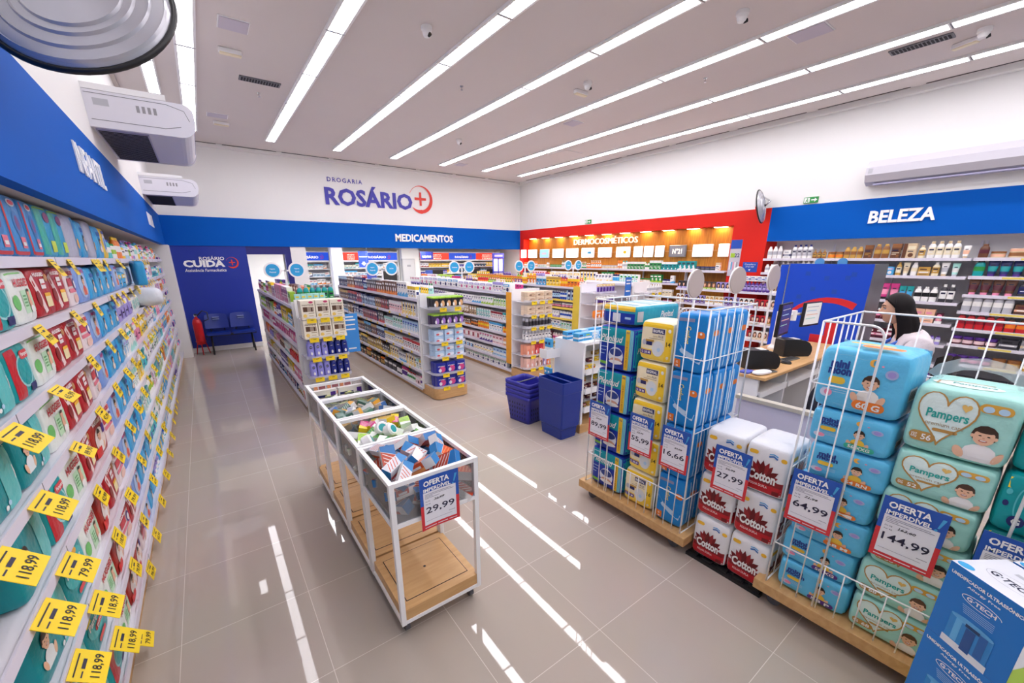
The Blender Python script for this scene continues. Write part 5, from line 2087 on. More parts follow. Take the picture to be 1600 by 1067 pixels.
def gondola(x0, w, yf, yb, zs, label, edge='rail_white', strip=None, sides=(1, 0)):
    """double-sided shelf row; zs = shelf heights; front upright at yf"""
    t = thing('gondola_shelving', label, 'shelving', (x0, yf, 0), 0, 'gondola rows')
    L = yb - yf
    MB().box(.02, w - .02, .0, L, 0, .085, 'wood_light').build('plinth', t)
    MB().box(w / 2 - .012, w / 2 + .012, 0, L, .085, zs[0] + .03, 'shelf_white').build('centre_panel', t)
    for q in range(5):
        y = L * q / 4
        m = MB()
        m.box(-.005 if q == 0 else .0, w + .005 if q == 0 else w, y - .014, y + .014, .085, zs[0] + (.05 if q == 0 else .0), 'white_metal') if q in (0, 4) else m.box(w / 2 - .03, w / 2 + .03, y - .014, y + .014, .085, zs[0] + .05, 'white_metal')
        m.build('upright', t)
    for i, z in enumerate(list(zs) + [.09]):
        for sd in (0, 1):
            if i == 0:
                if sd:
                    continue
                s = MB().box(0, w, .015, L - .015, z - .02, z, 'shelf_white').build('shelf', t)
            else:
                s = MB().box(*((0, w / 2 - .013) if sd == 0 else (w / 2 + .013, w)), .015, L - .015, z - .02, z, 'shelf_white').build('shelf', t)
            m = MB()
            x = -.006 if sd == 0 else w + .006
            m.box(x - .003, x + .003, .015, L - .015, z - .034, z + .004, edge if i else 'rail_white')
            if i == 0:
                m.box(w + .003, w + .009, .015, L - .015, z - .034, z + .004, 'rail_white')
            m.build('price_rail', s)
    if strip:
        m = MB()
        m.box(-.012, -.004, .0, .16, .2, zs[0] + .02, strip)
        f = plane((-.0125, .08, .8), (0, -1, 0), (0, 0, 1))
        m.build('printed_strip', t)
    return t


G2Z = [1.365, 1.11, .86, .60, .345]
G1Z = [1.35, 1.07, .85, .58, .31]
G3Z = [1.355, 1.126, .90, .692, .468, .258]
G4Z = [1.377, 1.136, .985, .784, .577, .30]
gondola(.80, .54, 5.5, 9.2, G1Z, 'white gondola row nearest the left wall, behind the bin carts')
gondola(2.31, .54, 5.25, 9.35, G2Z, 'white gondola row with black and green packs on its end')
gondola(3.93, .54, 5.25, 9.35, G3Z, 'white gondola row with an orange strip on its front post', strip=C('f0a62a'))
mat('rail_yellow', 'efd057', r=0.5)
gondola(5.5, .54, 5.3, 9.35, G4Z, 'gondola row with yellow edging and blue bottles', edge='rail_yellow', strip=C('e6c84a'))
gondola(7.02, .5, 5.3, 9.35, G4Z, 'gondola row nearest the wood panelled wall')

GN = ['top', 'second', 'third', 'fourth', 'fifth', 'sixth', 'bottom']
MED = [('white', 'navy', 'skyblue'), ('white', 'red', 'navy'), ('paleblue', 'navy', 'white'), ('white', 'purple', 'pink'), ('cream', 'brown', 'gold'), ('charcoal', 'red', 'silver'), ('white', 'green', 'lime'), ('lilac', 'white', 'purple')]
DARKS = [('navy', 'paleblue', 'white'), ('charcoal', 'red', 'silver'), ('brown', 'orange', 'white'), ('maroon', 'gold', 'white'), ('navy', 'red', 'white'), ('charcoal', 'skyblue', 'white')]
PALES = [('white', 'lilac', 'pink'), ('white', 'skyblue', 'navy'), ('paleblue', 'white', 'blue'), ('palepink', 'white', 'red'), ('white', 'yellow', 'navy'), ('white', 'mint', 'green')]
COLS = [('pink', 'white', 'magenta'), ('yellow', 'white', 'green'), ('white', 'magenta', 'purple'), ('lime', 'white', 'green'), ('orange', 'white', 'red'), ('cream', 'gold', 'brown'), ('white', 'teal', 'mint'), ('brown', 'beige', 'white'), ('purple', 'white', 'lilac')]


def graded(rng, kinds, pal_far, pal_near, total, hs, nmin=3, nmax=6):
    st = {'s': 0}

    def f(k):
        base = maker(rng, kinds, pal_far if k < total / 2 else pal_near, nmin, nmax, hs)
        return base(k)
    return f


def face(where, x0, yf, yb, zs, cfg, rng):
    """goods on the aisle side (-x) of a gondola, from the viewer's left (far end) to its front post"""
    lv = list(zs) + [.09]
    for i, z in enumerate(lv):
        mh = .26 if i == 0 else lv[i - 1] - z - .035
        kinds, pf, pn, hs = cfg(i)
        hs = (min(hs[0], mh * .75), min(hs[1], mh))
        shelf_run('%s shelf of %s' % (GN[i], where), graded(rng, kinds, pf, pn, 13, hs), (x0 + .0, yb - .06), R90, z, yb - yf - .12, .018, rng, mh)


rng = random.Random(31)
face('first gondola', .80, 5.5, 9.2, G1Z, lambda i: ((['shampoo_bottle', 'supplement_box', 'cream_box', 'spray_can'], COLS, COLS, (.15, .22)), (['lotion_bottle', 'shampoo_bottle', 'cream_box'], COLS, [('yellow', 'lime', 'black'), ('skyblue', 'white', 'white'), ('black', 'gold', 'yellow')], (.14, .2)),
                                                           (['pad_pack', 'wipes_pack', 'lotion_bottle'], [('pink', 'white', 'magenta'), ('palepink', 'red', 'white'), ('magenta', 'white', 'pink')], [('lime', 'white', 'green'), ('navy', 'yellow', 'white')], (.12, .18)),
                                                           (['pad_pack', 'hanging_card', 'cream_box'], COLS, PALES, (.12, .18)), (['wipes_pack', 'soap_box', 'cream_box'], COLS, DARKS, (.1, .17)), (['pad_pack', 'soap_box', 'cream_jar'], DARKS, COLS, (.08, .15)))[i], rng)
face('second gondola', 2.31, 5.25, 9.35, G2Z, lambda i: ((['shampoo_bottle', 'medicine_box', 'cream_box', 'lotion_bottle'], DARKS, PALES, (.15, .21)), (['medicine_box', 'supplement_box'], DARKS, PALES, (.15, .19)), (['medicine_box', 'cream_box', 'supplement_box'], DARKS, PALES, (.13, .18)),
                                                            (['supplement_box', 'soap_box', 'medicine_box'], DARKS, [('white', 'yellow', 'navy'), ('white', 'red', 'navy'), ('lilac', 'white', 'purple')], (.13, .18)), (['medicine_box', 'supplement_box', 'cream_box'], [('charcoal', 'yellow', 'white'), ('brown', 'yellow', 'white')], PALES, (.13, .18)),
                                                            (['spray_can', 'lotion_bottle', 'wipes_pack'], [('navy', 'charcoal', 'black'), ('charcoal', 'white', 'black'), ('black', 'gold', 'orange')], [('palepink', 'white', 'maroon'), ('white', 'green', 'red'), ('white', 'purple', 'magenta')], (.12, .17)))[i], rng)
face('third gondola', 3.93, 5.25, 9.35, G3Z, lambda i: ((['cream_box', 'spray_can', 'medicine_box', 'wipes_pack'], [('white', 'lilac', 'magenta'), ('white', 'skyblue', 'navy')], [('lime', 'white', 'green'), ('white', 'magenta', 'purple'), ('white', 'orange', 'red')], (.13, .18)), (['cream_box', 'soap_box', 'supplement_box'], [('white', 'purple', 'navy'), ('white', 'skyblue', 'grey')], [('white', 'yellow', 'lime'), ('white', 'lime', 'green')], (.12, .16)),
                                                           (['medicine_box', 'cream_box', 'supplement_box'], [('palepink', 'magenta', 'white'), ('orange', 'red', 'white'), ('white', 'red', 'pink')], [('white', 'crimson', 'red'), ('white', 'teal', 'mint'), ('beige', 'brown', 'white')], (.11, .16)), (['cream_box', 'medicine_box', 'lotion_bottle'], [('teal', 'white', 'green'), ('white', 'mint', 'teal')], [('white', 'skyblue', 'silver'), ('orange', 'yellow', 'white'), ('brown', 'orange', 'white')], (.11, .15)),
                                                           (['pad_pack', 'cream_box', 'soap_box'], [('white', 'purple', 'magenta'), ('palepink', 'white', 'crimson')], [('peach', 'white', 'orange'), ('white', 'green', 'gold'), ('magenta', 'white', 'purple')], (.11, .15)), (['pad_pack', 'wipes_pack', 'soap_box'], PALES, [('navy', 'paleblue', 'white'), ('paleblue', 'white', 'navy'), ('white', 'yellow', 'lime')], (.1, .14)),
                                                           (['wipes_pack', 'pad_pack'], [('white', 'purple', 'lime'), ('white', 'green', 'navy')], [('purple', 'yellow', 'white'), ('white', 'yellow', 'purple'), ('palepink', 'navy', 'white')], (.1, .13)))[i], rng)
face('fourth gondola', 5.5, 5.3, 9.35, G4Z, lambda i: ((['cream_box', 'medicine_box', 'lotion_bottle'], [('yellow', 'orange', 'white'), ('orange', 'white', 'yellow')], [('yellow', 'gold', 'white'), ('orange', 'yellow', 'red'), ('skyblue', 'white', 'orange')], (.13, .18)), (['shampoo_bottle', 'supplement_box', 'lotion_bottle'], [('teal', 'white', 'skyblue'), ('skyblue', 'white', 'lime')], [('navy', 'paleblue', 'white'), ('blue', 'white', 'white')], (.14, .19)),
                                                           (['cream_jar', 'medicine_bottle'], [('lime', 'green', 'white'), ('white', 'skyblue', 'navy')], [('brown', 'pink', 'white'), ('palepink', 'white', 'red')], (.06, .09)), (['medicine_box', 'cream_box', 'lotion_bottle'], [('white', 'teal', 'skyblue'), ('white', 'navy', 'skyblue')], [('white', 'lilac', 'silver'), ('white', 'blue', 'silver')], (.12, .15)),
                                                           (['supplement_box', 'soap_box'], PALES, PALES, (.13, .16)), (['medicine_box', 'cream_box', 'lotion_bottle'], COLS, [('palepink', 'magenta', 'white'), ('maroon', 'green', 'white')], (.15, .2)), (['wipes_pack', 'pad_pack'], PALES, COLS, (.11, .16)))[i], rng)
for i, z in enumerate(G2Z[1:]):
    for j in range(9):
        if rng.random() < .75:
            put(TAGM[''], 'price_tag', (2.298, 5.6 + .33 * j + rng.uniform(-.08, .08), z - .002), R90, 'small yellow price tag, %s from the front post on %s shelf of second gondola' % (ORD[j], GN[i + 1]), 'price tag', 'yellow tags on the second gondola', scale=(.5, 1, .42))
# tops of the rows: goods standing behind the front line
for where, x0, z, ya, yb, pal in (('first gondola', .80, 1.35, 5.6, 9.1, COLS), ('second gondola', 2.31, 1.365, 5.35, 9.3, PALES), ('third gondola', 3.93, 1.355, 5.35, 9.3, COLS), ('fourth gondola', 5.5, 1.377, 5.4, 9.3, COLS), ('fifth gondola', 7.02, 1.377, 5.4, 9.3, PALES)):
    fmk = maker(rng, ['shampoo_bottle', 'supplement_box', 'spray_can', 'cream_box', 'pump_bottle', 'wipes_pack'], pal, 3, 5, (.15, .22))
    shelf_run('back half of %s top' % where, fmk, (x0 + .27, yb), R90, z, yb - ya, .03, rng, .23)
# teal mouthwash and green packs at the near end of the first row
for i in range(6):
    item('shampoo_bottle', 'teal', 'green', 'silver', (.93 + .072 * i, 5.62, 1.35), 0, .068, .24, None, 'dark teal mouthwash bottle in the front line on first gondola top', 'bottle', 'teal mouthwash bottles')
for i in range(5):
    item('soap_box', 'mint', 'lime', 'yellow', (.88 + .07 * i, 5.53, 1.36), 0, .066, .13, None, 'mint and lime carton behind the cream shampoo kits', 'box', 'mint cartons')

# ------------------------------------------------------------------ end displays
mat('tray_clear', 'e9e8f2', r=0.15, alpha=0.5)


def end_display(x0, w, yf, dep, zs, label, base='wood_light', ht=1.43):
    t = thing('end_display', label, 'end display', (x0 + w / 2, yf, 0), 0, 'gondola end displays')
    MB().box(-w / 2, w / 2, -.02, 0, .16, ht, 'white_metal').build('back_board', t)
    m = MB()
    n = 8
    pts = [(-w / 2, 0)] + [(-w / 2 + .09 - .09 * math.cos(q), -dep + .09 - .09 * math.sin(q)) for q in [math.pi / 2 * i / n for i in range(n + 1)]] + \
          [(w / 2 - .09 + .09 * math.sin(q), -dep + .09 - .09 * math.cos(q)) for q in [math.pi / 2 * i / n for i in range(n + 1)]] + [(w / 2, 0)]
    k = len(pts)
    m.add([(x, y, .012) for x, y in pts] + [(x, y, .165) for x, y in pts], [(i, (i + 1) % k, k + (i + 1) % k, k + i) for i in range(k)] + [tuple(range(k, 2 * k)), tuple(range(k))[::-1]], base)
    m.build('base', t)
    for z in zs:
        m = MB()
        m.add([(x, y, z - .008) for x, y in pts] + [(x, y, z) for x, y in pts], [(i, (i + 1) % k, k + (i + 1) % k, k + i) for i in range(k)] + [tuple(range(k, 2 * k)), tuple(range(k))[::-1]], 'tray_clear')
        lip = pts[1:-1]
        q = len(lip)
        m.add([(x, y, z) for x, y in lip] + [(x, y, z + .03) for x, y in lip], [(i, i + 1, q + i + 1, q + i) for i in range(q - 1)], 'tray_clear')
        m.build('tray', t)
    return t


def end_tags(x0, w, y, zs, n, label):
    for i, z in enumerate(zs):
        for j in range(n):
            put(TAGM[''], 'price_tag', (x0 + w * (j + .7) / (n + .4), y, z + .012), 0, 'yellow price tag, %s from left on %s tray of %s' % (ORD[j], ORD[i], label), 'price tag', 'yellow tags on the end displays', scale=(.9, 1, .62))


# first end: shampoo kits and body lotion
end_display(.82, .50, 5.46, .36, [1.225, 1.0, .765, .52, .28], 'end display of cream shampoo kits and violet and navy lotion bottles')
m = MB()
m.box(-.075, .075, -.045, .045, 0, .215, C('f3ead6'))
f = fr(.09)
m.ell(.035, .196, .024, .012, C('c83a6a'), f, .001)
m.text('PANTENE', C('7c6a50'), f, 0, .165, w=.12, h=.018, e=.001, bold=.02)
m.rect(-.055, .06, .09, .145, C('a89684'), f, .001)
m.rect(-.055, -.01, .09, .145, C('5c3d28'), f, .0015)
m.rect(.03, .045, .09, .135, C('4a2a20'), f, .0015)
m.ell(-.04, .045, .02, .02, C('f0c860'), f, .001)
m.rect(-.0, .06, .07, .078, C('9c8a6a'), f, .001)
m.rect(-.0, .05, .04, .046, C('b8a47a'), f, .001)
KIT = m.mesh('shampoo_kit')
for r, z in enumerate((1.225, 1.0)):
    for j in range(3):
        for d in range(2):
            put(KIT, 'shampoo_kit', (.905 + .158 * j, 5.155 + .1 * d, z), label='cream PANTENE shampoo kit, %s tray, %s row, %s from left' % (('top', 'second')[r], ('front', 'back')[d], ORD[j]), cat='box', group='cream shampoo kits')


def lotion(c, lab):
    m = MB()
    m.lathe([(.03, 0), (.034, .01), (.035, .06), (.034, .14), (.031, .165), (.022, .178), (.022, .18), (.02, .202), (.014, .206), (0, .206)], C(c, .3), 14, 1, .6, power=2.4)
    f = lambda u, v, e=0: Vector((u, -.0225 - e, v))
    m.ell(0, .135, .017, .017, C('navy'), f, .001)
    m.text('NIVEA', C('white'), f, 0, .135, w=.026, h=.008, e=.002, bold=.03)
    m.ell(0.004, .06, .012, .02, C('white'), f, .001)
    return m.mesh(lab)


LV, LNV = lotion('9b98e6', 'lotion_bottle'), lotion('1d2c86', 'lotion_bottle')
for r, z in enumerate((.765, .52)):
    for j in range(6):
        for d in range(2):
            put(LV if j < 3 else LNV, 'body_lotion_bottle', (.875 + .077 * j, 5.14 + .06 * d, z), label='%s NIVEA lotion bottle, %s tray, %s row, %s from left' % (('violet', 'navy')[j // 3], ('upper', 'lower')[r], ('front', 'back')[d], ORD[j]), cat='bottle', group='lotion bottles on the end display')
for j in range(3):
    item('supplement_box', 'white', 'orange', 'crimson', (.91 + .15 * j, 5.15, .28), 0, .14, .17, None, 'white carton on the lowest tray under the lotion bottles', 'box', 'white cartons under the lotion')
end_tags(.82, .5, 5.095, [1.225, 1.0, .765, .52], 3, 'the first end display')

# second end: black, violet, pale blue and navy packs
end_display(2.32, .53, 5.22, .37, [1.26, 1.034, .802, .598, .362, .172], 'end display of green-topped black packs and navy pad packs')


def endrow(x0, w, y, z, n, dep, pw, ph, pd, spec, name, label, cat, grp):
    me = spec
    for d in range(dep):
        for j in range(n):
            put(me, name, (x0 + w * (j + .5) / n, y + pd * d, z), label='%s, %s row, %s from left' % (label, ('front', 'second', 'third')[d], ORD[j]), cat=cat, group=grp)


def epack(w, d, h, body, top, blob, txt=None, third='white', boxy=False):
    m = MB()
    m.box(-w / 2, w / 2, -d / 2, d / 2, 0, h, C(body, .3), .006)
    f = fr(d)
    if top:
        m.box(-w / 2 - .001, w / 2 + .001, -d / 2 - .001, d / 2 + .001, h * .84, h + .001, C(top, .3), .006)
    m.ell(w * .1, h * .42, w * .3, h * .28, C(blob, .35), f, .001)
    m.ell(-w * .15, h * .34, w * .16, h * .16, C(third, .35), f, .0015)
    if txt:
        m.text(txt, C('white'), f, 0, h * .7, w=w * .7, h=h * .13, e=.002, bold=.03)
    return m.mesh('pack_body')


endrow(2.36, .46, 4.93, 1.26, 5, 2, 0, 0, .1, epack(.088, .085, .15, '231f24', '9acb2c', 'e8b47c'), 'hair_colour_pack', 'black pack with lime top, second end display', 'pack', 'black and lime packs')
endrow(2.36, .46, 4.93, 1.034, 5, 2, 0, 0, .1, epack(.088, .085, .15, '3a2a50', '9acb2c', 'a878cc'), 'hair_colour_pack', 'dark violet pack with lime top, second end display', 'pack', 'violet and lime packs')
PBX = epack(.145, .09, .085, 'b9d4ee', None, 'eef2f8', None, 'd85a60')
for r, z in enumerate((.802, .598)):
    for u in range(2):
        endrow(2.355, .46, 4.94, z + .087 * u, 3, 2, 0, 0, .1, PBX, 'wet_wipe_box', 'pale blue box in %s layer, %s pale blue tray' % (('lower', 'upper')[u], ('upper', 'lower')[r]), 'box', 'pale blue boxes on the end display')
NPX = epack(.145, .09, .16, '2430a0', None, 'd84a8c', 'always', 'e8e4f0')
for r, z in enumerate((.362, .172)):
    endrow(2.36, .455, 4.93, z, 3, 2, 0, 0, .1, NPX, 'sanitary_pad_pack', 'navy pad pack on the %s tray of second end display' % ('upper', 'lowest')[r], 'pack', 'navy pad packs')
end_tags(2.33, .53, 4.842, [1.26, 1.034, .802, .598, .362, .172], 2, 'second end display')

# third end: beige soap cartons, grey cans, coral packs
end_display(3.87, .56, 5.2, .4, [1.256, 1.045, .86, .645, .414, .205], 'end display of beige soap cartons and coral packs')
BSX = epack(.165, .08, .075, 'e7cfb4', None, 'cfae8e', None, '8a6a52')
for r, z in enumerate((1.256, 1.045)):
    for u in range(2):
        endrow(3.895, .51, 4.87, z + .077 * u, 3, 2, 0, 0, .085, BSX, 'soap_carton', 'beige soap carton in %s layer, %s beige tray' % (('lower', 'upper')[u], ('upper', 'lower')[r]), 'box', 'beige soap cartons')
for d in range(2):
    for j in range(8):
        item('spray_can', 'grey', 'charcoal', 'silver', (3.92 + .066 * j, 4.87 + .065 * d, .86), 0, .058, .15, None, 'grey spray can, %s row, %s from left, third end display' % (('front', 'back')[d], ORD[j]), 'can', 'grey spray cans')
        item('shampoo_bottle', 'silver', 'white', 'white', (3.92 + .066 * j, 4.87 + .065 * d, .645), 0, .06, .17, None, 'silver white bottle, %s row, %s from left, third end display' % (('front', 'back')[d], ORD[j]), 'bottle', 'silver white bottles')
CP = [epack(.08, .08, .17, 'f0a184', None, 'e8836a'), epack(.08, .08, .17, 'c8303c', None, 'e86a6a'), epack(.08, .08, .17, 'e89c7c', None, '8a5040'), epack(.08, .08, .17, 'eadfe2', None, '4a3a50')]
CP2 = [epack(.08, .08, .17, 'f0c2b4', None, 'e8b0a8'), epack(.08, .08, .17, 'eac4b8', None, '9c6a5c'), epack(.08, .08, .17, '8d7aa6', None, 'cbb6d8'), epack(.08, .08, .17, 'ee6a34', None, 'f0a070')]
for r, (z, L) in enumerate(((.414, CP), (.205, CP2))):
    for d in range(2):
        for j in range(6):
            q = (0, 0, 1, 1, 2, 3)[j]
            put(L[q], 'hygiene_pack', (3.935 + .085 * j, 4.87 + .085 * d, z), label='%s pack, %s tray, %s row, %s from left, third end display' % ((('coral', 'red', 'orange brown', 'white'), ('pale pink', 'dusty pink', 'violet', 'bright orange'))[r][q], ('upper', 'lower')[r], ('front', 'back')[d], ORD[j]), cat='pack', group='packs on the third end display')
end_tags(3.89, .55, 4.795, [1.256, 1.045, .86, .645, .414, .205], 3, 'third end display')

# fourth end: mostly hidden by the cage
end_display(5.48, .56, 5.27, .4, [1.3, 1.1, .85, .6], 'end display beside the yellow edged gondola, behind the cage', ht=1.45)
rng2 = random.Random(8)
for r, z in enumerate((1.3, 1.1, .85, .6)):
    sp = [('hanging_card', 'lilac', 'yellow', 'purple'), ('spray_can', 'yellow', 'purple', 'white'), ('wipes_pack', 'orange', 'peach', 'white'), ('supplement_box', 'charcoal', 'silver', 'white')][r]
    for j in range(6 if r != 2 else 3):
        wd = .07 if r != 2 else .15
        item(sp[0], *sp[1:], (5.56 + (.08 if r != 2 else .165) * j, 4.93, z), 0, wd, .15, None, '%s, %s from left on %s tray of fourth end display' % (words(sp[0], *sp[1:]), ORD[j], ORD[r]), None, 'goods on the fourth end display')

end_display(7.0, .52, 5.27, .36, [1.22, 1.0, .8, .6], 'end display of white bottles before the wood wall', ht=1.42)
for r, z in enumerate((1.22, 1.0, .8)):
    sp = [('lotion_bottle', 'white', 'silver', 'white'), ('soap_box', 'white', 'orange', 'yellow'), ('pad_pack', 'yellow', 'lilac', 'purple')][r]
    for j in range((6, 4, 3)[r]):
        w_ = (.075, .11, .145)[r]
        item(sp[0], *sp[1:], (7.08 + (w_ + .006) * j, 4.98, z), 0, w_, (.17, .12, .13)[r], None, '%s, %s from left on %s tray of fifth end display' % (words(*sp), ORD[j], ORD[r]), None, 'goods on the fifth end display')
end_tags(7.0, .52, 4.905, [1.22, 1.0, .8], 2, 'fifth end display')
t = thing('hanging_notice', 'narrow blue printed notice beside the white bottles before wood wall', 'notice', (6.6, 5.1, 1.18))
m = MB().box(-.09, .09, -.002, .002, 0, .36, C('2f74d0'))
for z in (.3, .24, .1):
    m.rect(-.06, .06, z - .012, z + .012, C('white'), plane((0, -.002, 0), (1, 0, 0), (0, 0, 1)), .001)
m.build('printed_card', t)
MB().tube([(0, .004, 0), (0, .004, -1.18)], .006, 'chrome', 6).box(-.1, .1, -.1, .1, -1.18, -1.165, 'chrome').build('stand', t)
# ------------------------------------------------------------------ category signs on the gondolas
mat('disc_blue', '2aa3dd', r=0.5)


def disc_sign(x, y, words1, words2, label):
    t = thing('category_sign', label, 'sign', (x, y, 1.36), 0, 'round category signs')
    MB().box(-.014, .014, -.006, .006, 0, .37, 'white_metal').box(-.1, .1, -.006, .006, .355, .375, 'white_metal').box(-.05, .05, -.04, .04, .0, .012, 'white_metal').build('post', t)
    for sx, w_ in ((-.17, words1), (.17, words2)):
        m = MB()
        T = Matrix.Translation((sx, 0, .37)) @ Matrix.Rotation(math.pi / 2, 4, 'X')
        m.lathe([(.12, -.007), (.12, .007), (0, .007)], 'white_metal', 32, T=T)
        f = plane((sx, -.0075, .37), (1, 0, 0), (0, 0, 1))
        m.ell(0, 0, .096, .096, 'disc_blue', f, .001, 32)
        L = w_.split(' ')
        for i, s in enumerate(L):
            m.text(s, 'sign_white', f, 0, (.02 - .045 * i) if len(L) > 1 else 0, h=.022, e=.003, bold=.01)
        m.build('disc', t)


disc_sign(1.05, 7.35, 'Higiene Pessoal', 'Higiene Oral', 'pair of round blue signs over the gondola nearest the left wall')
disc_sign(2.58, 7.3, 'Higiene Pessoal', 'Saúde', 'pair of round blue signs over the second gondola')
disc_sign(4.2, 7.3, 'Vitaminas', 'Nutrição', 'pair of round blue signs over the third gondola')
disc_sign(5.77, 7.25, 'Infantil', 'Proteção Solar', 'pair of round blue signs over the yellow edged gondola')
disc_sign(7.3, 7.3, 'Cabelos', 'Cuidados Pele', 'pair of round blue signs before the wood wall')

# blue hanging notice beside the first end display
t = thing('hanging_notice', 'tall blue printed notice beside the cream shampoo kits', 'notice', (1.43, 5.42, .72))
m = MB()
m.box(-.1, .1, -.002, .002, 0, .5, C('3d8fdc'))
f = plane((0, -.002, 0), (1, 0, 0), (0, 0, 1))
for z, a, b in ((.46, -.05, .05), (.42, -.07, .07), (.36, -.06, .06), (.3, -.06, .06), (.05, -.05, .05)):
    m.rect(a, b, z - .008, z + .008, C('white'), f, .001)
m.build('printed_card', t)
MB().tube([(0, .003, .5), (0, .003, .62), (-.09, .02, .63)], .003, 'chrome', 6).build('hook', t)
t = thing('hanging_notice', 'small blue printed notice higher up behind first end display', 'notice', (1.42, 6.4, 1.02))
MB().box(-.08, .08, -.002, .002, 0, .38, C('3d7fd0')).rect(-.05, .05, .2, .24, C('white'), plane((0, -.002, 0), (1, 0, 0), (0, 0, 1)), .001).build('printed_card', t)
# ================================================================== right wall: skin care and hair care shelves
def wall_unit(name, label, xf, xb, y0, y1, zs, edge='rail_white', plinth=True, nup=3, top=None):
    t = thing(name, label, 'shelving', (xf, y0, 0))
    L = y1 - y0
    for z in zs:
        s = MB().box(0, xb - xf, 0, L, z - .022, z, 'shelf_white').build('shelf', t)
        MB().box(-.006, 0, 0, L, z - .036, z + .005, edge).build('price_rail', s)
    if plinth:
        MB().box(.02, xb - xf, 0, L, 0, .1, 'wood_light').build('plinth', t)
    for q in range(nup):
        y = .012 + (L - .024) * q / (nup - 1)
        MB().box(xb - xf - .03, xb - xf, y - .012, y + .012, .1, (top or max(zs) + .2), 'shelf_white').build('upright', t)
    return t


rng = random.Random(77)
DZ = [1.64, 1.36, 1.08, .80]
wall_unit('skin_care_shelving', 'lit skin care shelves on orange wood wall', 8.2, 8.49, 5.05, 10.46, DZ, nup=6, top=1.7)
wall_unit('skin_care_shelf', 'single skin care shelf at the right end of the wood wall', 8.2, 8.49, 4.1, 5.04, [1.64], plinth=False, nup=2, top=1.7)
SKIN = [[('white', 'green', 'green'), ('green', 'white', 'white'), ('white', 'silver', 'teal'), ('orange', 'white', 'white'), ('peach', 'white', 'orange'), ('teal', 'white', 'charcoal'), ('white', 'beige', 'silver'), ('silver', 'charcoal', 'navy')],
        [('white', 'green', 'lime'), ('purple', 'white', 'navy'), ('white', 'pink', 'lilac'), ('yellow', 'white', 'orange'), ('white', 'skyblue', 'white'), ('orange', 'white', 'green'), ('green', 'lime', 'white')],
        [('white', 'silver', 'grey'), ('paleblue', 'white', 'skyblue'), ('white', 'orange', 'gold'), ('white', 'red', 'navy'), ('cream', 'white', 'beige')],
        [('white', 'blue', 'navy'), ('pink', 'white', 'red'), ('white', 'lilac', 'purple')]]
for i, z in enumerate(DZ):
    shelf_run('%s skin care shelf' % ('top', 'second', 'third', 'lowest')[i], maker(rng, ['lotion_bottle', 'cream_box', 'cream_tube', 'pump_bottle', 'medicine_box', 'cream_jar'], SKIN[i], 2, 5, (.12, .2)), (8.2, 10.4), R90, z, 6.2 if i == 0 else 5.3, .02, rng, .21)

HZ = [1.285, 1.0, .715, .43]
wall_unit('hair_dye_shelving', 'low shelves of hair dye boxes before the red frame', 8.07, 8.26, 2.92, 5.0, HZ, nup=3, top=1.4)
DYE = [('palepink', 'brown', 'lilac'), ('lilac', 'black', 'purple'), ('cream', 'gold', 'white'), ('red', 'maroon', 'white'), ('white', 'brown', 'beige'), ('charcoal', 'bronze', 'gold'), ('palepink', 'maroon', 'crimson'), ('white', 'black', 'lilac')]
for i, z in enumerate(HZ):
    if i == 0:
        sp = [('hair_dye_box', .085, .15, 5, 'charcoal', 'black', 'lilac'), ('hair_dye_box', .085, .15, 4, 'charcoal', 'bronze', 'lime'), ('hair_dye_box', .085, .15, 4, 'lilac', 'black', 'white'), ('shampoo_bottle', .062, .19, 9, 'purple', 'lilac', 'maroon'), ('hair_dye_box', .085, .15, 2, 'beige', 'brown', 'white'), ('cream_tube', .06, .16, 3, 'aqua', 'beige', 'teal')]
        shelf_run('top hair dye shelf', sp, (8.07, 4.98), R90, z, 2.04, .015, rng, .2)
    else:
        shelf_run('%s hair dye shelf' % ('', 'second', 'third', 'lowest')[i], maker(rng, ['hair_dye_box'], DYE, 2, 3, (.16, .17)), (8.07, 4.98), R90, z, 2.04, .015, rng, .18)
for i in range(4):
    m = None
    item('soap_box', 'white', 'blue', 'blue', (8.13, 3.62 - .115 * i, 1.476), R90, .11, .09, None, 'blue and white carton on top of the purple bottles, %s from left' % ORD[i], 'box', 'cartons on the purple bottles')

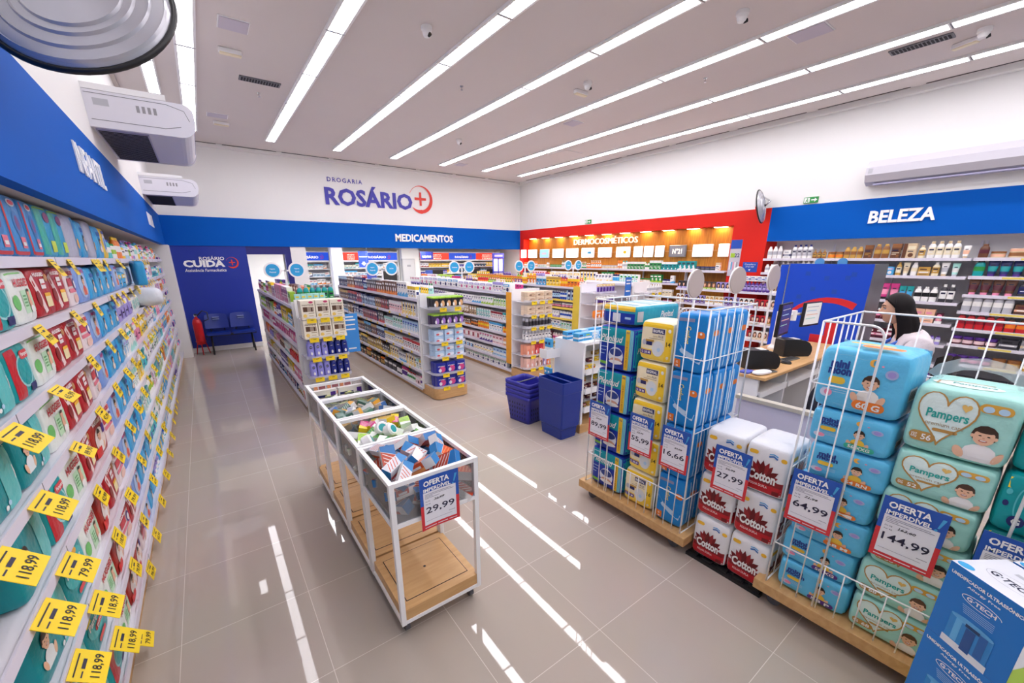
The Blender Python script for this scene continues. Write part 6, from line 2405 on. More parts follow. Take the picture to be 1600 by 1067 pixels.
BZ1 = [1.87, 1.635, 1.29, 1.0, .715, .43, .14]
BZ2 = [1.872, 1.645, 1.412, 1.195, .968, .755, .5, .2]
wall_unit('hair_care_shelving', 'white hair care shelves under BELEZA sign, far bay', 8.1, 8.7, .9, 3.4, BZ1, nup=4, top=2.1)
wall_unit('hair_care_shelving', 'white hair care shelves under BELEZA sign, bay nearest the entrance', 8.1, 8.7, -1.2, .88, BZ2, nup=3, top=2.1)
F1 = [('lotion_bottle', .075, .2, 3, 'white', 'silver', 'white'), ('soap_box', .11, .14, 1, 'white', 'navy', 'silver'), ('shampoo_bottle', .07, .22, 4, 'white', 'silver', 'navy'),
      ('pump_bottle', .06, .14, 3, 'bronze', 'gold', 'gold'), ('cream_jar', .1, .1, 2, 'gold', 'orange', 'bronze'), ('lotion_bottle', .075, .17, 3, 'gold', 'bronze', 'gold'), ('medicine_box', .09, .19, 1, 'brown', 'bronze', 'gold'), ('lotion_bottle', .085, .2, 2, 'bronze', 'gold', 'gold'), ('medicine_box', .1, .2, 1, 'brown', 'bronze', 'cream'), ('supplement_box', .14, .2, 1, 'beige', 'brown', 'cream'),
      ('shampoo_bottle', .07, .17, 1, 'cream', 'gold', 'beige'), ('shampoo_bottle', .075, .22, 4, 'white', 'cream', 'beige'), ('cream_tube', .07, .16, 2, 'white', 'peach', 'beige'), ('cream_tube', .08, .2, 1, 'white', 'peach', 'white'), ('shampoo_bottle', .07, .2, 3, 'white', 'peach', 'beige'), ('cream_jar', .1, .1, 1, 'navy', 'charcoal', 'navy')]
F2 = [('lotion_bottle', .07, .14, 3, 'white', 'silver', 'white'), ('pump_bottle', .07, .19, 4, 'white', 'silver', 'white'), ('shampoo_bottle', .07, .2, 3, 'white', 'grey', 'white'), ('pad_pack', .16, .12, 4, 'purple', 'pink', 'white'), ('wipes_pack', .15, .12, 2, 'skyblue', 'lilac', 'white'),
      ('shampoo_bottle', .06, .18, 1, 'gold', 'cream', 'gold'), ('cream_tube', .075, .18, 1, 'cream', 'beige', 'white'), ('lotion_bottle', .07, .18, 1, 'white', 'cream', 'white'), ('soap_box', .12, .12, 1, 'gold', 'beige', 'brown'), ('shampoo_bottle', .075, .18, 1, 'cream', 'gold', 'white'), ('cream_tube', .08, .18, 1, 'white', 'silver', 'beige'), ('cream_tube', .075, .17, 1, 'mint', 'white', 'silver'), ('cream_tube', .085, .21, 1, 'white', 'cream', 'beige'), ('lotion_bottle', .09, .2, 1, 'mint', 'silver', 'white'), ('supplement_box', .15, .2, 1, 'white', 'green', 'pink'), ('lotion_bottle', .075, .2, 3, 'maroon', 'brown', 'maroon')]
F3 = [('hair_dye_box', .085, .17, 5, 'palepink', 'brown', 'white'), ('hair_dye_box', .085, .17, 5, 'lilac', 'black', 'white'), ('pad_pack', .15, .14, 4, 'purple', 'lilac', 'white'), ('lotion_bottle', .08, .2, 1, 'white', 'purple', 'pink'), ('cream_tube', .1, .23, 2, 'magenta', 'pink', 'black'), ('cream_tube', .075, .2, 2, 'teal', 'skyblue', 'teal'), ('lotion_bottle', .075, .2, 3, 'white', 'black', 'white'),
      ('shampoo_bottle', .07, .24, 4, 'charcoal', 'white', 'white'), ('medicine_box', .09, .23, 2, 'navy', 'charcoal', 'pink'), ('medicine_box', .09, .24, 2, 'black', 'silver', 'pink'), ('supplement_box', .1, .22, 1, 'red', 'white', 'crimson')]
for i, z in enumerate(BZ1):
    if i < 3:
        shelf_run('%s far hair care shelf' % GN[i], (F1, F2, F3)[i], (8.1, 3.36), R90, z, 2.44, .02, rng, .26)
    else:
        shelf_run('%s far hair care shelf' % GN[i], maker(rng, ['pad_pack', 'cream_jar', 'soap_box', 'lotion_bottle', 'hair_dye_box'], [('palepink', 'maroon', 'white'), ('maroon', 'pink', 'white'), ('lilac', 'white', 'purple'), ('peach', 'white', 'pink')], 2, 4, (.12, .2)), (8.1, 2.6), R90, z, 1.66, .02, rng, .22)
N = [[('lotion_bottle', .09, .17, 1, 'brown', 'maroon', 'brown'), ('cream_jar', .13, .08, 1, 'beige', 'peach', 'bronze'), ('cream_jar', .14, .11, 1, 'beige', 'bronze', 'peach'), ('cream_tube', .095, .2, 2, 'pink', 'palepink', 'maroon'), ('soap_box', .16, .2, 1, 'lilac', 'purple', 'white'), ('cream_jar', .14, .16, 1, 'teal', 'charcoal', 'purple'), ('lotion_bottle', .09, .2, 5, 'purple', 'navy', 'black')],
     [('lotion_bottle', .1, .2, 1, 'teal', 'green', 'charcoal'), ('cream_tube', .1, .2, 3, 'navy', 'teal', 'purple'), ('cream_jar', .1, .09, 1, 'charcoal', 'navy', 'black'), ('cream_tube', .095, .18, 2, 'lilac', 'purple', 'charcoal'), ('lotion_bottle', .1, .2, 2, 'navy', 'bronze', 'peach'), ('lotion_bottle', .1, .2, 4, 'purple', 'lilac', 'black')],
     [('cream_tube', .1, .2, 4, 'brown', 'maroon', 'pink'), ('shampoo_bottle', .075, .18, 2, 'charcoal', 'navy', 'charcoal'), ('cream_jar', .12, .09, 1, 'charcoal', 'grey', 'black'), ('cream_tube', .1, .2, 2, 'purple', 'lilac', 'charcoal'), ('lotion_bottle', .1, .2, 5, 'charcoal', 'gold', 'purple')],
     [('lotion_bottle', .085, .22, 5, 'silver', 'white', 'maroon'), ('soap_box', .15, .12, 1, 'brown', 'peach', 'maroon'), ('cream_tube', .095, .17, 2, 'pink', 'maroon', 'brown'), ('lotion_bottle', .1, .16, 6, 'brown', 'peach', 'maroon')],
     [('lotion_bottle', .08, .2, 5, 'red', 'crimson', 'maroon'), ('lotion_bottle', .09, .16, 2, 'red', 'orange', 'brown'), ('cream_tube', .09, .16, 6, 'grey', 'silver', 'maroon')],
     [('cream_jar', .1, .11, 4, 'maroon', 'palepink', 'purple'), ('soap_box', .15, .12, 1, 'charcoal', 'silver', 'black'), ('soap_box', .14, .13, 4, 'grey', 'beige', 'charcoal'), ('soap_box', .14, .13, 4, 'silver', 'charcoal', 'beige')],
     [('cream_jar', .1, .11, 4, 'maroon', 'pink', 'purple'), ('cream_jar', .12, .12, 2, 'gold', 'beige', 'bronze'), ('soap_box', .14, .15, 4, 'gold', 'cream', 'bronze'), ('cream_jar', .13, .12, 5, 'lime', 'gold', 'green')],
     [('soap_box', .15, .13, 5, 'charcoal', 'silver', 'gold'), ('cream_jar', .13, .12, 6, 'black', 'gold', 'bronze')]]
for i, z in enumerate(BZ2):
    shelf_run('%s near hair care shelf' % (GN[:6] + ['seventh', 'bottom'])[i], N[i], (8.1, .86), R90, z, 1.5, .02, rng, .24)
    for j in range(2):
        m = MB().box(-.0015, .0, -.14, .14, -.012, .012, C('e9d56a'))
        put(m.mesh('rail_strip'), 'rail_ticket', (8.093, .35 - .55 * j + .1 * (i % 2), z - .016), 0, 'yellow promotional ticket, %s on %s near hair care shelf rail' % (ORD[j], (GN[:6] + ['seventh', 'bottom'])[i]), 'price ticket', 'yellow rail tickets')

# ------------------------------------------------------------------ lit brand boxes and light strip over the skin care shelves
SP = [(10.58, 10.33), (10.46, 10.03), (9.9, 9.48), (9.33, 8.86), (8.76, 8.28), (8.16, 7.7), (7.57, 7.12), (6.98, 6.55), (6.45, 6.2), (6.16, 5.91), (5.86, 5.63), (5.51, 5.1), (4.96, 4.52), (4.41, 4.19)]
for i, (a, b) in enumerate(SP):
    y, w = (a + b) / 2, abs(a - b)
    nm = {2: 'pale blue lit brand box on wood wall', 5: 'lit brand box with blue print on wood wall', 7: 'lit brand box with yellow print on wood wall', 11: 'grey lit brand box reading N°21 on wood wall'}.get(i, 'plain white lit brand box, %s from left on wood wall' % ORD[i])
    t = thing('brand_light_box', nm, 'light box', (8.26 if i == 0 else 8.45, y, 2.03), 0, 'lit brand boxes on the wood wall')
    MB().box(-.01, .03, -w / 2, w / 2, -.125, .125, 'steel' if i == 11 else 'white_metal', .012).build('case', t)
    f = plane((-.0105, 0, 0), (0, -1, 0), (0, 0, 1))
    m = MB()
    if i == 2:
        mat('lit_blue', '8fc0ee', r=.4, emit=1.0)
        m.rect(-w * .46, w * .46, -.115, .115, 'lit_blue', f, .001)
        m.rect(-w * .25, w * .25, -.03, .03, C('white'), f, .002)
    elif i == 11:
        m.rect(-w * .44, w * .44, -.105, .105, C('8d8b95'), f, .001)
        m.text('N°21', 'lit_letter', f, 0, 0, w=w * .55, h=.11, e=.002, bold=.03)
    else:
        m.rect(-w * .47, w * .47, -.117, .117, 'screen_lit', f, .001)
        if i == 5:
            m.rect(w * .0, w * .3, -.03, .03, C('skyblue'), f, .002)
        if i == 7:
            m.ell(w * .15, 0, .05, .04, C('yellow'), f, .002)
    m.build('lit_face', t)
tag(MB().box(0, .008, 0, 6.3, 0, .006, C('beige')).build('light_box_rail', None, (8.485, 4.15, 2.03)), 'thin metal rail joining the lit brand boxes', 'rail')
for i in range(11):
    t = thing('recessed_spot', 'warm recessed spot lamp, %s from left under the red fascia' % ORD[i], 'spot lamp', (8.42, 10.2 - .58 * i, 2.475), 0, 'warm spots over the wood wall')
    MB().box(-.05, .05, -.13, .13, -.012, 0, 'white_metal').build('housing', t)
    MB().box(-.04, .04, -.12, .12, -.014, -.012, 'led_strip').build('lamp_face', t)

# signs on the red frame
FJ = plane((XR - .006, 0, 0), (0, -1, 0), (0, 0, 1))
t = thing('wall_notice', 'small blue notice with arrow on the red frame', 'notice', (XR - .008, 3.68, 1.72))
MB().box(-.004, .002, -.13, .13, -.09, .09, C('1c4fb4')).build('plate', t)
f = plane((-.005, 0, 0), (0, -1, 0), (0, 0, 1))
m = MB()
m.text('Consulte o', C('white'), f, 0, .05, h=.03, e=.001)
m.text('preço aqui', C('white'), f, 0, .005, h=.03, e=.001)
m.poly([(-.02, -.04), (.02, -.04), (0, -.07)], C('white'), f, .001)
m.build('print', t)
t = thing('wall_poster', 'narrow promotional board with blue head beside the wood wall', 'poster', (XR - .01, 3.98, 1.55))
MB().box(-.004, .004, -.1, .1, 0, .66, C('c9c4ce')).build('board', t)
f = plane((-.0045, 0, 0), (0, -1, 0), (0, 0, 1))
m = MB()
m.rect(-.1, .1, .5, .66, C('1c4fb4'), f, .001)
m.text('22', C('navy'), f, .04, .38, h=.07, e=.002, bold=.02)
m.rect(-.08, -.0, .34, .42, C('lime'), f, .001)
for i in range(5):
    m.rect(-.08 + .032 * i, -.06 + .032 * i, .12, .26, C(('white', 'skyblue', 'pink', 'white', 'grey')[i]), f, .001)
m.build('print', t)

# ================================================================== medicine counter behind the back opening
for q, (xa, xb, ya, lab) in enumerate(((2.0, 2.95, 12.5, 'leftmost medicine shelves behind the back opening'), (3.3, 4.95, 12.5, 'middle medicine shelves behind the back opening'), (5.66, 8.76, 12.5, 'wide medicine shelves at right behind the back opening'))):
    t = thing('medicine_shelving', lab, 'shelving', ((xa + xb) / 2, ya, 0), 0, 'medicine shelves')
    w = xb - xa
    MB().box(-w / 2, w / 2, .3, .32, 0, 2.12, 'shelf_white').build('back_panel', t)
    for s in (-1, 1):
        MB().box(s * w / 2 - .015, s * w / 2 + .015, 0, .32, 0, 2.14, 'white_metal').build('side_panel', t)
    for z in (.5, .8, 1.1, 1.22, 1.43, 1.64, 1.84):
        MB().box(-w / 2, w / 2, 0, .3, z - .022, z, 'white_metal').build('shelf', t)
    f = plane((0, -.002, 0), (1, 0, 0), (0, 0, 1))
    m = MB()
    m.box(-w / 2, w / 2, 0, .01, 1.84, 2.1, 'white_metal')
    segs = (['b'], ['r', 'b'], ['r', 'b', 'r'])[q]
    cuts = ([-w / 2 + .02, w / 2 - .02], [-w / 2 + .02, -w * .22, w / 2 - .03], [-w / 2 + .02, -w * .16, w * .18, w / 2 - .04])[q]
    mat('brightened_blue_banner', '1447c4', r=.4, emit=.7)  # glow added to the banner prints and lettering to brighten them
    mat('brightened_red_banner', 'e23a24', r=.4, emit=.7)
    for j, sg in enumerate(segs):
        a, b = cuts[j], cuts[j + 1]
        m.rect(a, b, 1.865, 2.075, 'brightened_blue_banner' if sg == 'b' else 'brightened_red_banner', f, .001)
        c = (a + b) / 2
        if sg == 'b':
            m.text('ROSÁRIO', 'lit_letter', f, c - .04, 1.955, w=min(.55, (b - a) * .5), h=.08, e=.002, bold=.03)
            plus_circle(m, f, c + min(.55, (b - a) * .5) * .5 + .03, 1.96, .055, C('magenta'), .002)
        else:
            m.text('MEDICAMENTOS', 'lit_letter', f, c, 2.01, w=(b - a) * .45, h=.04, e=.002, bold=.02)
            m.text('GENÉRICOS', 'lit_letter', f, c, 1.955, w=(b - a) * .5, h=.04, e=.002, bold=.02)
            m.text('E DE MARCA', 'lit_letter', f, c, 1.9, w=(b - a) * .45, h=.04, e=.002, bold=.02)
    m.build('banner', t)
    for i, z in enumerate((1.64, 1.43, 1.22)):
        pal = [('white', 'skyblue', 'red'), ('white', 'navy', 'yellow'), ('white', 'teal', 'lime'), ('paleblue', 'white', 'navy'), ('white', 'orange', 'grey')] if q < 2 else [('skyblue', 'white', 'orange'), ('yellow', 'white', 'orange'), ('blue', 'white', 'red'), ('white', 'crimson', 'purple'), ('charcoal', 'white', 'skyblue'), ('yellow', 'gold', 'white')]
        shelf_run('%s %s medicine shelf' % (('top', 'middle', 'lower')[i], ('left', 'centre', 'right')[q]), maker(rng, ['medicine_box', 'cream_box', 'soap_box'], pal, 2, 4, (.09, .15), (.08, .12)), (xa + .03, ya), 0, z, w - .08, .02, rng, .17)
for i, x in enumerate((1.3, 2.25, 3.2, 3.9, 4.6, 5.2, 6.25, 7.4, 8.3)):  # row filled out with added downlights to brighten the back room
    t = thing('downlight', 'round white downlight, %s from left under the blue back fascia' % ORD[i], 'downlight', (x, 11.1, 2.26), 0, 'downlights')
    MB().lathe([(.1, 0), (.1, -.012), (.085, -.016)], 'white_metal', 20).build('ring', t)
    MB().lathe([(.084, -.012), (.084, -.018), (0, -.018)], 'spot_lit', 20).build('lamp_face', t)
t = thing('electrical_cabinet', 'grey metal electrical cabinet on the storeroom pillar', 'cabinet', (5.16, 12.28, 1.1))
MB().box(-.2, .2, -.08, .02, 0, .8, C('b5b3b6')).build('body', t)
m = MB().box(-.18, .18, -.09, -.08, .03, .77, C('c4c2c5'))
m.rect(-.06, .06, .56, .62, C('grey'), plane((0, -.09, 0), (1, 0, 0), (0, 0, 1)), .001)
m.build('door', t)
t = thing('pharmacy_counter', 'long white pharmacy counter at the back opening', 'counter', (5.0, 11.15, 0))
MB().box(-2.9, 3.2, 0, .5, .0, .95, 'white_metal').build('body', t)
MB().box(-2.95, 3.25, -.03, .53, .95, .99, C('4a4850')).build('worktop', t)
for i, x in enumerate((4.28, 5.75, 7.05, 7.75)):
    t = thing('counter_monitor', 'dark monitor back, %s from left on the pharmacy counter' % ORD[i], 'monitor', (x, 11.5, .99), 0, 'counter monitors')
    MB().box(-.2, .2, -.015, .015, .3, .58, 'black_plastic', .006).build('screen', t)
    MB().box(-.025, .025, .0, .03, .0, .35, 'black_plastic').box(-.1, .1, -.07, .08, 0, .012, 'black_plastic').build('stand', t)
# blue hanging boards in the opening
for i, (x, y, z, w, h, lab) in enumerate(((3.58, 11.5, 1.68, .26, .42, 'blue hanging board with white arrow before middle medicine shelves'), (5.35, 11.3, 1.87, .40, .22, 'dark blue hanging board reading ROSÁRIO near storeroom pillar'),
                                       (3.6, 11.0, 1.38, .25, .25, 'small violet blue board low before the middle medicine shelves'), (5.25, 11.0, 1.28, .22, .3, 'small violet blue board beside the electrical cabinet'))):
    t = thing('hanging_board', lab, 'sign', (x, y, z))
    MB().box(-w / 2, w / 2, -.004, .004, 0, h, C(('24409c', '1c2a78', '4a5cc0', '4a68c8')[i])).build('board', t)
    f = plane((0, -.0045, 0), (1, 0, 0), (0, 0, 1))
    m = MB()
    if i == 0:
        m.rect(-.03, .03, h * .22, h * .34, C('white'), f, .001)
        m.poly([(-.065, h * .24), (0, h * .1), (.065, h * .24)], C('white'), f, .001)
        m.rect(-w * .4, w * .4, h * .62, h * .68, C('white'), f, .001)
    elif i == 1:
        m.text('ROSÁRIO', C('white'), f, 0, h * .4, w=w * .7, h=h * .3, e=.001, bold=.02)
    else:
        m.rect(-w * .3, w * .3, h * .45, h * .55, C('paleblue'), f, .001)
    m.build('print', t)
    m = MB()
    for s in (-.4, .4):
        m.tube([(w * s, 0, h), (w * s, 0, 2.26 - z)], .002, 'chrome', 4)
    m.build('wires', t)
t = thing('weighing_scale', 'tall blue framed pharmacy scale beside the red frame', 'scale', (7.95, 11.3, 0))
MB().box(-.2, .2, -.25, .25, 0, .07, C('navy')).build('platform', t)
m = MB()
for s in (-1, 1):
    m.box(s * .2 - .015, s * .2 + .015, .1, .13, .07, 2.05, C('3040b0'))
m.box(-.015, .015, .1, .13, .07, 2.05, C('3040b0'))
m.box(-.2, .2, .1, .13, 1.45, 1.48, C('3040b0'))
m.build('frame', t)
MB().box(-.22, .22, .09, .14, 1.9, 2.06, C('2a2f90')).rect(-.16, .16, 1.95, 2.01, C('lilac'), plane((0, .089, 0), (1, 0, 0), (0, 0, 1)), .001).build('head_board', t)
MB().box(-.19, .19, .115, .12, 1.0, 1.45, C('d8dcf0')).box(-.19, .19, .115, .12, 1.49, 1.9, C('d8dcf0')).build('panel', t)

# ================================================================== waiting bench and extinguisher before the blue panel
mat('seat_blue', '132f8c', r=.35)
t = thing('waiting_bench', 'two-seat blue plastic waiting bench on black frame', 'bench', (.28, 10.35, 0))
for i, x in enumerate((-.225, .225)):
    m = MB()
    n, k = 9, 9
    vs = []
    for q in range(k):
        a = q / (k - 1)
        for j in range(n):
            u = (j / (n - 1) - .5) * (.43 - .03 * a)
            z = .40 + .03 + .02 * abs(u / .2) ** 2
            vs.append((x + u, -.2 + .4 * a, z - .02 * math.sin(a * math.pi)))
    fs = [(q * n + j, q * n + j + 1, (q + 1) * n + j + 1, (q + 1) * n + j) for q in range(k - 1) for j in range(n - 1)]
    m.add(vs, fs, 'seat_blue', True)
    m.add([(a, b, c - .022) for a, b, c in vs], [f[::-1] for f in fs], 'seat_blue', True)
    m.box(x - .2, x + .2, -.205, -.19, .405, .45, 'seat_blue')
    m.build('seat', t)
    m = MB()
    vs = []
    for q in range(k):
        a = q / (k - 1)
        for j in range(n):
            u = (j / (n - 1) - .5)
            w = .42 - .05 * a ** 3
            vs.append((x + u * w, .2 + .07 * a + .03 * (u * 2) ** 2 * -1, .5 + .3 * a - .02 * (u * 2) ** 4 * a))
    m.add(vs, fs, 'seat_blue', True)
    m.add([(a, b + .02, c) for a, b, c in vs], [f[::-1] for f in fs], 'seat_blue', True)
    for z in (.68, .72):
        m.box(x - .06, x + .06, .2, .27, z, z + .015, C('8a9ad0'))
    m.build('backrest', t)
m = MB()
m.box(-.45, .45, -.03, .03, .36, .4, 'black_plastic')
for x in (-.225, .225):
    m.tube([(x - .12, .05, .39), (x - .12, .22, .42), (x - .12, .26, .6)], .012, 'black_plastic', 6)
    m.tube([(x + .12, .05, .39), (x + .12, .22, .42), (x + .12, .26, .6)], .012, 'black_plastic', 6)
m.build('beam', t)
for s in (-1, 1):
    MB().tube([(s * .37, -.2, .012), (s * .36, -.02, .38)], .018, 'black_plastic', 8).tube([(s * .37, .22, .012), (s * .36, .02, .38)], .018, 'black_plastic', 8).build('leg', t)
t = thing('fire_extinguisher', 'red fire extinguisher with black hose on red tripod stand', 'fire extinguisher', (-.27, 10.38, 0))
MB().lathe([(.07, .22), (.08, .24), (.08, .66), (.06, .73), (.025, .76), (.025, .79), (0, .79)], C('c4161f', .3), 20).build('cylinder', t)
MB().lathe([(.03, .79), (.03, .83), (0, .83)], 'chrome', 10).box(-.02, .02, -.08, .03, .82, .84, 'black_plastic').build('valve', t)
MB().tube([(.03, -.02, .81), (.12, -.03, .9), (.2, -.03, .86), (.2, -.04, .72), (.12, -.07, .7)], .012, 'black_plastic', 8).build('hose', t)
m = MB()
for a in (0.5, 2.6, 4.7):
    m.tube([(.07 * math.cos(a), .07 * math.sin(a), .3), (.13 * math.cos(a), .13 * math.sin(a), .01)], .01, C('c4161f', .3), 6)
m.tube([(.085 * math.cos(a), .085 * math.sin(a), .28) for a in [6.283 * i / 16 for i in range(16)]], .008, C('c4161f', .3), 6, True)
m.build('stand', t)
# ================================================================== checkout desks, machines and signs
t = thing('checkout_desk', 'wooden checkout desk with white drawers behind the wire cages', 'desk', (3.75, 1.39, 0))
W, D = 2.15, .62
MB().box(0, W, 0, D, .87, .9, 'wood_light', .004).build('worktop', t)
for x in (.02, .62, 1.45, W - .05):
    MB().box(x, x + .03, .06, D - .03, 0, .87, 'white_metal').build('side_panel', t)
MB().box(.02, W - .02, D - .04, D - .02, .1, .87, 'white_metal').build('back_panel', t)
for x0, x1 in ((.05, .62), (.66, 1.44)):
    MB().box(x0, x1, .05, D - .06, .70, .72, 'white_metal').box(x0, x1, .04, .06, .69, .745, 'white_metal').build('keyboard_shelf', t)
MB().box(.08, .6, .08, D - .06, .34, .36, 'white_metal').build('lower_shelf', t)
for x in (1.5, 1.8):
    d_ = MB().box(x, x + .27, .03, .06, .45, .84, 'white_metal', .004).build('drawer', t)
    MB().box(x + .1, x + .17, .015, .03, .62, .66, 'chrome').build('handle', d_)
t = thing('checkout_partition', 'low grey partition with pale cap beside the toilet paper stacks', 'partition', (3.6, .5, 0))
MB().box(-.02, .02, 0, 1.02, 0, .725, C('c9c6dc')).build('panel', t)
MB().box(-.035, .035, -.01, 1.03, .725, .755, C('bdb8ac')).build('cap', t)


def receipt_printer(x, y, rz, label):
    t = thing('receipt_printer', label, 'printer', (x, y, .9), rz, 'receipt printers')
    m = MB()
    pr = [(-.15, 0), (.13, 0), (.15, .02), (.158, .06), (.15, .1), (.12, .14), (.07, .165), (-.03, .178), (-.14, .18), (-.15, .17)]
    k = len(pr)
    m.add([(u, -.075, v) for u, v in pr] + [(u, .075, v) for u, v in pr], [(i, (i + 1) % k, k + (i + 1) % k, k + i) for i in range(k)] + [tuple(range(k)), tuple(range(k, 2 * k))[::-1]], 'black_plastic')
    m.build('body', t)
    m = MB()
    m.box(-.06, .05, -.05, .05, .16, .176, C('2a2a2e'), .004).box(-.03, .03, -.045, .045, .17, .18, C('white'))
    m.build('paper_slot', t)


receipt_printer(4.08, 1.6, -.6, 'black receipt printer nearer the toilet paper stacks on checkout desk')
receipt_printer(4.9, 1.62, -.55, 'black receipt printer farther along the desk, under second monitor')
for i, (x, y, a) in enumerate(((3.93, 1.48, -.2), (4.66, 1.55, -.1))):
    t = thing('keypad', 'flat dark keypad, %s beside a printer on the checkout desk' % ('nearer', 'farther')[i], 'keypad', (x, y, .9), a, 'keypads')
    MB().box(-.12, .12, -.045, .045, 0, .012, C('6a6a66'), .003).build('base', t)
    m = MB()
    for q in range(8):
        for r in range(3):
            m.box(-.11 + .028 * q, -.088 + .028 * q, -.035 + .025 * r, -.015 + .025 * r, .012, .016, C('3e3e40'))
    m.build('keys', t)
m = MB()
m.lathe([(.03, 0), (.032, .012), (.026, .026), (.012, .032), (0, .033)], 'black_plastic', 14, 1, 1.5)
tag(m.build('computer_mouse', None, (4.45, 1.5, .9)), 'black computer mouse beside nearer receipt printer', 'mouse')
m = MB()
pillow(m, .2, .09, .035, C('e9e7ec'), 3, 8)
o = tag(m.build('paper_roll_bag', None, (3.86, 1.47, .9), -.2), 'white folded bag lying on the near desk corner', 'bag')
t = thing('paper_pad', 'small blue paper pad on the near desk corner', 'paper pad', (3.82, 1.58, .9))
MB().box(-.06, .06, -.04, .04, 0, .015, C('5a64c0')).build('sheets', t)


def monitor(c, rz, w, h, label, lit):
    t = thing('checkout_monitor', label, 'monitor', c, rz, 'checkout monitors')
    MB().box(-w / 2, w / 2, -.012, .02, -h / 2, h / 2, 'black_plastic', .004).build('casing', t)
    f = plane((0, -.0125, 0), (1, 0, 0), (0, 0, 1))
    m = MB()
    m.rect(-w * .45, w * .45, -h * .42, h * .46, lit, f, .001)
    for i in range(4):
        m.rect(-w * .38, w * (.3 - .1 * (i % 2)), h * (.3 - .16 * i), h * (.33 - .16 * i), C(('silver', 'paleblue', 'peach', 'mint')[i]), f, .002)
    m.build('screen', t)
    return t


mat('screen_on', 'd9d8d2', r=.3, emit=.35)
mat('screen_dim', '4a4a80', r=.2, emit=.1)
monitor((5.55, 1.72, 1.27), -.12, .36, .27, 'lit monitor on swing arm in front of blue cabinet', 'screen_on')
monitor((4.76, 1.70, 1.28), .1, .36, .33, 'dark slanted monitor on pole, nearer one on checkout desk', 'screen_dim')
t = thing('monitor_arm', 'white double monitor arm on post between the two monitors', 'monitor arm', (5.1, 1.86, .9))
MB().lathe([(.07, 0), (.07, .02), (.045, .05), (.04, .2), (.04, .42), (0, .42)], 'white_metal', 16).build('post', t)
m = MB()
m.tube([(0, 0, .36), (.2, -.05, .38), (.42, -.1, .37)], .016, 'white_metal', 8)
m.lathe([(.035, .31), (.035, .42), (0, .42)], 'white_metal', 12, T=Matrix.Translation((.2, -.05, 0)))
m.lathe([(.03, .32), (.03, .41), (0, .41)], 'white_metal', 12, T=Matrix.Translation((.40, -.1, 0)))
m.tube([(0, 0, .33), (-.18, -.08, .38), (-.3, -.1, .38)], .016, 'white_metal', 8)
m.build('arm', t)
t = thing('monitor_arm', 'white monitor arm at left end behind the blue Confort packs', 'monitor arm', (4.35, 2.0, .9))
MB().lathe([(.05, 0), (.05, .02), (.022, .03), (.022, .36), (0, .36)], 'white_metal', 12).build('post', t)
m = MB()
m.tube([(0, 0, .33), (.15, -.05, .35), (.25, -.12, .33)], .014, 'white_metal', 8)
for x, y in ((0, 0), (.15, -.05)):
    m.lathe([(.03, .29), (.03, .38), (0, .38)], 'white_metal', 12, T=Matrix.Translation((x, y, 0)))
m.build('arm', t)
for i, (x, y, zc, lab) in enumerate(((3.92, 2.22, 1.645, 'round grey lane sign seen from behind, nearest the adult diaper cage'), (4.55, 2.12, 1.66, 'round grey lane sign seen from behind, middle of three'), (5.13, 2.01, 1.675, 'round grey lane sign seen from behind, nearest the blue cabinet'))):
    t = thing('lane_sign', lab, 'sign', (x, y, 0), (.0, -.1, -.02)[i], 'round lane signs')
    MB().box(-.016, .016, -.006, .006, .0, zc - .1, 'white_metal').box(-.09, .09, -.09, .09, 0, .012, 'white_metal').build('pole', t)
    m = MB()
    m.lathe([(.135, -.008), (.135, .008), (0, .008)], C('beb1ac'), 32, T=Matrix.Translation((0, 0, zc)) @ Matrix.Rotation(math.pi / 2, 4, 'X'))
    m.lathe([(.135, -.016), (.14, -.014), (.14, -.001)], 'white_metal', 32, T=Matrix.Translation((0, 0, zc)) @ Matrix.Rotation(math.pi / 2, 4, 'X'))
    m.build('disc', t)

t = thing('promotional_cabinet', 'blue cabinet with red plus logo and steel side behind checkout', 'cabinet', (6.0, 1.37, 0))
MB().box(.012, .55, 0, .92, .05, 1.81, 'steel').build('body', t)
m = MB()
m.box(0, .012, 0, .82, .05, 1.815, C('0f48c8', .35))
f = plane((-.0005, .41, 0), (0, -1, 0), (0, 0, 1))
pts = [(.08 + .52 * math.cos(q), .88 + .52 * math.sin(q)) for q in [math.radians(150 - 8 * i) for i in range(12)]]
m.band([p for p in pts if p[0] < .41], lambda q: .03 + .05 * q, C('d6242c'), f, .001)
m.rect(-.05, .2, .84, .98, C('d6242c'), f, .001)
m.rect(.09, .21, .6, 1.15, C('d6242c'), f, .0015)
for i, (u, v) in enumerate(((-.2, 1.7), (0, 1.65), (.2, 1.66), (-.12, 1.52), (.1, 1.5), (-.25, 1.42), (.25, 1.7))):
    m.rect(u - .025, u + .025, v - .025, v + .025, C('1c4ab4', .35), f, .001)
m.build('front_panel', t)
MB().box(0, .012, .835, .92, .05, 1.8, C('0f48c8', .35)).box(-.004, .0, .82, .832, .05, 1.8, 'chrome').build('side_strip', t)
for i, y in enumerate((1.72, 1.95)):
    t = thing('cabinet_topper', 'blue round display card edge on top of the blue cabinet, %s' % ('nearer steel side', 'nearer the red frame')[i], 'display card', (6.2, y, 1.79), 0, 'round cards on the cabinet')
    m = MB()
    m.lathe([(.05, -.004), (.05, .004), (0, .004)], C('5aa0dc'), 20, T=Matrix.Translation((0, 0, .04)) @ Matrix.Rotation(math.pi / 2, 4, 'Y'))
    m.build('disc', t)


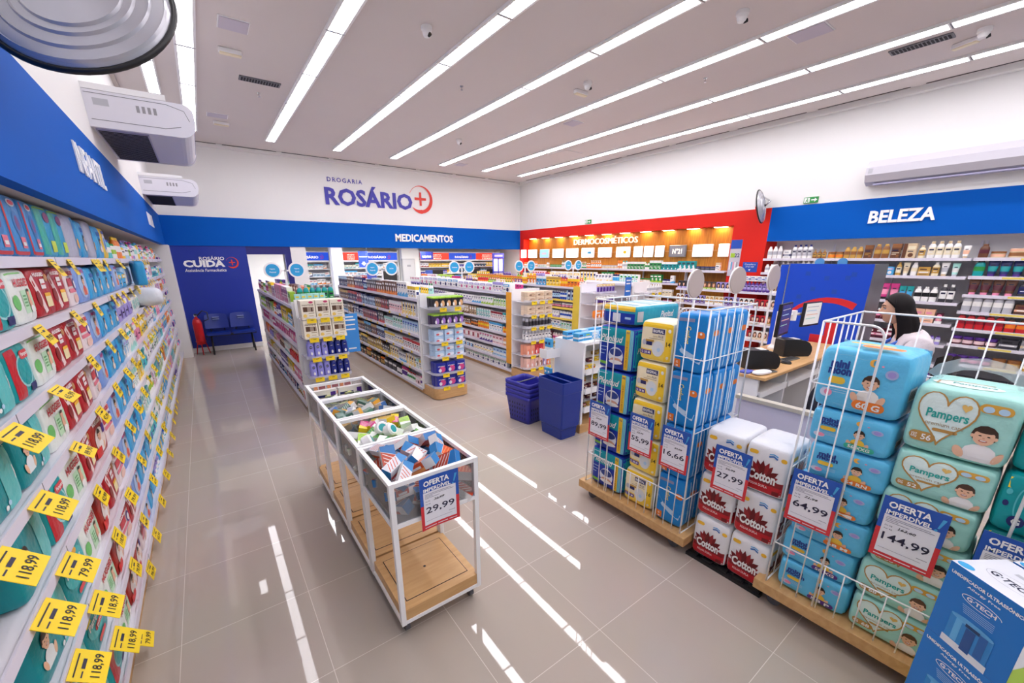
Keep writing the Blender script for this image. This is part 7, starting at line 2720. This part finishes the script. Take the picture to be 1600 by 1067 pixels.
def chair(loc, rz, sz, label):
    t = thing('desk_chair', label, 'chair', loc, rz, 'black desk chairs')
    MB().box(-.22, .22, -.22, .22, sz - .07, sz, 'black_plastic', .03, seg=3).build('seat', t)
    m = MB()
    n = 9
    vs = []
    for q in range(7):
        a = q / 6
        for j in range(n):
            u = (j / (n - 1) - .5) * 2
            vs.append((u * .2 * (1 - .25 * a ** 3) * (1 - .15 * (1 - a) ** 3), -.24 - .05 * (1 - u * u), sz + .12 + .36 * a - .05 * u * u * a * a))
    fs = [(q * n + j, q * n + j + 1, (q + 1) * n + j + 1, (q + 1) * n + j) for q in range(6) for j in range(n - 1)]
    m.add(vs, fs, 'black_plastic', True)
    m.add([(a, b + .04, c) for a, b, c in vs], [f[::-1] for f in fs], 'black_plastic', True)
    m.build('backrest', t)
    m = MB()
    m.tube([(0, 0, .09), (0, 0, sz - .07)], .025, 'black_plastic', 10)
    m.tube([(0, -.15, sz - .05), (0, -.3, sz + .02), (0, -.29, sz + .2)], .015, 'black_plastic', 8)
    m.build('column', t)
    for k in range(5):
        a = 6.283 * k / 5
        l = MB().tube([(0, 0, .09), (.25 * math.cos(a), .25 * math.sin(a), .06)], .018, 'black_plastic', 8)
        l.build('leg', t)
        MB().lathe([(.025, -.012), (.025, .012), (0, .012)], 'grey_plastic', 10, T=Matrix.Translation((.25 * math.cos(a), .25 * math.sin(a), .026)) @ Matrix.Rotation(math.pi / 2, 4, 'Y')).build('castor', t)
    m = MB()
    m.tube([(.19 * math.cos(a), .19 * math.sin(a), .3) for a in [6.283 * i / 16 for i in range(16)]], .01, 'chrome', 6, True)
    m.build('foot_ring', t)
    return t


chair((4.36, .67, 0), .3, .70, 'black desk chair under the seated woman')
chair((4.75, 1.12, 0), .7, .40, 'low black chair tucked before the desk drawers')

# ------------------------------------------------------------------ snack stand by the baskets
t = thing('snack_stand', 'white snack stand with slanted shelves behind blue baskets', 'stand', (3.14, 2.93, 0))
m = MB()
for x in (0, .86):
    m = MB()
    m.add([(x, 0, .06), (x, .45, .06), (x, .45, 1.0), (x, .0, 1.0), (x + .03, 0, .06), (x + .03, .45, .06), (x + .03, .45, 1.0), (x + .03, .0, 1.0)],
          [(0, 3, 2, 1), (4, 5, 6, 7), (0, 1, 5, 4), (3, 7, 6, 2), (0, 4, 7, 3), (1, 2, 6, 5)], 'white_metal')
    m.build('side_panel', t)
MB().box(.03, .86, .43, .45, .06, 1.0, 'white_metal').build('back_panel', t)
MB().box(-.02, .91, -.02, .45, 0, .1, 'wood_light').build('plinth', t)
MB().box(.0, .89, -.01, .45, 1.0, 1.03, 'white_metal').build('top_board', t)
for z in (.3, .52, .74):
    m = MB()
    m.add([(.03, -.02, z - .05), (.86, -.02, z - .05), (.86, .43, z + .06), (.03, .43, z + .06), (.03, -.02, z - .065), (.86, -.02, z - .065), (.86, .43, z + .045), (.03, .43, z + .045)],
          [(0, 1, 2, 3), (7, 6, 5, 4), (0, 4, 5, 1), (3, 2, 6, 7), (0, 3, 7, 4), (1, 5, 6, 2)], 'white_metal')
    m.box(.03, .86, -.026, -.016, z - .065, z - .0, 'white_metal')
    m.build('slanted_shelf', t)
rng = random.Random(3)
for r, z in enumerate((.3, .52, .74)):
    for i in range(7):
        for j in range(3):
            c = rng.choice([('gold', 'brown', 'yellow'), ('brown', 'red', 'gold'), ('yellow', 'charcoal', 'red'), ('maroon', 'gold', 'white')])
            if rng.random() < .85:
                o = item('wipes_pack', *c, (3.23 + .115 * i, 3.0 + .13 * j, z - .028 + .031 * j + .0), 0, .1, .045, None,
                         '%s and %s snack bag, %s row, %s column of the %s slanted shelf' % (cw(c[0]), cw(c[1]), ORD[j], ORD[i], ('lowest', 'middle', 'top')[r]), 'snack', 'snack bags on the stand')
                o.name = 'snack_bag'
for i in range(8):
    c = [('skyblue', 'white', 'navy'), ('skyblue', 'white', 'lime'), ('paleblue', 'skyblue', 'white'), ('skyblue', 'paleblue', 'blue'), ('skyblue', 'white', 'blue'), ('palepink', 'magenta', 'white'), ('skyblue', 'white', 'red'), ('paleblue', 'white', 'navy')][i]
    for j in range(2):
        item('soap_box', *c, (3.19 + .112 * i, 3.06 + .16 * j, 1.03), rng.uniform(-.1, .1), .105, .085, None, '%s and %s box on the snack stand top, %s row, %s from left' % (cw(c[0]), cw(c[1]), ('front', 'back')[j], ORD[i]), 'box', 'boxes on the snack stand')
t = thing('side_bin', 'clear white side bin hanging on the snack stand, upper one', 'bin', (3.03, 3.345, .82), 0, 'side bins')
t.scale = (1, .5, 1)
MB().box(-.09, .105, -.11, .12, 0, .01, 'white_metal').box(-.1, -.09, -.12, .12, -.002, .1, 'white_metal').box(-.09, .105, -.12, -.11, -.002, .1, 'white_metal').build('tray', t)
t = thing('side_bin', 'clear white side bin hanging on the snack stand, lower one', 'bin', (3.03, 3.345, .53), 0, 'side bins')
t.scale = (1, .5, 1)
MB().box(-.09, .105, -.11, .12, 0, .01, 'white_metal').box(-.1, -.09, -.12, .12, -.002, .1, 'white_metal').box(-.09, .105, -.12, -.11, -.002, .1, 'white_metal').build('tray', t)
for i in range(2):
    item('soap_box', 'skyblue', 'white', 'navy', (3.02, 3.322 + .052 * i, .832), R90, .048, .2, None, 'tall sky blue box in upper side bin', 'box', 'boxes in the upper side bin')
    item('soap_box', 'skyblue', 'black', 'white', (3.02, 3.322 + .052 * i, .542), R90, .048, .15, None, 'sky blue and black box in lower side bin', 'box', 'boxes in the lower side bin')

# ================================================================== the woman at the desk
SKIN = mat('skin', 'd8a487', r=.5).name
COAT = mat('coat_pink', 'd9cdd2', r=.75, bump=.2, bscale=40).name
HAIR = mat('hair_black', '150e10', r=.5, spec=.2).name
P = thing('person', 'woman with long black hair in pale pink coat sitting at checkout', 'person', (4.32, .77, 0), .36)
P.name = 'person'


def skin_mesh(name, verts, edges, radii, root, mt, parent, sub=2):
    me = bpy.data.meshes.new(name)
    me.from_pydata(verts, edges, [])
    o = bpy.data.objects.new(name, me)
    COL.objects.link(o)
    o.modifiers.new('skin', 'SKIN')
    sv = me.skin_vertices[0].data if me.skin_vertices else None
    if sv is None:
        bpy.context.view_layer.objects.active = o
        bpy.ops.mesh.customdata_skin_add()
        sv = me.skin_vertices[0].data
    for i, r in enumerate(radii):
        sv[i].radius = r if isinstance(r, tuple) else (r, r)
        sv[i].use_root = (i == root)
    o.modifiers['skin'].use_smooth_shade = True
    o.modifiers.new('sub', 'SUBSURF').levels = sub
    o.modifiers['sub'].render_levels = sub
    dg = bpy.context.evaluated_depsgraph_get()
    ev = bpy.data.meshes.new_from_object(o.evaluated_get(dg))
    bpy.data.objects.remove(o)
    ev.materials.clear()
    ev.materials.append(MATS[mt])
    return ev


def chain(V, E, Rr, pts, start=None):
    """append a chain of (point, radius); returns its last index"""
    prev = start
    for p, r in pts:
        V.append(p)
        Rr.append(r)
        if prev is not None:
            E.append((prev, len(V) - 1))
        prev = len(V) - 1
    return prev


def hand(V, E, Rr, wrist, d, up, sd):
    """palm and five bent fingers; d = pointing direction, up = back of the hand, sd = +1 thumb on the side d x up"""
    d, up = Vector(d).normalized(), Vector(up).normalized()
    s = d.cross(up).normalized() * sd
    w = Vector(V[wrist])
    palm = chain(V, E, Rr, [(tuple(w + d * .045), (.022, .036))], wrist)
    for k, (o, L) in enumerate(((.027, .068), (.009, .076), (-.009, .071), (-.026, .056))):
        b = w + d * .085 + s * o
        chain(V, E, Rr, [(tuple(b), .0095), (tuple(b + d * L * .45 - up * .008), .0085), (tuple(b + d * L * .8 - up * .024), .0078), (tuple(b + d * L * .95 - up * .038), .0068)], palm)
    b = w + d * .03 + s * .034
    chain(V, E, Rr, [(tuple(b), .012), (tuple(b + d * .028 + s * .02 - up * .008), .0098), (tuple(b + d * .052 + s * .024 - up * .014), .008)], palm)


# local frame: +y is where she faces, z up from the floor, origin under the head
V, E, Rr = [], [], []
pel = chain(V, E, Rr, [((0, -.12, .78), (.17, .13))])
chest = chain(V, E, Rr, [((0, -.13, .93), (.145, .105)), ((0, -.11, 1.10), (.16, .11)), ((0, -.11, 1.265), (.135, .085))], pel)
neck = chain(V, E, Rr, [((0, -.065, 1.33), .055), ((0, -.035, 1.385), .05), ((0, -.015, 1.43), .055)], chest)
for sgn in (-1, 1):
    hip = chain(V, E, Rr, [((sgn * .095, -.08, .765), (.095, .095))], pel)
    chain(V, E, Rr, [((sgn * .11, .16, .77), .08), ((sgn * .12, .36, .755), .062), ((sgn * .12, .37, .55), .052), ((sgn * .12, .34, .34), .038), ((sgn * .12, .36, .33), .034), ((sgn * .125, .46, .31), (.03, .036))], hip)
    sh = chain(V, E, Rr, [((sgn * .165, -.125, 1.26), .062)], chest)
    wr = chain(V, E, Rr, [((sgn * .225, -.04, 1.09), .05), ((sgn * .235, .01, 1.01), .044), ((sgn * .19, .12, .945), .036), ((sgn * .135, .215, .897), .024)], sh)
    hand(V, E, Rr, wr, (-sgn * .3, 1, -.08), (0, .1, 1), -sgn)
bm_body = skin_mesh('body', V, E, Rr, 0, SKIN, P, 2)
# head joined into the same body mesh
hm = MB()
n1, n2 = 40, 28


def head_pt(a, b):
    """a: longitude from the face direction, b: latitude"""
    x, y, z = math.sin(a) * math.cos(b), math.cos(a) * math.cos(b), math.sin(b)
    X, Y, Z = .073 * x, .094 * y, .117 * z
    if y > 0:
        fz = z
        Y += .006 * math.exp(-((fz - .33) / .12) ** 2) * math.exp(-(x / .5) ** 2)                        # brow
        Y -= .011 * math.exp(-((fz - .13) / .1) ** 2) * math.exp(-((abs(x) - .42) / .2) ** 2)             # eye sockets
        nz = max(0, 1 - abs(fz + .12) / .3) if fz > -.22 else max(0, 1 - (-.22 - fz) / .06)
        Y += .022 * nz ** 1.3 * math.exp(-(x / .13) ** 2)                                                # nose
        Y += .007 * math.exp(-((fz + .42) / .07) ** 2) * math.exp(-(x / .3) ** 2)                        # lips
        Y -= .004 * math.exp(-((fz + .45) / .02) ** 2) * math.exp(-(x / .25) ** 2)
        Y += .013 * math.exp(-((fz + .78) / .16) ** 2) * math.exp(-(x / .4) ** 2)                        # chin
        X *= 1 - .16 * max(0, -fz) * max(0, y)
    if z < -.5 and y < .4:
        Y *= .85
    return (X, Y, Z)


vs = [head_pt(2 * math.pi * i / n1, -math.pi / 2 + math.pi * j / n2) for j in range(n2 + 1) for i in range(n1)]
hm.add(vs, [(j * n1 + (i + 1) % n1, j * n1 + i, (j + 1) * n1 + i, (j + 1) * n1 + (i + 1) % n1) for j in range(n2) for i in range(n1)], SKIN, True)
for sgn in (-1, 1):
    e = MB()
    T = Matrix.Translation((sgn * .031, .0755, .014))
    hm.lathe([(.0, -.0108), (.007, -.0082), (.0108, 0), (.007, .0082), (0, .0108)], C('e4dedb', .25), 12, T=T)
    hm.lathe([(.0, -.0118), (.0076, -.009), (.0118, 0), (.0076, .009), (0, .0118)], SKIN, 12, T=T @ Matrix.Translation((0, -.001, .0052)))
    hm.lathe([(.006, .0093), (.0, .0112)], C('2a1a14', .2), 12, T=T @ Matrix.Rotation(-math.pi / 2, 4, 'X'))
    hm.tube([(sgn * .015, .0875, .02), (sgn * .03, .0905, .0235), (sgn * .046, .080, .017)], .0024, HAIR, 6)
    hm.tube([(sgn * .012, .095, .036), (sgn * .03, .0925, .042), (sgn * .052, .078, .035)], .0032, HAIR, 6)
    hm.lathe([(0, -.03), (.012, -.022), (.017, 0), (.016, .018), (0, .03)], SKIN, 12, .55, 1.1, T=Matrix.Translation((sgn * .076, -.006, -.005)))
hm.tube([(-.02, .086, -.05), (-.008, .0925, -.0475), (0, .093, -.049), (.008, .0925, -.0475), (.02, .086, -.05)], .003, C('a04a48', .4), 6)
hm.tube([(-.016, .086, -.055), (0, .0915, -.0565), (.016, .086, -.055)], .0036, C('b05a56', .4), 6)
HT = Matrix.Translation((0, .018, 1.50)) @ Matrix.Rotation(-.08, 4, 'X') @ Matrix.Scale(.95, 4)
hm.v = [tuple(HT @ Vector(p)) for p in hm.v]
body = MB()
body.add([v.co[:] for v in bm_body.vertices], [tuple(p.vertices) for p in bm_body.polygons], SKIN, True)
o = len(body.v)
body.v.extend(hm.v)
for f, mi, sm in zip(hm.f, hm.m, hm.sm):
    body.f.append(tuple(o + a for a in f))
    body.m.append(body.mi(hm.mats[mi]))
    body.sm.append(sm)
body.build('body', P)
# coat: torso and sleeves a little larger than the body
V, E, Rr = [], [], []
pel = chain(V, E, Rr, [((0, -.12, .80), (.19, .15))])
chest = chain(V, E, Rr, [((0, -.13, .94), (.165, .125)), ((0, -.11, 1.10), (.178, .128)), ((0, -.115, 1.265), (.155, .105))], pel)
chain(V, E, Rr, [((0, -.09, 1.335), (.095, .08))], chest)
for sgn in (-1, 1):
    sh = chain(V, E, Rr, [((sgn * .175, -.13, 1.26), .085)], chest)
    chain(V, E, Rr, [((sgn * .236, -.05, 1.1), .07), ((sgn * .24, .01, 1.012), .062), ((sgn * .195, .11, .95), .054), ((sgn * .15, .185, .91), .04)], sh)
cm = skin_mesh('coat', V, E, Rr, 0, COAT, P, 2)
co = bpy.data.objects.new('coat', cm)
COL.objects.link(co)
co.parent = P
co['label'] = 'pale pink coat'
m = MB()
for sgn in (-1, 1):
    m.tube([(sgn * .10, -.06, 1.3), (sgn * .075, .05, 1.2), (sgn * .03, .055, 1.05), (0, .05, .98)], .013, C('2a5fc0'), 8)
m.build('lanyard', P)['label'] = 'blue lanyard'
V, E, Rr = [], [], []
for sgn in (-1, 1):
    a = chain(V, E, Rr, [((sgn * .07, -.14, .775), (.115, .1))]) if not V else chain(V, E, Rr, [((sgn * .09, -.08, .77), (.112, .108))], 0)
    chain(V, E, Rr, [((sgn * .11, .16, .775), .092), ((sgn * .12, .36, .757), .075), ((sgn * .12, .375, .55), .064), ((sgn * .12, .35, .37), .05)], a)
tm = skin_mesh('trousers', V, E, Rr, 0, C('2b2c3a', .8), P, 2)
to = bpy.data.objects.new('trousers', tm)
COL.objects.link(to)
to.parent = P
for sgn in (-1, 1):
    MB().box(-.04, .04, -.1, .15, -.035, .035, 'black_plastic', .025, Matrix.Translation((sgn * .122, .40, .30)), 3).build('shoe', P)
# long hair: a cap over the skull falling behind the shoulders and beside the face
m = MB()
na, nt = 30, 22
vs = []
for j in range(nt + 1):
    t_ = j / nt
    for i in range(na + 1):
        a = math.radians(76 + 208 * i / na)           # from one temple round the back to the other
        b = abs(i / na - .5) * 2                       # 0 at the back, 1 at the face edges
        if t_ < .38:
            q = t_ / .38
            la = math.pi / 2 * (1 - q)
            x, y, z = math.sin(a) * math.cos(la), math.cos(a) * math.cos(la), math.sin(la)
            r = 1.0
            p = Vector((.081 * x, .103 * y, .126 * z + .003))
            p.y += .02 * (1 - q) * max(0, math.cos(a) + .3)
        else:
            q = (t_ - .38) / .62
            ln = .235 + .15 * max(0.0, 1 - b / .42) ** .5 * (b < .42) + .11 * min(1.0, max(0.0, (b - .72) / .2))
            drop = ln * q
            wob = .004 * math.sin(i * 2.3) + .003 * math.sin(i * 5.1 + 1)
            rx = .081 + .014 * math.sin(min(1, q * 1.4) * math.pi / 2) - .02 * q * q + wob
            ry = .103 + .012 * q + wob
            p = Vector((rx * math.sin(a), ry * math.cos(a) - .055 * math.sin(min(1, q * 1.5) * 1.57) * (1 - .35 * b), -drop + .02 * b * q))
        vs.append(tuple(HT @ p))
w_ = na + 1
fs = [(j * w_ + i, j * w_ + i + 1, (j + 1) * w_ + i + 1, (j + 1) * w_ + i) for j in range(nt) for i in range(na)]
m.add(vs, fs, HAIR, True)
# front of the cap down to the hairline
vs = []
for j in range(9):
    for i in range(17):
        a = math.radians(-79 + 158 * i / 16)
        la = math.pi / 2 + (.05 + .66 * (1 - (abs(i - 8) / 8) ** 2.2) - math.pi / 2) * j / 8
        k = 1.0
        p = Vector((.081 * math.sin(a) * math.cos(la) * k, .102 * math.cos(a) * math.cos(la) * k, .126 * math.sin(la) + .003))
        vs.append(tuple(HT @ p))
m.add(vs, [(j * 17 + i, j * 17 + i + 1, (j + 1) * 17 + i + 1, (j + 1) * 17 + i) for j in range(8) for i in range(16)], HAIR, True)
h = m.build('hair', P)
h['label'] = 'long black hair'
sol = h.modifiers.new('thick', 'SOLIDIFY')
sol.thickness = .006
sol.offset = 1
